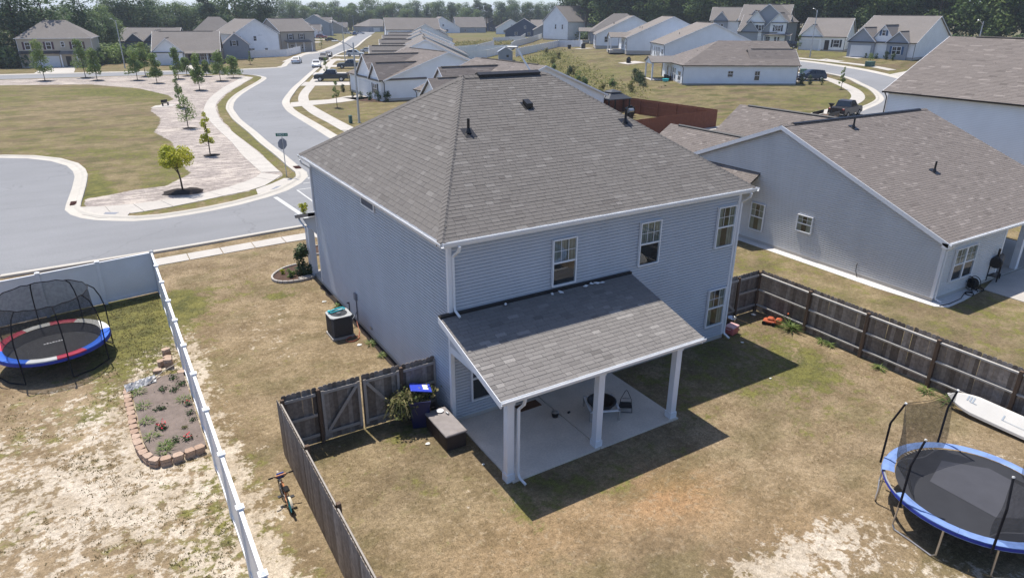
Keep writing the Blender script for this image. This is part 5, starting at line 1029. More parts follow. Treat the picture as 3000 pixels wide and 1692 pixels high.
for i, (x, y, z) in enumerate(((-6.85,8.97,0),(-6.85,8.97,.112),(-6.85,8.97,.224),(-7.08,8.35,0),(-7.08,8.35,.112),(-6.84,8.55,0),(-6.84,8.55,.112),(-6.86,8.12,0),(-6.86,8.12,.112),(-6.86,8.12,.224),(-7.24,7.93,0))):
    o = obj('stone_block', random.choice(SB), None, (x+random.uniform(-.01,.01),y,z), random.uniform(-.5,.5)); tag(o, 'loose tan stone block stacked beyond the flower bed', 'stone block', 'loose stone blocks by the vinyl fence')
mat('tarp_silver', (.24,.245,.26), .4, .45, 7., .5); 
mb = MB(); nu, nv = 14, 8; vs = []
for i in range(nu+1):
    for j in range(nv+1): x = -.45+.9*i/nu+random.uniform(-.03,.03); y = -.28+.56*j/nv+.25*(i/nu)+random.uniform(-.03,.03); vs.append((x,y,.02+.15*abs(math.sin(i*1.1+j*.7))*random.uniform(.4,1)*(1-abs(j/nv-.5)*1.4)))
mb.add(vs, [(i*(nv+1)+j,(i+1)*(nv+1)+j,(i+1)*(nv+1)+j+1,i*(nv+1)+j+1) for i in range(nu) for j in range(nv)]); tag(mb.build('tarp', 'tarp_silver', None, (-7.8,7.05,.08)), 'crumpled silver tarp at the corner of the flower bed', 'tarp')
mb = MB(); mb.tube([(-7.61,6.93,.16),(-7.1,7.5,.2),(-6.64,8.0,.14)], .016, 6); mb.v = [(x+7.1,y-7.5,z) for x,y,z in mb.v]; tag(mb.build('wooden_stick', 'wood_rail', None, (-7.1,7.5,0)), 'pale wooden stick lying across the flower bed edge', 'stick')
mat('flower_red', (.55,.03,.05), .6, .1, 8., .3)
def little_plant(x, y, s, m, label, flower=None, z=.1, n=60, cat='plant'):
    t = thing('bed_plant' if cat == 'plant' else 'shrub', label, cat, (x,y,z)); P = rg.normal(size=(n,3))*np.array([s,s,s*.6])*.5; P[:,2] = np.abs(P[:,2])+.03
    V, Q_ = leaf_cards(P, P/np.linalg.norm(P,axis=1)[:,None], s*.22, rg); obj('foliage', arr_mesh('foliage', V, Q_, m, rg.uniform(0,1,n)), t)
    mb = MB(); mb.tube([(0,0,-.02),(0,0,s*.6)], .012, 5); mb.build('stem', 'bark', t)
    if flower: P = rg.normal(size=(14,3))*s*.4; P[:,2] = np.abs(P[:,2])+s*.5; V, Q_ = leaf_cards(P, P*0+np.array([0,0,1]), s*.2, rg); obj('flowers', arr_mesh('flowers', V, Q_, flower), t)
for i, (x, y, s, fl_, w) in enumerate(((-7.24,6.34,.16,None,'near the silver tarp'),(-6.85,6.97,.17,None,'at the top of the bed by the fence'),(-6.67,6.43,.2,None,'against the vinyl fence below the loose stick'),(-6.90,6.13,.16,None,'in the upper middle of the bed'),(-7.41,5.14,.18,None,'in the middle left of the bed'),(-7.48,4.01,.2,'flower_red','with the tall red blossoms left in the bed'),(-6.66,4.99,.14,'flower_red','with red blossoms by the fence halfway down'),(-6.68,4.42,.14,None,'by the fence below the red blossoms'),(-6.64,3.98,.13,None,'by the fence lower right in the bed'),(-7.22,3.1,.16,None,'left one of the lowest pair in the bed'),(-6.9,3.03,.16,'flower_red','with red blossoms, right one of the lowest pair'),(-6.93,3.69,.1,None,'wilted in the lower right of the bed'))):
    little_plant(x, y, s, 'leaf_shrub' if i != 11 else 'clippings', 'small green plant '+w, fl_)
for i, (x, y) in enumerate(((-7.9,6.6),(-7.85,5.6),(-7.85,4.6),(-7.8,3.7),(-7.55,2.75),(-7.5,3.0),(-6.75,5.4))):
    o = blades(70, (x,y,.1), .30, .14, .3, 'weed_plant', 'leaf_young', None, (x,y,0)); tag(o, 'low green weeds inside the flower bed '+['near the silver tarp','left of the middle plant','left of the tall red blossoms','below the tall red blossoms','at the rounded bottom corner','above the rounded bottom corner','against the vinyl fence'][i], 'weeds')
# ---------------------------------------------------------------- front landscaping bed
lb_ = thing('landscape_bed', 'dark mulch bed with pale stone edging at the front house corner', 'flower bed', (-.9,14.6,0))
edge = smooth_line([(-.12,13.98),(-.62,13.82),(-1.1,13.84),(-1.55,14.0),(-1.84,14.4),(-1.8,14.95),(-1.45,15.46),(-.97,15.83),(-.4,15.98)], .2)
mb = MB(); mb.tess([(p.x+.9,p.y-14.6) for p in edge]+[(.75,1.4),(.75,-.4)], .06); mb.build('mulch', 'mulch', lb_)
for i in range(len(edge)-1):
    p, q = edge[i], edge[i+1]; d = q-p; mb = MB(); mb.cbox((0,0,.06),(d.length-.012,.09,.13),0,.015); mb.build('edging_stone', 'concrete', lb_, ((p.x+q.x)/2+.9,(p.y+q.y)/2-14.6,0), math.atan2(d.y,d.x))
mb = MB(); mb.cbox((0,0,.07),(.62,.09,.07),0,.01); mb.cbox((0,.12,.07),(.62,.07,.07),0,.01); tag(mb.build('splash_block', 'concrete', None, (-.5,14.0,.02), .2), 'pale concrete splash block under the front downspout', 'splash block')
lb2 = thing('landscape_bed', 'second mulch bed ring farther along the front porch', 'flower bed', (1.3,17.6,0)); P = [(.9*math.cos(2*PI*i/20),.7*math.sin(2*PI*i/20)) for i in range(20)]
mb = MB(); mb.tess(P, .05); mb.build('mulch', 'mulch', lb2)
for i in range(20): a, b2_ = Vector((*P[i],0)), Vector((*P[(i+1)%20],0)); d = b2_-a; mb = MB(); mb.cbox((0,0,.05),(d.length-.01,.08,.11),0,.012); mb.build('edging_stone', 'concrete', lb2, tuple((a+b2_)/2), math.atan2(d.y,d.x))
# ---------------------------------------------------------------- mower, cooler, pail by the back fence
mat('mower_orange', (.45,.11,.05), .4, .08, 6., .4); mat('cooler_red', (.52,.13,.12), .5, .08, 4., .35); mat('cooler_lid', (.62,.38,.37), .5, .06, 4., .35)
mw_ = thing('lawn_mower', 'orange lawn mower parked against the right wooden fence', 'mower', (13.95,-.15,0), rad(-62)); mw_.scale = (.75,.75,.8)
mb = MB(); mb.cbox((0,0,.17),(.62,.46,.14),0,.05); mb.build('deck', 'mower_orange', mw_); mb = MB(); mb.cbox((.05,0,.30),(.34,.3,.16),0,.06); mb.build('engine_cover', 'mower_orange', mw_); mb = MB(); mb.cbox((.46,0,.24),(.3,.34,.28),0,.04); mb.build('grass_box', 'mower_orange', mw_)
for x in (-.24,.26):
    for y in (-.25,.25): mb = MB(); mb.lathe([(0,-.03),(.09,-.03),(.10,0),(.09,.03),(0,.03)], (x,y,.10), 14, 'y'); mb.build('wheel', 'tyre', mw_)
mb = MB(); 
for y in (-.18,.18): mb.tube([(.25,y,.25),(.7,y,.55),(1.05,y,.9)], .014, 6)
mb.tube([(1.05,-.18,.9),(1.05,.18,.9)], .014, 6); mb.build('handle', 'black_metal', mw_); mb = MB(); mb.cbox((.85,0,.72),(.08,.12,.07),0,.01); mb.build('switch_box', 'mower_orange', mw_)
cl_ = thing('cooler', 'faded red cooler box standing at the rear corner of the house', 'cooler', (11.98,.02,0), .2); mb = MB(); mb.cbox((0,0,.15),(.44,.36,.28),0,.03); mb.build('body', 'cooler_red', cl_); mb = MB(); mb.cbox((0,0,.32),(.46,.38,.07),0,.02); mb.build('lid', 'cooler_lid', cl_); mb = MB(); mb.tube([(-.24,0,.2),(-.26,.1,.25),(-.26,-.1,.25)], .012, 5); mb.build('handle', 'cooler_lid', cl_)
pa_ = thing('metal_pail', 'tall shiny metal fryer pot behind the red cooler', 'pot', (12.38,.42,0)); mb = MB(); mb.lathe([(0,.02),(.17,.02),(.175,.42),(.19,.43),(.16,.43),(.155,.1),(0,.08)], n=20); mb.build('drum', 'chrome', pa_, smooth=True); mb = MB(); mb.lathe([(.19,.40),(.20,.42),(.19,.44)], n=20); mb.build('rim', 'chrome', pa_)
o = blades(110, (14.2,-.95,.1), .2, .55, .2, 'weed_plant', 'leaf_young', None, (14.2,-.95,0)); tag(o, 'tall green weed growing at the right fence by the mower', 'weed')
for i, (x, y, s, w) in enumerate(((14.25,-2.3,.3,'second'),(14.28,-2.65,.22,'third'),(14.2,-4.6,.3,'vine'),(14.05,-6.3,.35,'low'),(14.0,-7.0,.4,'nose'))):
    o = blades(40, (x,y,.05), s*.5, s, .5, 'weed_plant', 'leaf_young', None, (x,y,0)); tag(o, {'second':'green weed at the fence foot right of the mower','third':'smaller green weed beside it at the fence foot','vine':'thin weed at the fence between the third and fourth posts','low':'low weeds at the fence foot just before the paddle board','nose':'bright green weeds under the tip of the paddle board'}[w], 'weed')
# ---------------------------------------------------------------- right neighbour's patio things
gr_ = thing('barbecue_grill', 'large black barbecue grill on the neighbouring covered patio', 'grill', (26.75,-2.3,.04), rad(20)); mb = MB(); mb.lathe([(0,-.55),(.22,-.55),(.26,-.5),(.26,.5),(.22,.55),(0,.55)], (0,0,.98), 16, 'x'); mb.build('barrel', 'black_metal', gr_, smooth=False)
for x in (-.45,.45):
    for y in (-.2,.2): mb = MB(); mb.box(x-.03,x+.03,y-.03,y+.03,.08,.85); mb.build('leg', 'black_metal', gr_)
for y in (-.2,.2): mb = MB(); mb.lathe([(0,-.03),(.12,-.03),(.12,.03),(0,.03)], (.45,y*1.3,.12), 14, 'y'); mb.build('wheel', 'tyre', gr_)
mb = MB(); mb.cbox((.85,0,.88),(.5,.42,.04),0,.01); mb.build('side_shelf', 'black_metal', gr_); mb = MB(); mb.tube([(-.3,0,1.2),(-.3,0,1.6)], .05, 8); mb.build('chimney', 'black_metal', gr_); mb = MB(); mb.cbox((0,0,.3),(.9,.4,.03)); mb.build('bottom_shelf', 'black_metal', gr_)
hr_ = thing('hose_reel', 'black garden hose reel at the corner of the neighbouring patio', 'hose reel', (24.6,-2.45,.02), rad(70)); 
for sgn in (-1,1): mb = MB(); mb.tube([(.30*math.cos(2*PI*i/18),sgn*.13,.36+.30*math.sin(2*PI*i/18)) for i in range(18)], .018, 5, True); mb.tube([(-.25,sgn*.13,0),(0,sgn*.13,.36),(.25,sgn*.13,0)], .018, 5); mb.build('side_frame', 'black_metal', hr_)
mb = MB(); mb.lathe([(.0,-.12),(.22,-.12),(.24,0),(.22,.12),(0,.12)], (0,0,.36), 16, 'y'); mb.build('hose_drum', 'tyre', hr_); mb = MB(); mb.tube([(0,.13,.36),(0,.24,.36),(.12,.24,.45)], .012, 5); mb.build('crank', 'black_metal', hr_)
coil('garden_hose', 'black hose looped on the white gravel beside the hose reel', 'hose', (24.1,-2.65,0), .22, 'tyre', 2, .016, .04, [(24.0,-2.5,.05),(23.2,-2.75,.04),(22.2,-2.8,.04),(21.6,-2.7,.04)])
coil('garden_hose', 'black hose loops on the patio edge right of the reel', 'hose', (25.0,-2.6,0), .25, 'tyre', 2, .016, .05)
# ---------------------------------------------------------------- the rest of the neighbourhood
mat('shutter_dark', (.02,.022,.03), .5, .05, 3., .3); mat('shutter_blue', (.05,.11,.22), .5, .05, 3., .3); mat('shutter_plum', (.075,.03,.05), .5, .05, 3., .3); mat('door_dark', (.035,.03,.03), .5, .05, 3., .3); mat('screen_dark', (.025,.027,.03), .7, .1, 3., .2)
SW = {}
def swin(parent, loc, rz, w, h, shutter=None, grid=True):
    k = (w,h,grid)
    if k not in SW:
        b = .09; a = MB(); a.box(0,w,-.05,0,0,b); a.box(0,w,-.05,0,h-b,h); a.box(0,b,-.049,0,b,h-b); a.box(w-b,w,-.049,0,b,h-b); a.box(b,w-b,-.045,0,h/2-.03,h/2+.03)
        if w > 1.3: a.box(w/2-.05,w/2+.05,-.048,0,b,h-b)
        if grid: a.box(w*.5-.015 if w <= 1.3 else w*.25-.015, w*.5+.015 if w <= 1.3 else w*.25+.015,-.04,0,h/2,h-b)
        p = MB(); p.box(b,w-b,-.03,-.005,b,h-b); SW[k] = (a.mesh('window','white_trim'), p.mesh('pane','glass_dark'))
    o = obj('window', SW[k][0], parent, loc, rz); obj('pane', SW[k][1], o)
    if shutter:
        sk = ('sh',shutter,h)
        if sk not in SW: a = MB(); a.box(0,.36,-.045,0,0,h); SW[sk] = a.mesh('shutter', shutter)
        obj('shutter', SW[sk], o, (-.42,0,0)); obj('shutter', SW[sk], o, (w+.06,0,0))
    return o
def roof_slab(mb, q, th=.12):
    q = [Vector(p) for p in q]; nz = (q[1]-q[0]).cross(q[3]-q[0]).z; fs = [(0,1,2,3),(7,6,5,4),(4,5,1,0),(5,6,2,1),(6,7,3,2),(7,4,0,3)]
    mb.add(q+[p-Vector((0,0,th)) for p in q], fs if nz > 0 else [f[::-1] for f in fs])
def far_house(name, label, loc, rz, W, D, h, hr, wm='siding_white', rm='roof_far', ridge='x', hipk=None, wings=(), wins=(), garage=(), doors=(), porch=None, back=None, gut='black_gutter', shing=False, vents=(), fdn=.2, rv=True, group='houses of the neighbourhood', trimg='white_trim', band=False):
    z0 = loc[2] if len(loc) > 2 else H(loc[0], loc[1])
    t = thing(name, label, 'house', (loc[0],loc[1],z0), rz, group); ov = .32; sh_parts = []
    M_ = Matrix.Translation((loc[0],loc[1],z0)) @ Matrix.Rotation(rz,4,'Z')
    def shin(ro, planes):
        if not shing: return
        qs = []; rn = np.random.default_rng(int(abs(loc[0]*7+loc[1])))
        for q in planes:
            q = [Vector(p) for p in q]
            if (q[1]-q[0]).cross(q[3]-q[0]).z < 0: q = [q[1],q[0],q[3],q[2]]
            u = (q[1]-q[0]).normalized(); nn = u.cross(q[3]-q[0]).normalized(); v = nn.cross(u); L = (q[1]-q[0]).length; T = (q[3]-q[0]).dot(v); a = (q[3]-q[0]).dot(u); b = (q[2]-q[0]).dot(u)
            qs += shingle_quads(q[0], u, v, nn, lambda s, a=a, b=b, L=L, T=T: (a*s/T, L-(L-b)*s/T), T, rn, .19, .4, .95, .014)
        a_ = MB()
        for vs_, tn in qs: a_.ct = tn; a_.add(vs_, SHF)
        a_.build('shingle_field', 'shingle_brown', ro, kind='stuff', tone=True)
    mb = MB()
    if ridge == 'x': mb.prism_x([(0,-.6),(D,-.6),(D,h),(D/2,hr-.12),(0,h)], 0, W)
    elif ridge == 'y': mb.prism_y([(0,-.6),(W,-.6),(W,h),(W/2,hr-.12),(0,h)], 0, D)
    else: mb.box(0,W,0,D,-.6,h)
    mb.build('wall', wm, t)
    mb = MB(); mb.box(-.02,W+.02,-.02,D+.02,-.6,fdn); mb.build('foundation', 'stone_skirt' if fdn > .4 else 'concrete', t)
    mb = MB(); pl = []
    if ridge == 'x': pl = [[(-ov,-ov,h),(W+ov,-ov,h),(W+ov,D/2,hr),(-ov,D/2,hr)], [(-ov,D+ov,h),(W+ov,D+ov,h),(W+ov,D/2,hr),(-ov,D/2,hr)]]
    elif ridge == 'y': pl = [[(-ov,-ov,h),(-ov,D+ov,h),(W/2,D+ov,hr),(W/2,-ov,hr)], [(W+ov,-ov,h),(W+ov,D+ov,h),(W/2,D+ov,hr),(W/2,-ov,hr)]]
    elif ridge == 'yhip':
        k = hipk; a, b, c, d = (-ov,-ov,h),(W+ov,-ov,h),(W+ov,D+ov,h),(-ov,D+ov,h); r1, r2 = (W/2,-ov,hr),(W/2,D-k,hr); pl = [[a,d,r2,r1],[b,c,r2,r1],[d,c,r2,r2]]
        g_ = MB(); g_.prism_y([(0,h-.05),(W,h-.05),(W/2,hr-.15)], 0, .1); g_.build('front_gable', wm, t)
    else:
        k = hipk; a, b, c, d = (-ov,-ov,h),(W+ov,-ov,h),(W+ov,D+ov,h),(-ov,D+ov,h)
        if W >= D: r1, r2 = (k,D/2,hr),(W-k,D/2,hr); pl = [[a,b,r2,r1],[d,c,r2,r1],[a,d,r1,r1],[b,c,r2,r2]]
        else: r1, r2 = (W/2,k,hr),(W/2,D-k,hr); pl = [[a,d,r2,r1],[b,c,r2,r1],[a,b,r1,r1],[d,c,r2,r2]]
    for q in pl: roof_slab(mb, q)
    ro = mb.build('roof', rm, t); shin(ro, pl)
    if ridge == 'x':
        if rv: mb = MB(); mb.prism_x([(-.14,-.02),(.14,-.02),(.14,.02),(0,.08),(-.14,.02)], W*.08, W*.92); mb.build('ridge_vent', 'deck_dark', t, (0,D/2,hr))
        for x in (-ov-.03, W+ov):
            mb = MB(); mb.prism_x([(-ov,h-.18),(D/2,hr-.18),(D/2,hr+.01),(-ov,h+.01)], x, x+.03); mb.prism_x([(D/2,hr-.18),(D+ov,h-.18),(D+ov,h+.01),(D/2,hr+.01)], x, x+.03); mb.build('rake_board', trimg, t)
        ed = [((-ov,-ov),(W+ov,-ov),(0,-1,0)),((W+ov,D+ov),(-ov,D+ov),(0,1,0))]
    elif ridge == 'y':
        if rv: mb = MB(); mb.prism_y([(-.14,-.02),(.14,-.02),(.14,.02),(0,.08),(-.14,.02)], D*.08, D*.92); mb.build('ridge_vent', 'deck_dark', t, (W/2,0,hr))
        for y in (-ov-.03, D+ov):
            mb = MB(); mb.prism_y([(-ov,h-.18),(W/2,hr-.18),(W/2,hr+.01),(-ov,h+.01)], y, y+.03); mb.prism_y([(W/2,hr-.18),(W+ov,h-.18),(W+ov,h+.01),(W/2,hr+.01)], y, y+.03); mb.build('rake_board', trimg, t)
        ed = [((-ov,D+ov),(-ov,-ov),(-1,0,0)),((W+ov,-ov),(W+ov,D+ov),(1,0,0))]
    else: ed = [((-ov,-ov),(W+ov,-ov),(0,-1,0)),((W+ov,-ov),(W+ov,D+ov),(1,0,0)),((W+ov,D+ov),(-ov,D+ov),(0,1,0)),((-ov,D+ov),(-ov,-ov),(-1,0,0))]
    for a, b, o in ed: mb = MB(); gutter(mb, (*a,h+.01), (*b,h+.01), o); mb.build('gutter', gut, t)
    cn = [(0,0,-1,-1),(W,0,1,-1),(W,D,1,1),(0,D,-1,1)]
    for x, y, sx, sy in cn: mb = MB(); mb.tube([(x+sx*.05,y+sy*.3,h-.1),(x+sx*.05,y+sy*.06,h-.45),(x+sx*.05,y+sy*.06,.1),(x+sx*.05,y+sy*.25,.05)], .05, 4); mb.build('downspout', gut, t)
    for (xc, wh, pj, rz_, wmat) in wings:
        he = h+.02; y_in = (rz_-h)/max((hr-h)/(D/2+ov),.01)-ov+.3 if ridge == 'x' else D*.4; y_in = min(y_in, D/2-.2)
        mb = MB(); mb.prism_y([(xc-wh,-.6),(xc+wh,-.6),(xc+wh,he),(xc,rz_-.12),(xc-wh,he)], -pj, .5); mb.build('wing', wmat or wm, t)
        mb = MB(); pq = [[(xc-wh-.25,-pj-.3,he),(xc-wh-.25,y_in,he),(xc,y_in,rz_),(xc,-pj-.3,rz_)], [(xc+wh+.25,-pj-.3,he),(xc+wh+.25,y_in,he),(xc,y_in,rz_),(xc,-pj-.3,rz_)]]
        for q in pq: roof_slab(mb, q, .1)
        wr = mb.build('wing_roof', rm, t); shin(wr, pq)
        mb = MB(); mb.prism_y([(xc-wh-.25,he-.16),(xc,rz_-.16),(xc,rz_+.01),(xc-wh-.25,he+.01)], -pj-.33, -pj-.29); mb.prism_y([(xc,rz_-.16),(xc+wh+.25,he-.16),(xc+wh+.25,he+.01),(xc,rz_+.01)], -pj-.33, -pj-.29); mb.build('rake_board', trimg, t)
        mb = MB(); mb.prism_y([(-.12,-.02),(.12,-.02),(.12,.02),(0,.07),(-.12,.02)], -pj*.6, max(y_in-.6,-pj*.6+.8)); mb.build('ridge_vent', 'deck_dark', t, (xc,0,rz_))
        mb = MB(); mb.box(xc-wh-.25,xc+wh+.25,-pj-.30,-pj+.02,he-.18,he-.02); mb.build('pent_trim', gut if gut != 'black_gutter' else 'black_gutter', t)
    for (x, w, hh, y) in garage:
        mb = MB(); mb.box(x,x+w,y-.05,y-.005,.05,hh); g = mb.build('garage_door', 'garage_white', t)
        for i in range(4): mb = MB(); mb.box(x+.06,x+w-.06,y-.07,y-.05,.1+i*(hh-.1)/4,.02+(i+1)*(hh-.1)/4); mb.build('door_panel', 'garage_white', g)
    for (x, y, sd_) in doors:
        mb = MB(); mb.box(0,.95,-.05,-.005,.1,2.15); dloc = {'F':((x,y,0),0),'B':((x,y,0),PI)}[sd_]; mb.build('door', 'door_dark', t, *dloc)
    for w_ in wins:
        sd_, u_, z_, ww, wh_ = w_[:5]; shu = w_[5] if len(w_) > 5 else None; y_ = w_[6] if len(w_) > 6 else 0
        l = {'F':((u_,y_-.01,z_),0),'B':((u_+ww,D+y_+.01,z_),PI),'L':((-.01,u_+ww,z_),-PI/2),'R':((W+.01,u_,z_),PI/2)}[sd_]; swin(t, l[0], l[1], ww, wh_, shu)
    if porch:   # front porch roof strip: x0,x1,depth
        x0, x1, dp, zt = porch; mb = MB(); roof_slab(mb, [(x0,-dp-.2,zt-.5),(x1,-dp-.2,zt-.5),(x1,0,zt),(x0,0,zt)]); mb.build('porch_roof', rm, t); mb = MB(); mb.box(x0,x1,-dp,0,-.5,.15); mb.build('porch_slab', 'concrete', t)
        for i in range(max(2,int((x1-x0)/2.4)+1)): n_ = max(2,int((x1-x0)/2.4)+1)-1; xx = x0+.15+(x1-x0-.3)*i/n_; mb = MB(); mb.box(xx-.1,xx+.1,-dp+.02,-dp+.22,.15,zt-.52); mb.build('porch_post', 'white_trim', t)
    if back:    # rear covered porch: x0,x1,depth,gable?
        x0, x1, dp, gb, scr = back; zt = h; xm = (x0+x1)/2; zr = h+.35*(x1-x0)/2
        mb = MB(); pq = [[(x0-.25,D-.3,zt),(x0-.25,D+dp+.25,zt),(xm,D+dp+.25,zr),(xm,D-.3-4,zr)], [(x1+.25,D-.3,zt),(x1+.25,D+dp+.25,zt),(xm,D+dp+.25,zr),(xm,D-.3-4,zr)]]
        for q in pq: roof_slab(mb, q, .1)
        br_ = mb.build('rear_porch_roof', rm, t); mb = MB(); mb.prism_y([(x0,zt-.3),(x1,zt-.3),(x1,zt),(xm,zr-.1),(x0,zt)], D+dp-.2, D+dp); mb.build('rear_porch_gable', wm, t)
        mb = MB(); mb.box(x0-.2,x1+.2,D,D+dp+.1,-.5,.1); mb.build('rear_porch_slab', 'concrete', t)
        for xx in (x0+.12,x1-.12): mb = MB(); mb.box(xx-.12,xx+.12,D+dp-.24,D+dp,.1,zt-.1); mb.build('rear_porch_post', 'white_trim', t)
        if scr: mb = MB(); mb.box(x0+.25,x1-.25,D+dp-.14,D+dp-.10,.6,zt-.35); mb.build('screen', 'screen_dark', t)
    if band: mb = MB(); roof_slab(mb, [(-.2,-.75,2.85),(7.3,-.75,2.85),(7.3,0,3.3),(-.2,0,3.3)]); mb.build('pent_roof', 'deck_dark', t)
    for (x, y) in vents:
        zz = h+(hr-h)*(1-abs(y-D/2)/(D/2)); mb = MB(); mb.tube([(x,y,zz-.1),(x,y,zz+.5)], .06, 6); mb.build('pipe_vent', 'black_metal', t)
    return t
RW = -PI/2
w3 = lambda sd_, u, n=1: None
# row on the right of the far street, nearest first
far_house('ranch_house', 'white gabled house just behind the main roof with stepped front gables', (26.6,62.2), RW, 15, 16.6, 2.75, 6.15, wings=((7.2,3.1,.3,5.75,None),(8.6,2.2,2.2,4.75,None)), shing=True)
far_house('ranch_house', 'white house with painted blue shade on the gable wall beside the street lamp', (27.3,88.8), RW, 14.2, 19.2, 2.75, 6.15, wm='siding_blue_shade', wings=((7.4,3.3,.25,5.75,'siding_white'),(12.2,1.9,.55,4.9,'siding_white')), garage=((4.6,4.9,2.2,-.25),), wins=(('F',11.2,.8,1.6,1.4,'shutter_dark',-.55),('R',8.6,3.5,1.6,.22),), doors=((10,-.02,'F'),), shing=True, fdn=.3)
RT = rad(-113)
for i, (x, y, W_, hr, wm, lb, ex) in enumerate((
  (40.5,112.5,15,7.0,'siding_white','white house behind the black pickup with a clipped brown gable',()),
  (53,140,14,6.6,'siding_grey','grey house with long dark roofs beyond the dark pickup',()),
  (63.5,165,14,6.4,'siding_white','white house fourth along the right side of the far street',()),
  (75,190,14,6.6,'siding_blue_shade','pale blue house fifth along the right side of the far street',()),
  (92,225,15,7.4,'siding_white','white house with the highest roof at the end of the right row',()),
  (110,265,15,7.2,'siding_tan','tan house at the far end of the right street row',()))):
    far_house('ranch_house', lb, (x,y), RT, W_, 18, 2.75, hr, wm=wm, wings=((4.2,3.4,.6,5.6,None),(10.5,2.6,.3,5.0,None)), garage=((1.8,4.8,2.2,-.6),), wins=(('F',9.8,.8,1.5,1.4,'shutter_dark',-.3),), doors=((7.4,-.02,'F'),), rv=True)
# left row
far_house('two_storey_house', 'cream two-storey house with hipped roof and plum shutters at far left', (-17.6,162.6), rad(-8), 13.2, 12, 5.75, 9.2, wm='siding_cream', ridge='hip', hipk=4.6, gut='gutter_white', garage=((1.9,4.9,2.25,0),), doors=((8.0,-.01,'F'),), wins=(('F',1.2,3.55,1.0,1.5,'shutter_plum'),('F',4.9,3.55,1.0,1.5,'shutter_plum'),('F',7.6,4.0,.7,1.1),('F',9.6,3.55,1.9,1.5,'shutter_plum')), porch=(7.2,13.3,1.3,3.2), fdn=.3, band=True)
far_house('ranch_house', 'white single-storey house with a white garage gable across the vacant lot', (6.9,160.6), rad(-12), 13.6, 14, 2.75, 6.8, wm='siding_tan', ridge='x', wings=((3.1,3.0,2.2,5.6,'siding_white'),), garage=((.9,4.4,2.2,-2.2),), doors=((7.0,-.01,'F'),), wins=(('F',9.4,.8,1.9,1.45,'shutter_dark'),('L',6,.9,.9,1.4)), porch=(6.2,13.5,1.4,2.9), fdn=.25)
far_house('ranch_house', 'dark blue house with white trim among trees behind the vacant lot', (3.4,214), rad(-20), 15, 12, 3.1, 6.6, wm='siding_navy', wings=((4,2.2,.8,5.2,None),(10,3.2,1.4,6.0,None)), garage=((7.8,4.6,2.2,-1.4),), wins=(('F',3.2,.9,1.2,1.4,None,-.8),('F',9.4,3.9,.9,1.2,None,-1.4)))
far_house('ranch_house', 'house with a high hipped roof behind the white garage gable', (17,196), rad(-10), 18, 16, 3.0, 9.6, wm='siding_tan', ridge='hip', hipk=7.5, vents=((7,9),(8.5,9),(10,9)))
far_house('ranch_house', 'grey house with a small front gable left of the white two-storey', (23.5,172), rad(-10), 6, 10, 3.4, 6.2, wm='siding_grey', ridge='y', wins=(('F',2.2,3.2,1.0,1.2,'shutter_dark'),))
far_house('two_storey_house', 'white two-storey gabled house behind the far white fence', (27.5,178.5), rad(14), 12.2, 11, 5.7, 9.3, wm='siding_white', ridge='y', wins=(('F',1.0,3.9,.9,1.3),('F',5.2,3.9,.9,1.3),('F',3.6,.9,1.6,1.3),('F',8,.9,.9,1.3),('F',6.6,5.2,1.2,.25)), gut='gutter_white')
far_house('two_storey_house', 'grey two-storey house with black shutters and front porch', (43.5,196), rad(20), 11.5, 11, 5.7, 9.2, wm='siding_tan', ridge='x', wins=(('F',2.6,3.5,1.3,1.5,'shutter_dark'),('F',6.4,3.5,1.3,1.5,'shutter_dark'),('F',3,.8,1.2,1.4),('F',6.6,.8,1.6,1.4)), porch=(1,9.6,1.5,3.3))
LT = rad(67)
for i, (x, y, D, h, hr, wm, lb) in enumerate((
  (61,246,15,3.0,6.4,'siding_white','white single-storey house beyond the grey two-storey'),
  (74,276,15,3.0,7.0,'siding_blue_shade','pale blue house with a steep gable on the left street side'),
  (86,303,14,3.0,6.8,'siding_white','white house with a dark porch left of the red car'),
  (100,331,14,5.8,9.6,'siding_grey','blue-grey two-storey house at the far bend'),
  (118,362,16,3.0,7.2,'siding_tan','tan house with a low hipped roof closing the street'))):
    far_house('ranch_house' if h < 4 else 'two_storey_house', lb, (x,y), LT, 13, D, h, hr, wm=wm, ridge='x', wings=((3.5,3.0,.8,h+2.7,None),(9.6,2.4,.4,h+2.2,None)), garage=((1.5,4,2.2,-.8),), wins=(('F',8.6,.8,1.4,1.4,'shutter_dark',-.4),)+((('F',2.5,3.6,1.4,1.4,'shutter_dark',-.8),) if h > 4 else ()))
far_house('ranch_house', 'low house with hipped roof at the very end of the street', (140,385), rad(20), 22, 14, 3.0, 7.0, wm='siding_grey', ridge='hip', hipk=7, garage=((3,5,2.3,0),))
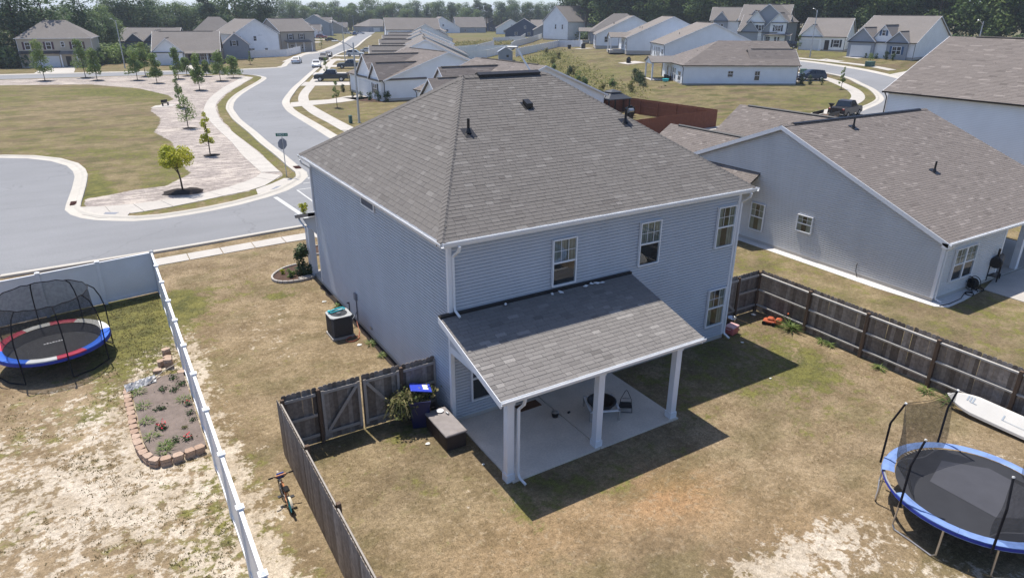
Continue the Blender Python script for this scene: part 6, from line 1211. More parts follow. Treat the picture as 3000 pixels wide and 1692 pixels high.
# middle distance beyond the row
for i, (x, y, rz, W_, D, h, hr, wm, rd, lb) in enumerate((
  (83,214,rad(-18),18,12,5.6,9.3,'siding_white','x','white two-storey house with a wide roof at the skyline'),
  (118,296,rad(-22),15,13,3.0,7.2,'siding_blue_shade','x','pale blue house before the street-end roofs'),
  (136,318,rad(-26),15,13,3.0,7.6,'siding_tan','y','tan gabled house right of the street-end roofs'),
  (128,262,rad(60),13,16,3.0,7.0,'siding_white','x','white house beyond the last vinyl yards'),
  (186,318,rad(-30),16,14,3.0,7.6,'siding_white','y','white gabled house in the middle of the distant row'),
  (205,312,rad(-30),15,14,3.0,7.2,'siding_tan','x','tan house with a long roof in the middle of the distant row'),
  (226,322,rad(-32),15,14,5.6,9.8,'siding_grey','y','grey two-storey gable in the distant row'),
  (196,262,rad(-33),15,14,3.0,7.6,'siding_white','y','white gable right behind the blue-grey house'),
  (160,352,rad(-15),20,12,3.0,8.6,'siding_white','y','white house with a front gable and screened porch in the distance'),
  (180,352,rad(-15),17,13,3.0,8.4,'siding_grey','x','grey-roofed house with porch beside the distant white gable'),
  (205,385,rad(-25),20,13,3.2,8.0,'siding_tan','x','pale tan house half hidden in the distant row'),
  (212,380,rad(-33),20,18,3.0,8.0,'siding_navy','y','navy house with a pale roof in the distant row'),
  (250,395,rad(-30),20,14,5.6,10.5,'siding_cream','x','tall beige-roofed house behind the navy one'),
  (162,268,rad(-33),17,16,3.0,8.0,'siding_navy','y','dark blue house with a white window near the vinyl corner fence'),
  (156.5,236,rad(-33),17,16,3.0,7.6,'siding_grey','y','blue-grey house with a broad side wall above the vinyl fence'))):
    far_house('ranch_house' if h < 4 else 'two_storey_house', lb, (x,y), rz, W_, D, h, hr, wm=wm, ridge=rd, rm=('roof_far','roof_far_brown')[i % 2], wins=(('F',W_*.25,.8,1.3,1.3),('F',W_*.6,.8,1.3,1.3))+((('F',W_*.5,h+.6,1.,1.2),) if rd == 'y' else ()), rv=False)
# right-hand back row, seen from the rear
RB = rad(61)
def rearw(D, n): return tuple(('B',u,.35,.75,1.9) for u in n)
def rb_place(xr, yr, rz, W_, D):
    """loc so that the local (0? right-rear) corner sits at xr,yr: local point (0,D)"""
    c, s = math.cos(rz), math.sin(rz); return (xr-(-s*D), yr-c*D)
far_house('ranch_house', 'white house with a dark hipped roof and rear porch on the bank', rb_place(73.1,64.9,RB,13,18.2), RB, 13, 18.2, 2.9, 6.3, wm='siding_blue_shade', ridge='yhip', hipk=7.2, wings=((3.2,2.6,.3,5.2,None),(9.2,3.,.3,5.6,None)), back=(6.6,11.6,3.4,True,False), wins=(('L',10.2,1.1,.95,1.0),('L',5.9,.6,.95,1.5),('B',1.2,.4,1.5,1.5))+rearw(18,(4.2,5.3,6.6,9)), vents=((6,14.5),), shing=True)
far_house('ranch_house', 'white gabled house second in the rear row with black downspouts', rb_place(93.5,91.0,rad(60),12.4,19), rad(60), 12.4, 19, 2.9, 7.0, wm='siding_blue_shade', rm='roof_far_brown', wins=(('B',1.0,.9,1.6,1.1),)+rearw(19,(4.0,5.2,6.6,8.4,11.0)), vents=((5,15),))
far_house('ranch_house', 'white gabled house third in the rear row with a covered patio', rb_place(98.5,108.5,rad(58),13,20), rad(58), 13, 20, 2.9, 7.4, wm='siding_blue_shade', rm='roof_far_brown', back=(3.6,9.4,3.2,True,False), wins=(('B',1.0,.4,1.2,1.6),)+rearw(20,(4.6,5.8,7.0)), vents=((5,16),(8,16)))
far_house('ranch_house', 'white gabled house fourth in the rear row beside the vinyl fence', rb_place(110,134.5,rad(55),12.5,19), rad(55), 12.5, 19, 2.9, 7.6, wm='siding_blue_shade', rm='roof_far_brown', wins=(('L',15.5,1.0,1.3,1.5),)+rearw(19,(2.2,4.6,7.5,9.5)), vents=((5,14),(8,14)))
far_house('ranch_house', 'grey house with screened porch and dark hip roof behind the vinyl fence', rb_place(130,163,rad(55),13,19), rad(55), 13, 19, 2.9, 8.2, wm='siding_grey', ridge='hip', hipk=7.4, back=(5,11,3.2,True,True), vents=((6,14),))
far_house('two_storey_house', 'tall white two-storey house with a steep grey roof on the skyline', (146,197), rad(10), 22, 13, 6.2, 11.6, wm='siding_white', ridge='x', wins=(('L',2.5,3.6,.8,1.7),('L',6,3.6,.8,1.7)), vents=((6,4),))
# across the right-hand street
far_house('two_storey_house', 'pale two-storey house with twin front gables left of the blue-grey house', (155,137.5), rad(-52), 15, 11, 5.8, 9.6, wm='siding_white', ridge='x', wings=((3,2,.4,8.3,'siding_grey'),(9,1.6,.3,7.8,None)), wins=(('F',2.2,3.6,1.6,1.4,None,-.4),))
far_house('two_storey_house', 'large blue-grey two-storey house with a broad side gable', (156,127.5), rad(-58), 13, 13, 5.8, 10.2, wm='siding_grey', ridge='x', wings=((4,2.2,.6,8.6,None),), wins=(('F',2.6,3.5,1.1,1.5,'shutter_dark',-.6),('F',4.4,3.5,1.1,1.5,'shutter_dark',-.6),('F',8.4,3.5,1.1,1.5,'shutter_dark'),('F',10.2,3.5,1.1,1.5,'shutter_dark')))
far_house('ranch_house', 'grey house with two small peaked gables below the blue-grey house', (147,119.5), rad(-60), 12, 13, 3.4, 7.6, wm='siding_grey', ridge='x', wings=((3,2.2,.5,6.4,None),(8,1.9,.5,6.0,None)), wins=(('F',7.2,.9,1.3,1.4,None,-.5),))
far_house('two_storey_house', 'pale grey two-storey house with black shuttered bay beside the forest', (148.4,118.1), rad(-62), 10.4, 15, 5.8, 10.3, wm='siding_grey', ridge='y', wings=((2.4,2.2,.8,8.6,'siding_white'),(8.2,2.0,.8,8.2,'siding_white')), wins=(('F',1.6,3.6,.9,1.5,'shutter_dark',-.8),('F',3.2,3.6,.9,1.5,'shutter_dark',-.8),('F',7.4,3.6,1.6,1.5,'shutter_dark',-.8),('F',7.6,.8,1.4,1.5,None,-.8)), porch=(5,12,1.8,3.2), garage=((.8,3.6,2.3,-.8),))
far_house('ranch_house', 'white house with garage gable and small side windows across the street', (134.6,90.6), rad(-63), 9.5, 17, 2.9, 6.8, wm='siding_white', ridge='x', wings=((2.4,2.4,.6,5.4,None),), garage=((.5,3.8,2.2,-.6),), doors=((5.4,-.02,'F'),), wins=(('F',7.2,.7,1.3,1.6,'shutter_dark'),('R',2.6,1.9,.7,.7),('R',4.2,1.9,.7,.7),('R',5.8,1.9,.7,.7)))
far_house('ranch_house', 'white house with blue shutters and three gables across the street', (127.4,73.2), rad(-78), 12.2, 22, 2.95, 7.8, wm='siding_white', ridge='x', wings=((2.5,2.5,.8,5.6,'siding_grey'),(6.2,2.2,.1,6.1,'siding_white'),(9.2,1.9,.6,5.0,'siding_grey')), garage=((.6,3.9,2.25,-.8),), wins=(('F',6.2,.6,1.2,1.6,'shutter_dark',-.02),('F',8.4,.75,1.7,1.5,'shutter_blue',-.6),('F',5.8,4.1,.7,1.1,'shutter_blue',-.1)), fdn=.3)
# big two-storey house at the right edge
far_house('two_storey_house', 'tall shade-tinted white house with a huge brown shingle roof at the right edge', (47.3,-6.0,0), 0, 15.6, 22.4, 5.75, 9.75, wm='siding_blue_shade', ridge='y', shing=True)
far_house('ranch_house', 'brown-roofed house half hidden beyond the right edge house', (112,36), rad(-75), 16, 16, 3.0, 8.0, wm='siding_tan', ridge='x', wings=((4,3,.6,6,None),))
far_house('ranch_house', 'low pale house roof at the far right below the forest', (140,42), rad(-75), 14, 14, 3.0, 6.6, wm='siding_white', ridge='x')
# vinyl fences in the distance
def vline(pts, label, step=2.4):
    out = []
    for a, b in zip(pts, pts[1:]):
        d = math.hypot(b[0]-a[0], b[1]-a[1]); n = max(1, round(d/step)); out += [(a[0]+(b[0]-a[0])*i/n, a[1]+(b[1]-a[1])*i/n) for i in range(n)]
    vinyl('', out+[pts[-1]], label=label)
vline([(22.8,173.5),(40.1,177.5),(48.0,193)], 'white vinyl fence round the white two-storey house on the left', 2.8)
vline([(83.4,131.5),(97.5,142),(114.2,157.5),(117,150.5),(112,143)], 'long white vinyl fence curving along the top of the scrub slope', 2.8)
vline([(97.6,157),(108,172),(130,196),(150,220)], 'white vinyl fence behind the long one on the slope', 3.2)
vline([(117,201),(131,205),(148,229)], 'white vinyl fence corner in front of the dark blue house', 3.2)
vline([(62,146),(80,140),(92,148),(88,160),(66,170)], 'white vinyl fence around the yards beyond the row houses', 3.)
vline([(70,172),(92,166),(104,178)], 'white vinyl fence at the far back yards of the row', 3.)
# shed
sh = thing('garden_shed', 'small grey garden shed with gabled roof behind the lamp arm', 'shed', (76,124,H(76,124)), rad(-28)); mb = MB(); mb.prism_y([(-1.6,0),(1.6,0),(1.6,2.1),(0,3.0),(-1.6,2.1)], 0, 3); mb.build('wall', 'siding_grey', sh); mb = MB(); roof_slab(mb, [(-1.8,-.2,2.1),(-1.8,3.2,2.1),(0,3.2,3.15),(0,-.2,3.15)], .08); roof_slab(mb, [(1.8,-.2,2.1),(1.8,3.2,2.1),(0,3.2,3.15),(0,-.2,3.15)], .08); mb.build('roof', 'siding_grey', sh); mb = MB(); mb.box(.2,.7,-.04,0,1.0,1.5); mb.build('window', 'glass_dark', sh)
# ---------------------------------------------------------------- red fence with gazebo
RP = []
for i in range(3): mb = MB(); mb.prism_y([(-.07,0),(.07,0),(.07,1.8),(-.07,1.8)], -.01, .01); RP.append(mb.mesh('picket','red_wood'))
def redrun(label, a, b, side):
    t = thing('wooden_fence', label, 'fence', (a[0],a[1],0)); picket_run(t, (0,0), (b[0]-a[0],b[1]-a[1]), .05*side, .02, RP); L = math.hypot(b[0]-a[0],b[1]-a[1]); n = int(L/2.4)
    for i in range(n+1): post(t, (b[0]-a[0])*i/n, (b[1]-a[1])*i/n, 1.75, .1, 'red_wood')
    for z in (.3,.95,1.6): rail(t, (0,0,0), (b[0]-a[0],b[1]-a[1],0), z, 'red_wood')
redrun('red-brown wooden fence side facing the camera beyond the main roof', (50.2,36.5), (37,35.0), 1)
redrun('far side of the red-brown wooden fence behind the gazebo', (50.2,36.5), (49.0,50.5), -1)
redrun('back of the red-brown wooden fence at the foot of the scrub slope', (49.0,50.5), (38,50.0), -1)
gz = thing('gazebo', 'dark grey metal gazebo with two-tier roof inside the red fence', 'gazebo', (45.3,48.2,0)); mat('gazebo_roof', (.05,.054,.062), .5, .08, 2., .4)
def pyr(mb, s, z0, z1, k): mb.add([(-s,-s*.85,z0),(s,-s*.85,z0),(s,s*.85,z0),(-s,s*.85,z0),(-s*k,-s*.85*k,z1),(s*k,-s*.85*k,z1),(s*k,s*.85*k,z1),(-s*k,s*.85*k,z1)], [(0,1,5,4),(1,2,6,5),(2,3,7,6),(3,0,4,7),(4,5,6,7)])
mb = MB(); pyr(mb, 1.75, 2.15, 2.75, .42); mb.box(-1.75,1.75,-1.49,1.49,2.08,2.149); mb.build('roof', 'gazebo_roof', gz); mb = MB(); pyr(mb, .85, 2.85, 3.1, .1); mb.box(-.7,.7,-.6,.6,2.72,2.849); mb.build('vent_roof', 'gazebo_roof', gz)
for x in (-1.55,1.55):
    for y in (-1.3,1.3): mb = MB(); mb.box(x-.06,x+.06,y-.06,y+.06,0,2.1); mb.build('post', 'black_metal', gz)
def covered_grill(x, y, label, rz=0., big=1.):
    t = thing('covered_grill', label, 'grill', (x,y,H(x,y)+.02), rz); mb = MB(); mb.cbox((0,0,.5*big),(1.2*big,.6*big,1.0*big),0,.1); mb.build('cover', 'foam_black', t); mb = MB(); mb.lathe([(0,0),(.3*big,0),(.24*big,.16),(0,.22)], (0,0,1.0*big), 10); mb.build('hood', 'foam_black', t)
covered_grill(47.6,47.6,'black covered grill standing in front of the red fence')
pl_ = thing('smoker_grill', 'silver-lidded grill on a stand beside the gazebo', 'grill', (45.6,45.2,0)); mb = MB(); mb.lathe([(0,-.35),(.25,-.35),(.25,.35),(0,.35)], (0,0,1.0), 12, 'x'); mb.build('barrel', 'grey_metal', pl_); mb = MB(); mb.cbox((0,0,.4),(.6,.4,.8)); mb.build('cabinet', 'black_metal', pl_)
for gx_, gy_ in ((89.4,96.2),(110.3,140.2)): pad([(gx_-2.2,gy_-1.6),(gx_+2.4,gy_-1.8),(gx_+2.6,gy_+1.8),(gx_-1.8,gy_+1.9)], 'concrete', .05, 'patio')
covered_grill(78.2,71.4,'black covered grill at the porch of the hip-roofed bank house',.5); covered_grill(89.0,96.5,'black covered grill on the patio of the second rear-row house',.5); covered_grill(110.5,140.5,'black covered grill on the patio of the fourth rear-row house',.5,1.2)
def chair_set(x, y, rz, label):
    t = thing('patio_sofa', label, 'sofa', (x,y,H(x,y)+.1), rz); mb = MB(); mb.cbox((0,0,.2),(2.0,.7,.4),0,.04); mb.build('seat', 'foam_black', t); mb = MB(); mb.cbox((0,.35,.55),(2.0,.16,.5),0,.04); mb.build('backrest', 'foam_black', t)
    for s in (-1,1): mb = MB(); mb.cbox((s*1.0,0,.35),(.16,.7,.6),0,.03); mb.build('armrest', 'foam_black', t)
chair_set(75.6,70.8,RB,'black patio sofa under the porch of the hip-roofed bank house'); chair_set(98.8,114.5,RB,'black patio sofa under the third rear-row porch')
tb = thing('toy_tub', 'turquoise plastic tub at the porch of the bank house', 'tub', (73.6,69.2,H(73.6,69.2)+.1)); mb = MB(); frus(mb,0,.4,.7,.9,.5,.65); mb.build('body', 'teal_plastic', tb); mb = MB(); mb.box(-.47,.47,-.34,.34,.38,.43); mb.build('rim', 'teal_plastic', tb)
bn2 = thing('trash_bin', 'dark bin against the vinyl fence by the fourth rear-row house', 'bin', (108,143.5,H(108,143.5)), .4); mb = MB(); frus(mb,0,1.0,.55,.7,.6,.75); mb.build('body', 'screen_dark', bn2); mb = MB(); mb.cbox((0,0,1.03),(.74,.8,.06),0,.02); mb.build('lid', 'screen_dark', bn2)
# ---------------------------------------------------------------- street furniture
def street_lamp(x, y, h, rz, label, arm=2.2, m='galv', rise=0.):
    t = thing('street_lamp', label, 'street lamp', (x,y,H(x,y)), rz, 'street lamps'); mb = MB(); mb.tube([(0,0,0),(0,0,h*.5),(0,0,h)], [.13,.10,.075], 8); mb.build('pole', m, t); mb = MB(); mb.tube([(0,0,h*.93 if not rise else h-.1),(arm*.45,0,h*.99+rise*.5),(arm,0,h*1.02+rise)], .045 if not rise else .06, 6); mb.build('arm', m, t); mb = MB(); mb.cbox((arm+.25,0,h*1.02+rise),(.7,.26,.13),0,.04); mb.build('lamp_head', 'grey_metal', t); mb = MB(); mb.box(-.17,.17,-.17,.17,0,.06); mb.build('base', m, t)
street_lamp(17.6,57.8,8.3,rad(160),'tall grey street lamp rising left of the main roof', 1.6); street_lamp(.5,153.2,9.4,rad(250),'leaning grey street lamp beyond the vacant lot'); street_lamp(46,147.4,9.0,rad(150),'street lamp between the parked cars on the far street'); street_lamp(120.6,77.1,9.0,rad(200),'street lamp in front of the pale grey two-storey across the right street')
street_lamp(16.4,21.2,7.95,rad(140),'white-armed street lamp rising behind the main roof ridge', 1.0, 'gutter_white', 1.3); street_lamp(131,386,9,rad(180),'distant street lamp near the end of the street'); street_lamp(117,44,8.5,rad(190),'street lamp arm showing above the far right roof')
ss = thing('stop_sign', 'back of a stop sign with green street name blade above', 'sign', (4.02,35.3,0), rad(24))
mb = MB(); mb.tube([(0,0,0),(0,0,2.95)], .035, 6); mb.build('pole', 'galv', ss)
mb = MB(); r8 = .41; mb.prism_y([(r8*math.cos(PI/8+i*PI/4),2.42+r8*math.sin(PI/8+i*PI/4)) for i in range(8)], .04, .05); mb.build('sign_plate', 'adapad', ss)
mat('stop_red', (.45,.02,.02), .5, .05, 3., .3); mb = MB(); mb.prism_y([(.40*math.cos(PI/8+i*PI/4),2.42+.40*math.sin(PI/8+i*PI/4)) for i in range(8)], .052, .056); mb.build('sign_face', 'stop_red', ss)
mat('street_green', (.01,.13,.085), .5, .05, 3., .3)
def text_mesh(txt, size, m, parent, loc, rot, name='lettering'):
    cu = bpy.data.curves.new(name, 'FONT'); cu.body = txt; cu.size = size; cu.align_x = 'CENTER'; cu.align_y = 'CENTER'; cu.extrude = .003
    tmp = bpy.data.objects.new('tmp_text', cu); link(tmp); dg = bpy.context.evaluated_depsgraph_get(); me = bpy.data.meshes.new_from_object(tmp.evaluated_get(dg)); bpy.data.objects.remove(tmp); me.materials.clear(); me.materials.append(MATS[m]); o = obj(name, me, parent, loc); o.rotation_euler = rot; return o
blade = MB(); blade.box(-.42,.42,-.012,.012,2.98,3.20); blade = blade.build('street_name_blade', 'street_green', ss, (0,0,0), rad(-48))
text_mesh('TROY', .20, 'gutter_white', blade, (-.08,-.018,3.09), (PI/2,0,0)); text_mesh('DR', .10, 'gutter_white', blade, (.30,-.018,3.11), (PI/2,0,0)); text_mesh('STOP', .28, 'gutter_white', ss, (0,.062,2.42), (PI/2,0,PI))
s2_ = thing('stop_sign', 'distant stop sign seen from behind between the far street cars', 'sign', (62,197,0), rad(60)); mb = MB(); mb.tube([(0,0,0),(0,0,2.9)], .04, 5); mb.build('pole', 'galv', s2_); mb = MB(); mb.prism_y([(.45*math.cos(PI/8+i*PI/4),2.5+.45*math.sin(PI/8+i*PI/4)) for i in range(8)], .04, .05); mb.build('sign_plate', 'screen_dark', s2_)
mat('utility_green', (.07,.14,.115), .6, .1, 3., .3)
def pedestal(x, y, label, w=.3, h=.9, d=None, m='utility_green'):
    t = thing('utility_pedestal', label, 'utility box', (x,y,H(x,y))); mb = MB(); mb.cbox((0,0,h*.45),(w,d or w,h*.9),0,.04); mb.build('body', m, t); mb = MB(); mb.cbox((0,0,h*.95),(w*1.08,(d or w)*1.08,h*.1),0,.03); mb.build('cap', m, t)
pedestal(16.7,58.0,'green utility pedestal at the foot of the near street lamp', .34, .85); pedestal(112.8+4,61.5,'green transformer box on the lawn of the blue-shuttered house', 1.3, .9, 1.2); pedestal(101.6,64.2,'green transformer box beside the navy car', .9, .9, .8)
bch = thing('park_bench', 'small dark bench on a concrete pad at the vacant lot edge', 'bench', (.9,83.4,.03), rad(35)); bch.scale = (.62,.62,.75); mb = MB(); mb.cbox((0,0,.45),(1.5,.45,.06)); mb.build('seat', 'black_metal', bch); mb = MB(); mb.cbox((0,.22,.75),(1.5,.06,.45)); mb.build('backrest', 'black_metal', bch)
for x in (-.65,.65): mb = MB(); mb.box(x-.04,x+.04,-.2,.2,0,.44); mb.build('leg', 'black_metal', bch)
pad([(-1.0,81.8),(1.6,82.4),(2.2,84.6),(-.2,84.2)], 'concrete', .02, 'bench_pad')
# ---------------------------------------------------------------- vehicles
for nm, c, mt in (('paint_white',(.62,.63,.64),0.),('paint_black',(.010,.011,.013),.2),('paint_navy',(.015,.026,.055),.3),('paint_grey',(.045,.05,.06),.4),('paint_red',(.22,.03,.02),.1),('paint_blue',(.04,.11,.26),.3),('paint_silver',(.42,.43,.45),.6),('paint_brownblack',(.030,.024,.022),.2)): mat(nm, c, .4, .0, 1., .4, mt*.5, coat=.35)
def extrude_profile(mb, prof, w0, taper):
    """side profile (x,z) list; taper(z)->half width"""
    n = len(prof); vs = [(x,-taper(z),z) for x,z in prof]+[(x,taper(z),z) for x,z in prof]; mb.add(vs, [tuple(range(n-1,-1,-1)), tuple(range(n,2*n))]+[(i,(i+1)%n,n+(i+1)%n,n+i) for i in range(n)]); mb.f = [f[::-1] for f in mb.f]
CARS = {}
def vehicle(kind, paint, x, y, rz, label, group='vehicles', lift=0., z=None):
    t = thing({'sedan':'parked_car','suv':'parked_suv','pickup':'pickup_truck'}[kind], label, {'sedan':'car','suv':'suv','pickup':'pickup'}[kind], (x,y,(H(x,y) if z is None else z)+.03), rz, group)
    k = (kind, paint, lift)
    if k not in CARS:
        L_, w, R = {'sedan':(2.35,.90,.33),'suv':(2.4,.96,.37),'pickup':(2.9,1.0,.41)}[kind]; g = R*.75+lift*.6; parts = []
        if kind == 'sedan': body = [(-2.35,g+.12),(-2.3,.55),(-2.25,.88),(-1.6,.97),(1.05,.93),(2.05,.80),(2.32,.62),(2.35,g+.1),(2.2,g),(-2.2,g)]; cab = [(-1.75,.93),(-1.05,1.40),(-.1,1.46),(.45,1.40),(1.2,.92)]
        elif kind == 'suv': body = [(-2.38,g+.15),(-2.38,.75),(-2.3,1.05),(-1.6,1.10),(1.1,1.06),(2.1,.95),(2.36,.72),(2.4,g+.1),(2.25,g),(-2.25,g)]; cab = [(-2.25,1.05),(-1.95,1.62),(-.4,1.72),(.35,1.66),(1.15,1.05)]
        else: body = [(-2.9,g+.22),(-2.9,1.12+lift),(-.95,1.12+lift),(-.9,1.10+lift),(1.3,1.12+lift),(2.6,1.06+lift),(2.86,.85+lift),(2.9,g+.15),(2.7,g+.05),(-2.75,g+.12)]; cab = [(-.95,1.1+lift),(-.80,1.78+lift),(-.3,1.86+lift),(.65,1.82+lift),(1.35,1.1+lift)]
        zb = max(p[1] for p in body); zt = max(p[1] for p in cab)
        mb = MB(); extrude_profile(mb, body, w, lambda z_: w*(1 if z_ < .75+lift else .96)); parts.append(('body', mb.mesh('body', paint)))
        tp = lambda z_: w*(.93-.20*max(0,(z_-zb+.05))/(zt-zb))
        mb = MB(); extrude_profile(mb, cab, w, tp); parts.append(('cabin', mb.mesh('cabin', paint)))
        # glazing slightly proud of the cabin
        def ins(p, f, cx, cz): return (cx+(p[0]-cx)*f, cz+(p[1]-cz)*f)
        cx = sum(p[0] for p in cab)/len(cab); cz = sum(p[1] for p in cab)/len(cab)+.02; q = [ins(p,.84,cx,cz) for p in cab]
        for s in (-1,1):
            for (a, b_) in ((0,.47),(.53,1)):
                xs0, xs1 = min(p[0] for p in q), max(p[0] for p in q)
                x0, x1 = xs0+(xs1-xs0)*a, xs0+(xs1-xs0)*b_
                def zat(xx):
                    up = sorted(q, key=lambda p: p[0]); 
                    for p0, p1 in zip(up, up[1:]):
                        if p0[0] <= xx <= p1[0]: return p0[1]+(p1[1]-p0[1])*(xx-p0[0])/max(p1[0]-p0[0],1e-6)
                    return up[-1][1]
                zl = q[0][1]; n_ = 5; pts = [(x0+(x1-x0)*i/n_, zl) for i in range(n_+1)]+[(x1-(x1-x0)*i/n_, max(zat(x1-(x1-x0)*i/n_),zl+.01)) for i in range(n_+1)]
                mb = MB(); mb.add([(px,s*(tp(pz)+.006),pz) for px,pz in pts], [tuple(range(len(pts)))] if s < 0 else [tuple(range(len(pts)))[::-1]]); parts.append(('side_window', mb.mesh('side_window','glass_dark')))
        for (p0, p1, nm) in ((cab[-2],cab[-1],'windscreen'),(cab[0],cab[1],'rear_window')):
            d = Vector((p1[0]-p0[0],0,p1[1]-p0[1])); nrm = Vector((-d.z,0,d.x)).normalized(); nrm = nrm if nrm.z > 0 else -nrm; pa = Vector((p0[0],0,p0[1]))+d*.08+nrm*.008; pb = Vector((p0[0],0,p0[1]))+d*.92+nrm*.008
            mb = MB(); ya, yb = tp(pa.z)*.92, tp(pb.z)*.92; mb.add([(pa.x,-ya,pa.z),(pa.x,ya,pa.z),(pb.x,yb,pb.z),(pb.x,-yb,pb.z)], [(0,1,2,3)]); parts.append((nm, mb.mesh(nm,'glass_dark')))
        if kind == 'pickup': mb = MB(); mb.box(-2.8,-1.05,-w*.82,w*.82,1.121+lift,1.128+lift); parts.append(('cargo_bed', mb.mesh('cargo_bed','foam_black')))
        wx = {'sedan':(-1.4,1.42),'suv':(-1.45,1.48),'pickup':(-1.75,1.85)}[kind]
        for xx in wx:
            for s in (-1,1):
                mb = MB(); mb.lathe([(R*.6,-.11),(R*.93,-.11),(R,-.07),(R,.07),(R*.93,.11),(R*.6,.11)], (xx,s*(w-.08),R), 18, 'y'); parts.append(('wheel', mb.mesh('wheel','tyre')))
                mb = MB(); mb.lathe([(0,-.1),(R*.2,-.105),(R*.62,-.09),(R*.62,.09),(R*.2,.105),(0,.1)], (xx,s*(w-.078),R), 14, 'y'); parts.append(('>rim', mb.mesh('rim','grey_metal')))
        zl = {'sedan':.68,'suv':.82,'pickup':.92+lift}[kind]
        for s in (-1,1):
            mb = MB(); mb.cbox((L_-.03,s*w*.72,zl),(.12,.36,.13),0,.03); parts.append(('headlight', mb.mesh('headlight','light_lens'))); mb = MB(); mb.cbox((-L_+.02,s*w*.78,zl+.1),(.10,.28,.18),0,.03); parts.append(('tail_light', mb.mesh('tail_light','tail_lens')))
            mb = MB(); mb.cbox((.85,s*(w+.08),zb+.06),(.12,.16,.12),0,.03); parts.append(('mirror', mb.mesh('mirror',paint)))
        mb = MB(); mb.cbox((L_-.02,0,g+.12),(.16,w*1.86,.2),0,.05); parts.append(('bumper', mb.mesh('bumper', 'black_metal' if kind != 'sedan' else paint))); mb = MB(); mb.cbox((-L_+.02,0,g+.14),(.16,w*1.86,.2),0,.05); parts.append(('bumper', mb.mesh('bumper', 'black_metal' if kind != 'sedan' else paint)))
        CARS[k] = parts
    last = None
    for nm, me in CARS[k]:
        if nm[0] == '>': obj(nm[1:], me, last)
        else: last = obj(nm, me, t)
    return t
SD = math.atan2(.92,.39)   # street direction
vehicle('sedan','paint_white',35.9,152.0,SD,'white saloon car parked at the left kerb of the far street'); vehicle('sedan','paint_white',36.6,138.5,SD+PI+.08,'white saloon car driving towards the camera on the street','vehicles on the far street')
vehicle('suv','paint_black',44.9,160.5,SD+PI,'black suv parked at the right kerb of the far street'); vehicle('sedan','paint_navy',49.6,172,SD+PI,'dark blue car parked behind the black suv')
vehicle('pickup','paint_black',29.6,105.6,rad(155),'large black pickup parked on the nearest driveway', lift=.12); vehicle('pickup','paint_grey',42.0,131.4,rad(155),'dark grey pickup on the driveway behind the black one'); vehicle('suv','paint_white',56.5,170.5,rad(-25),'white suv on the driveway farther up the street'); vehicle('sedan','paint_white',66,186,rad(-25),'white car half hidden behind the white suv')
vehicle('suv','paint_white',72.5,272,rad(-30),'white suv on the left driveway far up the street'); vehicle('suv','paint_red',86.5,300,rad(-30),'red suv on the far left driveway'); vehicle('sedan','paint_black',80.5,268,rad(-20),'black car parked nose out on the far left driveway'); vehicle('sedan','paint_white',116,352,rad(-25),'white car at the far end of the street'); vehicle('sedan','paint_silver',122,350,rad(-25),'silver car beside the white one at the street end'); vehicle('suv','paint_blue',113,333,SD,'blue car at the far end of the road')
vehicle('suv','paint_navy',96.0,58.6,rad(152),'navy suv on the driveway of the hip-roofed bank house'); vehicle('pickup','paint_brownblack',69.6,34.2,rad(14),'black pickup with open bed on the street beyond the neighbouring roof', lift=.1); vehicle('pickup','paint_silver',119.5,48.6,rad(160),'silver pickup on the driveway near the right edge roof'); vehicle('suv','paint_black',137.5,95.5,rad(110),'black suv beside the pale grey two-storey house')
tr_ = thing('utility_trailer', 'dark flatbed trailer hitched behind the black pickup', 'trailer', (64.2,33.0,.02), rad(14)); mb = MB(); mb.cbox((0,0,.6),(3.2,1.8,.08)); mb.build('deck', 'wood_post', tr_)
for s in (-1,1): mb = MB(); mb.cbox((0,s*.9,.9),(3.2,.05,.4)); mb.build('side_board', 'black_metal', tr_); mb = MB(); mb.lathe([(0,-.1),(.34,-.1),(.36,0),(.34,.1),(0,.1)], (-.2,s*1.03,.36), 16, 'y'); mb.build('wheel', 'tyre', tr_)
mb = MB(); mb.tube([(1.6,0,.55),(2.6,0,.5)], .05, 6); mb.build('drawbar', 'black_metal', tr_); mb = MB(); mb.lathe([(.05,.9),(.06,1.5),(.35,1.9)], (1.2,0,0), 10); mb.build('spreader_cone', 'black_metal', tr_)
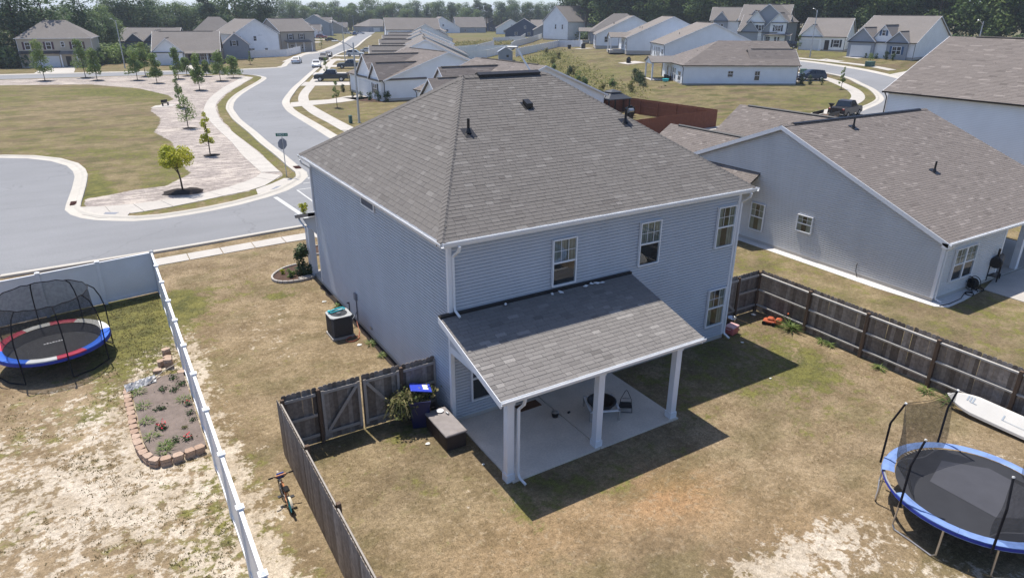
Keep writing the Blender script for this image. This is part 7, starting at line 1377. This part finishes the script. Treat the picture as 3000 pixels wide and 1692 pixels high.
# ---------------------------------------------------------------- trees
tr_rng = np.random.default_rng(21)
def crown_clumps(kind, Ht, rg_):
    cl = []
    if kind == 'round':
        R = Ht*.32
        for i in range(34):
            d = rg_.normal(size=3); d /= np.linalg.norm(d); r = rg_.uniform(.35,1)**.6; s = R*rg_.uniform(.28,.5); cl.append((d[0]*R*r*.85, d[1]*R*r*.85, Ht*.58+d[2]*Ht*.36*r, s, s, s*.72))
    elif kind == 'tall':
        R = Ht*.24
        for i in range(36):
            t = rg_.uniform(0,1); rr = R*(1.05-.75*abs(t-.35)**1.1)*rg_.uniform(.3,1); a = rg_.uniform(0,2*PI); s = R*rg_.uniform(.35,.6); cl.append((rr*math.cos(a), rr*math.sin(a), Ht*(.18+.78*t), s, s, s*.75))
    elif kind == 'pine':
        for i in range(34):
            t = rg_.uniform(0,1)**.9; R = Ht*.17*(1.08-t)+Ht*.02; a = rg_.uniform(0,2*PI); rr = R*rg_.uniform(.35,1.); s = Ht*.050*rg_.uniform(.7,1.3)*(1.3-.6*t); cl.append((rr*math.cos(a), rr*math.sin(a), Ht*(.26+.72*t), s*1.3, s*1.3, s*.55))
    elif kind == 'loblolly':
        for i in range(22):
            t = rg_.uniform(0,1); R = Ht*.18*(1.0-.55*t); a = rg_.uniform(0,2*PI); rr = R*rg_.uniform(.2,1.); s = Ht*.055*rg_.uniform(.8,1.5); cl.append((rr*math.cos(a), rr*math.sin(a), Ht*(.55+.43*t), s*1.25, s*1.25, s*.7))
    return cl
def tree_meshes(kind, Ht, nleaf, lsize, leafmat, rg_, trunk_r=.018):
    cl = crown_clumps(kind, Ht, rg_); P, d, idx = blob_points(cl, nleaf, rg_); V, Q_ = leaf_cards(P, d*.6+np.array([0,0,.8]), lsize, rg_)
    ct = rg_.uniform(.15,.85,len(cl)); tone = np.clip(ct[idx]+rg_.normal(0,.13,nleaf),0,1)
    crown = arr_mesh('crown', V, Q_, leafmat, tone); mb = MB(); w = Ht*trunk_r; pts = []
    for i in range(7): t = i/6; pts.append((w*1.2*math.sin(i*1.3)*t, w*1.2*math.cos(i*1.7)*t, Ht*.9*t))
    mb.tube(pts, [w*(1.25-1.05*i/6) for i in range(7)], 7)
    for c in cl[::2][:12]: z = max(Ht*.2, c[2]-abs(c[0])*.5-abs(c[1])*.5-Ht*.05); mb.tube([(0,0,z),(c[0]*.55,c[1]*.55,(z+c[2])/2+.1),(c[0],c[1],c[2])], [w*.34,w*.22,w*.08], 5)
    return mb.mesh('trunk', 'bark'), crown
PROTO = {}
for nm, kd, Ht, nl, ls, lm in (('d0','round',15,5200,.27,'leaf_green'),('d1','round',13,4000,.25,'leaf_green'),('d2','tall',18,4600,.28,'leaf_deep'),('d3','tall',16,4200,.27,'leaf_green'),('d4','round',17,4600,.28,'leaf_deep'),('p0','pine',19,4400,.25,'leaf_pine'),('p1','loblolly',21,3600,.28,'leaf_pine'),('p2','loblolly',19,3400,.28,'leaf_deep')):
    PROTO[nm] = (Ht,)+tree_meshes(kd, Ht, nl, ls, lm, tr_rng, .014)
def far_tree(nm, x, y, Ht, label, group):
    h0, tk, cr = PROTO[nm]; s = Ht/h0; t = thing({'d':'broadleaf_tree','p':'pine_tree'}[nm[0]], label, 'tree', (x,y,H(x,y)-.1), random.uniform(0,2*PI), group); t.scale = (s*random.uniform(.9,1.2),s*random.uniform(.9,1.2),s); obj('trunk', tk, t); obj('crown', cr, t)
def az_pt(az, d): a = rad(az); return CAM.x+d*math.sin(a), CAM.y+d*math.cos(a)
def belt(a0, a1, d0, d1, rows, step, gap, hmin, hmax, kinds, label, group):
    for r in range(rows):
        az = a0+random.uniform(0,1)
        while az < a1:
            f = (az-a0)/(a1-a0); d = d0+(d1-d0)*f+r*gap+random.uniform(-2.5,2.5); x, y = az_pt(az, d); k = random.choice(kinds); lb = label % {'d':'broadleaf','p':'pine'}[k[0]]
            far_tree(k, x, y, random.uniform(hmin,hmax)*(1+.06*r), lb, group); az += math.degrees(step/d)*random.uniform(.7,1.35)
D5 = ['d0','d1','d2','d3','d4']
belt(-9, 2.2, 190, 204, 3, 6.0, 8, 10.2, 14.2, D5+['p1'], '%s tree in the wood behind the left houses', 'trees of the left wood')
belt(1.8, 13.2, 256, 290, 3, 6.6, 10, 11.5, 15., D5+['p0'], '%s tree in the wood behind the white two-storey house', 'trees behind the left row')
belt(13, 19, 405, 455, 3, 7., 10, 12.5, 16., D5, '%s tree in the wood beyond the end of the street', 'trees beyond the end of the street')
belt(18.5, 37, 455, 430, 3, 7., 10, 13, 17., D5+['p1','d2'], '%s tree in the distant tree line at the horizon', 'trees of the distant tree line')
belt(36.6, 72, 268, 203, 4, 6.6, 7, 17, 26, D5+D5+['p1','p2'], '%s tree in the tall forest at the right', 'trees of the right forest')
for az, d, k, Ht, lb in ((-3.2,186,'d2',19,'tall broadleaf tree at the left edge of the picture'),(-1.5,190,'d4',17,'dark spreading tree above the cream house at the left'),(.8,200,'d2',17.5,'tall dark tree right of the cream house roof'),(3.6,258,'d4',21,'broad dark tree rising above the dark blue house'),(8.8,252,'p0',23,'tall conical conifer above the high hipped roof'),(10.6,262,'d4',23,'dark tall tree above the white two-storey house'),(12.3,270,'d2',22,'dark tree right above the grey two-storey house')):
    x, y = az_pt(az, d); far_tree(k, x, y, Ht, lb, None)
# undergrowth bushes
def bush_mesh(s, n, ls, m, rg_, flat=.7):
    cl = []
    for i in range(11): a = rg_.uniform(0,2*PI); r = s*rg_.uniform(0,.75); cl.append((r*math.cos(a), r*math.sin(a), s*flat*rg_.uniform(.3,.75), s*rg_.uniform(.3,.5), s*rg_.uniform(.3,.5), s*flat*rg_.uniform(.28,.45)))
    P, d, idx = blob_points(cl, n, rg_); P[:,2] = np.maximum(P[:,2],.02); V, Q_ = leaf_cards(P, d+np.array([0,0,.3]), ls, rg_); ct = rg_.uniform(.1,.9,len(cl)); return arr_mesh('foliage', V, Q_, m, np.clip(ct[idx]+rg_.normal(0,.15,n),0,1))
BM = [bush_mesh(3.2,1300,.26,'leaf_green',tr_rng,.8), bush_mesh(2.6,1100,.24,'leaf_green',tr_rng,.9), bush_mesh(3.6,1400,.28,'leaf_deep',tr_rng,.8)]
def twig(s): mb = MB(); mb.tube([(0,0,-.1),(0,0,s)], [.03*s+.01,.01], 5); return mb.mesh('stem','bark')
ST = twig(1.5)
def bush(x, y, s, me, label, group=None, name='bush', sz=None):
    t = thing(name, label, 'bush', (x,y,H(x,y)), random.uniform(0,6), group); t.scale = (s,s,sz or s); obj('foliage', me, t); obj('stem', ST, t)
for i in range(34):
    az = -7+17*i/33+random.uniform(-.3,.3); x, y = az_pt(az, (184 if az < 2 else 246)+random.uniform(-3,5)); bush(x, y, random.uniform(.9,1.5), random.choice(BM), 'leafy bush at the edge of the left wood', 'bushes at the edge of the left wood')
for i in range(80):
    az = 37+34*i/79+random.uniform(-.3,.3); x, y = az_pt(az, 264-66*(i/79)+random.uniform(-3,3)); bush(x, y, random.uniform(.8,1.5), random.choice(BM), 'leafy bush at the edge of the right forest', 'bushes at the edge of the right forest')
for i, (x, y, s) in enumerate(((-2.5,168,1.25),(1.5,172,1.1),(-4.5,176,1.4),(4.0,177,1.2),(-1,182,1.5),(5.5,184,1.3))): bush(x, y, s, random.choice(BM[:2]), 'bright green bush in the thicket right of the cream house', 'bushes of the thicket beside the cream house')
for i, (x, y, s) in enumerate(((-22,165,1.1),(-25,160,1.2),(-29,163,1.3),(-24,172,1.6))): bush(x, y, s, BM[2], 'dark bush left of the cream house', 'bushes left of the cream house')
# young street trees on the vacant block
def young(x, y, Ht, wr, label, m='leaf_young', n=900, ls=.10, base=.28, sparse=False):
    t = thing('young_tree', label, 'tree', (x,y,H(x,y)), random.uniform(0,6), 'young trees on the vacant block' if y > 30 else None); cl = []
    for i in range(16 if sparse else 30):
        f = random.random()**1.25; R = wr*(1-.82*f)*(.6 if sparse else 1)+.08; a = random.uniform(0,2*PI); r = R*random.uniform(.25,1); s = wr*random.uniform(.30,.48)*(.6 if sparse else 1); cl.append((r*math.cos(a), r*math.sin(a), Ht*(base+(.97-base)*f), s, s, s*(.9 if not sparse else 1.2)))
    P, d, idx = blob_points(cl, n, tr_rng); V, Q_ = leaf_cards(P, d+np.array([0,0,.3]), ls, tr_rng); ct = tr_rng.uniform(.1,.9,len(cl)); obj('crown', arr_mesh('crown', V, Q_, m, np.clip(ct[idx]+tr_rng.normal(0,.15,n),0,1)), t)
    mb = MB(); w = .03+.012*Ht*.5; mb.tube([(0,0,-.1),(.03*Ht*.3,0,Ht*.4),(0,.02*Ht,Ht*.95)], [w,w*.75,w*.2], 6)
    for c in cl[:9]: z = c[2]-.2*Ht*.2; mb.tube([(0,0,max(.2*Ht,z-abs(c[0])*.6)),(c[0],c[1],c[2])], [w*.35,w*.12], 4)
    mb.build('trunk', 'bark', t)
    return t
def mulch_ring(x, y, r, label):
    mb = MB(); n = 18; mb.add([(r*math.cos(2*PI*i/n)*random.uniform(.8,1.15), r*.8*math.sin(2*PI*i/n)*random.uniform(.8,1.15), .02) for i in range(n)]+[(0,0,.12)], [(i,(i+1)%n,n) for i in range(n)]); o = mb.build('mulch_ring', 'mulch_dark', None, (x,y,H(x,y))); tag(o, label, 'mulch', 'mulch rings round the young trees')
YT = [(-13.1,129.2,6.4,1.7,'in front of the cream house garage door'),(-7.0,132.2,6.5,1.7,'tallest, right of the cream house door'),(-5.4,126.0,5.2,1.3,'leaning on the tallest one by the cream house'),(.6,122.9,5.1,1.4,'left of the pair behind the lamp post'),(2.5,130.3,5.8,1.2,'right behind the pair near the lamp post'),(3.0,115.7,4.6,1.3,'nearest the grass edge left of the driveway'),(7.1,122.3,5.3,1.1,'narrow one before the white garage gable'),(9.2,127.9,3.2,1.2,'small one below the white garage gable'),(7.5,101.0,5.2,1.2,'slim one in the middle of the straw area'),(12.2,125.2,2.8,.9,'smallest one by the dark windowed porch'),(12.9,115.0,5.0,1.5,'broad one near the curve of the sidewalk'),(15.9,119.9,3.6,1.6,'round-topped one at the end of the straw area'),(2.3,80.5,4.7,.9,'thin one behind the bench'),(.9,62.9,3.5,1.0,'on the straw strip beside the sidewalk bend'),(.5,46.7,3.7,.85,'sparse yellowish one nearest the sidewalk')]
for i, (x, y, h_, w, lb) in enumerate(YT):
    young(x, y, h_, w, 'young tree '+lb, n=2400 if i < 12 else 900, ls=.125 if y > 90 else .085, sparse=(i in (12,14)), m='leaf_young' if i != 14 else 'leaf_yellow'); mulch_ring(x+.1, y-.1, .95 if y > 90 else .7, 'mulch ring of the young tree '+lb)
# the yellow-green tree by the cul-de-sac corner
yt = thing('young_tree', 'bright yellow-green tree on the corner by the cul-de-sac', 'tree', (-3.2,34.5,0)); cl = []
for i in range(20): d = tr_rng.normal(size=3); d /= np.linalg.norm(d); r = tr_rng.uniform(.2,1); cl.append((d[0]*1.15*r-.1, d[1]*1.15*r, 2.3+d[2]*.85*r, *(tr_rng.uniform(.34,.55,2)), .34))
P, d, idx = blob_points(cl, 5200, tr_rng); V, Q_ = leaf_cards(P, d+np.array([0,0,.3]), .07, tr_rng); ct = tr_rng.uniform(.05,.95,len(cl)); obj('crown', arr_mesh('crown', V, Q_, 'leaf_yellow', np.clip(ct[idx]+tr_rng.normal(0,.15,5200),0,1)), yt)
mb = MB(); mb.tube([(.05,0,-.1),(.03,0,.8),(-.05,.02,1.6),(-.1,0,2.6)], [.07,.055,.045,.015], 7)
for c in cl[:12]: mb.tube([(-.02,0,1.1+.5*tr_rng.random()),(c[0]*.6,c[1]*.6,c[2]-.25),(c[0],c[1],c[2])], [.03,.018,.006], 5)
mb.build('trunk', 'bark', yt); mulch_ring(-3.15,34.3,1.35,'wide dark mulch ring under the yellow-green tree')
# saplings along the streets
for x, y, h_, w, lb in ((19.3,70.7,3.3,.8,'sapling on the lawn below the near driveway'),(30.6,111.8,3.6,.8,'sapling beside the black pickup'),(25.5,152,3.0,.7,'sapling on the lawn before the far vinyl fence'),(61,216,3.4,1.2,'sapling on the lawn beyond the grey two-storey house'),(90.3,48.9,3.4,.7,'thin sapling on the lawn by the curved sidewalk'),(133.8,90.0,3.2,.8,'yellowish sapling in front of the white garage gable house')): t = young(x, y, h_, w, lb, n=300, ls=.10, sparse=True); mulch_ring(x, y, .5, 'mulch ring of the '+lb)
t = young(121.5,64.5,1.6,.7,'small maroon ornamental tree on the lawn across the street', n=240, ls=.10)
# shrubs in beds
def shrub(x, y, s, label, m='leaf_shrub', sx=1., n=500, ls=None, cone=False):
    t = thing('shrub', label, 'shrub', (x,y,H(x,y))); cl = []
    for i in range(14):
        f = random.random(); R = s*.38*((1-.8*f) if cone else math.sqrt(max(.05,1-(2*f-1)**2)))*sx; a = random.uniform(0,6.28); r = R*random.uniform(.1,.8); c = s*random.uniform(.13,.22); cl.append((r*math.cos(a), r*math.sin(a), s*(.1+.85*f), c*sx, c*sx, c*1.2))
    P, d, idx = blob_points(cl, n, tr_rng, .4); P[:,2] = np.maximum(P[:,2], .02); V, Q_ = leaf_cards(P, d+np.array([0,0,.4]), ls or s*.06, tr_rng); ct = tr_rng.uniform(.1,.9,len(cl)); obj('foliage', arr_mesh('foliage', V, Q_, m, np.clip(ct[idx]+tr_rng.normal(0,.15,n),0,1)), t); mb = MB(); mb.tube([(0,0,-.05),(0,0,s*.7)], [.03*s+.01,.01], 5); mb.build('stem', 'bark', t)
shrub(-.45,14.6,1.4,'dark green upright shrub in the front landscape bed', cone=True, n=1500, ls=.06); shrub(-1.05,14.45,.42,'pale variegated plant in the front landscape bed','leaf_young',1.2,260,.05); shrub(-1.3,15.05,.28,'small lime green plant in the front landscape bed','leaf_yellow',1.3,160,.04)
shrub(.05,15.3,.6,'yellow-green plant growing out of the front porch gutter','leaf_yellow',1.2,200,.06); bpy.data.objects[[o.name for o in bpy.data.objects if o.name.startswith('shrub')][-1]].location.z = 2.62; shrub(1.6,16.9,1.0,'dark shrub behind the front porch post',n=400)
for i, (x, y, s) in enumerate(((24.6,80.2,.9),(25.2,78.3,1.0),(25.8,76.6,1.2),(26.4,75.0,1.3),(27.3,74.0,1.5),(26.0,88.5,1.2))): shrub(x, y, s, ['low shrub at the driveway end of the lamp-side house bed','green mound shrub second in the lamp-side house bed','green mound shrub third in the lamp-side house bed','grey-green shrub before the window of the lamp-side house','tall dark shrub at the corner of the lamp-side house','round shrub beside the garage of the lamp-side house'][i], n=420)
pad([(23.4,81),(24.5,76),(26.8,73.2),(28.6,73.4),(26.9,75),(26.9,80.5)], 'mulch', .03, 'planting_bed')
for i, (x, y, s) in enumerate(((91.2,55.0,1.4),(92.4,53.8,1.0),(90.6,56.2,1.7),(127.0,66.8,1.2),(127.2,64.9,1.6),(126.8,63.2,1.4),(126.6,68.8,.9),(138.6,85.2,1.0),(137.6,87.0,1.2))): shrub(x, y, s, ['dark shrub at the front corner of the bank house','low shrub right of it by the bank house','taller shrub against the bank house wall','shrub before the porch of the blue-shuttered house','reddish large shrub under the blue-shuttered window','shrub at the right corner of the blue-shuttered house','low hedge at the steps of the blue-shuttered house','low shrub by the white garage gable house','round shrub near the door of the white garage gable house'][i], n=340)
for i in range(5):
    f = i/4; x, y = 72.0+(67.4-72.0)*f, 75.0+(67.6-75.0)*f; shrub(x, y, 1.75, ['leftmost','second','middle','fourth','rightmost'][i]+' of the five clipped evergreens in a row on the slope', cone=True, n=700, ls=.08)
# scrub on the bank
SCP = [(47,54),(57,56),(61,60),(66,70),(70,82),(79,98),(90,119),(103,142),(98,148),(82,124),(66,105),(54,85),(49,66)]
sx_ = tr_rng.uniform(46,106,9000); sy_ = tr_rng.uniform(53,150,9000); keep = (sdpoly(sx_, sy_, SCP)+tr_rng.normal(0,1.5,9000)) < 0
gn = gnoise(sx_, sy_, .35, 8); keep &= (gn+tr_rng.normal(0,.35,9000)) > -.15; sx_, sy_ = sx_[keep], sy_[keep]; n_ = len(sx_)
Pn = np.stack([sx_, sy_, HH(sx_,sy_)+.18], 1); rep = 6; Pn = np.repeat(Pn, rep, 0)+tr_rng.normal(0,1,(n_*rep,3))*np.array([.28,.28,.14]); V, Q_ = leaf_cards(Pn, np.tile(np.array([0.,-.3,.6]),(len(Pn),1)), .17, tr_rng); tn = np.clip(np.repeat(.45+.3*gnoise(sx_,sy_,.5,9)+tr_rng.normal(0,.15,n_),rep)+tr_rng.normal(0,.12,n_*rep),0,1)
tag(obj('scrub_brush', arr_mesh('scrub_brush', V, Q_, 'leaf_scrub', tn), kind='stuff'), 'dry yellow-green scrub and weeds covering the bank', 'scrub')
for i, (x, y, s) in enumerate(((66.5,86,1.9),(64,80,1.6),(78,108,1.7),(85,116,1.5),(60,73,1.5),(62,64,1.8),(58,66,1.4),(70,96,1.4),(92,131,1.3),(55,63,1.2),(63.2,70,1.3),(69.5,89,1.6))):
    shrub(x, y, s, ['dark shrub in the middle of the bank beside bare earth','green shrub lower on the bank left of the dark one','tall weed clump higher on the bank','green clump near the top of the bank','shrub at the left foot of the bank','broad grey-green shrub behind the gazebo','light shrub left of the broad one behind the gazebo','leafy clump half way up the bank','shrub below the vinyl fence corner','small shrub at the lowest edge of the bank','yellow-green shrub right above the gazebo','upright green sapling above the dark shrub'][i], ('leaf_scrub','leaf_green','leaf_scrub')[i % 3] if i else 'leaf_shrub', 1.2, 420, .12)
# ---------------------------------------------------------------- grass tufts in the near yards (uncountable)
def field(A_, x, y): return A_[np.clip(np.searchsorted(ys, y), 0, ny-1), np.clip(np.searchsorted(xs, x), 0, nx-1)]
def tufts(n, x0, x1, y0, y1, name, hmin, hmax, tone0, label, rej, wid=.012):
    x = tr_rng.uniform(x0,x1,n); y = tr_rng.uniform(y0,y1,n); k = rej(x,y); x, y = x[k], y[k]; n = len(x); nb = 4; X = np.repeat(x,nb)+tr_rng.normal(0,.03,n*nb); Y = np.repeat(y,nb)+tr_rng.normal(0,.03,n*nb); a = tr_rng.uniform(0,2*PI,n*nb); L = tr_rng.uniform(hmin,hmax,n*nb); ln = tr_rng.uniform(.3,1.1,n*nb)*L; w = wid*tr_rng.uniform(.6,1.5,n*nb); b = tr_rng.uniform(0,2*PI,n*nb)
    B0 = np.stack([X-w*np.cos(b),Y-w*np.sin(b),0*X],1); B1 = np.stack([X+w*np.cos(b),Y+w*np.sin(b),0*X],1); T_ = np.stack([X+ln*np.cos(a),Y+ln*np.sin(a),L],1); V = np.stack([B0,B1,T_],1).reshape(-1,3); tn = np.repeat(tone0(x,y,n),nb)+tr_rng.normal(0,.1,n*nb)
    tag(obj(name, arr_mesh(name, V, np.arange(len(V)).reshape(-1,3), 'tuft', np.clip(tn,0,1)), kind='stuff'), label, 'grass')
nothouse = lambda x, y: ~((x > -.1) & (x < 11.5) & (y > -3.3) & ((x < 6.1) | (y > -.05)))
tufts(26000, -17,-6.55,-13,15.3, 'grass_tufts', .015,.05, lambda x,y,n: .32-.25*(field(GREEN,x,y)-.4)+tr_rng.normal(0,.16,n), 'ragged grass on the sandy left yard', lambda x,y: (field(GREEN,x,y)+gnoise(x,y,2.2,6)*.28+tr_rng.normal(0,.12,len(x)) > .50) & ~((x > -8.1) & (y > 2.4) & (y < 7.3)))
tufts(42000, -4.5,14.3,-11.5,.95, 'grass_tufts', .006,.022, lambda x,y,n: .58-.55*(field(GREEN,x,y)-.2)+tr_rng.normal(0,.2,n), 'short dry grass of the fenced back yard', lambda x,y: nothouse(x,y) & (tr_rng.uniform(0,1,len(x)) > field(SAND,x,y)*1.6), .006)
tufts(20000, -6.3,-.3,-9,18.5, 'grass_tufts', .006,.022, lambda x,y,n: .55-.6*(field(GREEN,x,y)-.2)+tr_rng.normal(0,.2,n), 'short brown grass of the side yard', lambda x,y: (tr_rng.uniform(0,1,len(x)) > field(SAND,x,y)*1.5), .006)
# second rough patch beyond the row of fences
sx_ = tr_rng.uniform(100,126,1500); sy_ = tr_rng.uniform(182,216,1500); kp_ = np.hypot((sx_-113)/12,(sy_-199)/15) < 1; sx_, sy_ = sx_[kp_], sy_[kp_]; Pn = np.repeat(np.stack([sx_,sy_,HH(sx_,sy_)+.3],1),6,0); Pn = Pn+tr_rng.normal(0,1,Pn.shape)*np.array([.4,.4,.25]); V, Q_ = leaf_cards(Pn, np.tile(np.array([0.,-.3,.6]),(len(Pn),1)), .28, tr_rng)
tag(obj('scrub_brush', arr_mesh('scrub_brush', V, Q_, 'leaf_scrub', np.clip(tr_rng.normal(.6,.2,len(Pn)),0,1)), kind='stuff'), 'dry scrub on the rough ground beyond the white fences', 'scrub')
# ---------------------------------------------------------------- thin summer haze over the whole place
hm = bpy.data.materials.new('haze'); hm.use_nodes = True; hn = hm.node_tree; hn.nodes.clear()
ho = hn.nodes.new('ShaderNodeOutputMaterial'); hv = hn.nodes.new('ShaderNodeVolumePrincipled'); hv.inputs['Color'].default_value = (.80,.88,1,1); hv.inputs['Density'].default_value = .00027; hv.inputs['Anisotropy'].default_value = .2
hn.links.new(hv.outputs[0], ho.inputs['Volume'])
mb = MB(); mb.box(-3600,3800,-1700,4300,-1.,36.); hz = mb.build('haze', hm, kind='stuff'); tag(hz, 'thin pale summer haze in the air', 'haze', kind='stuff')
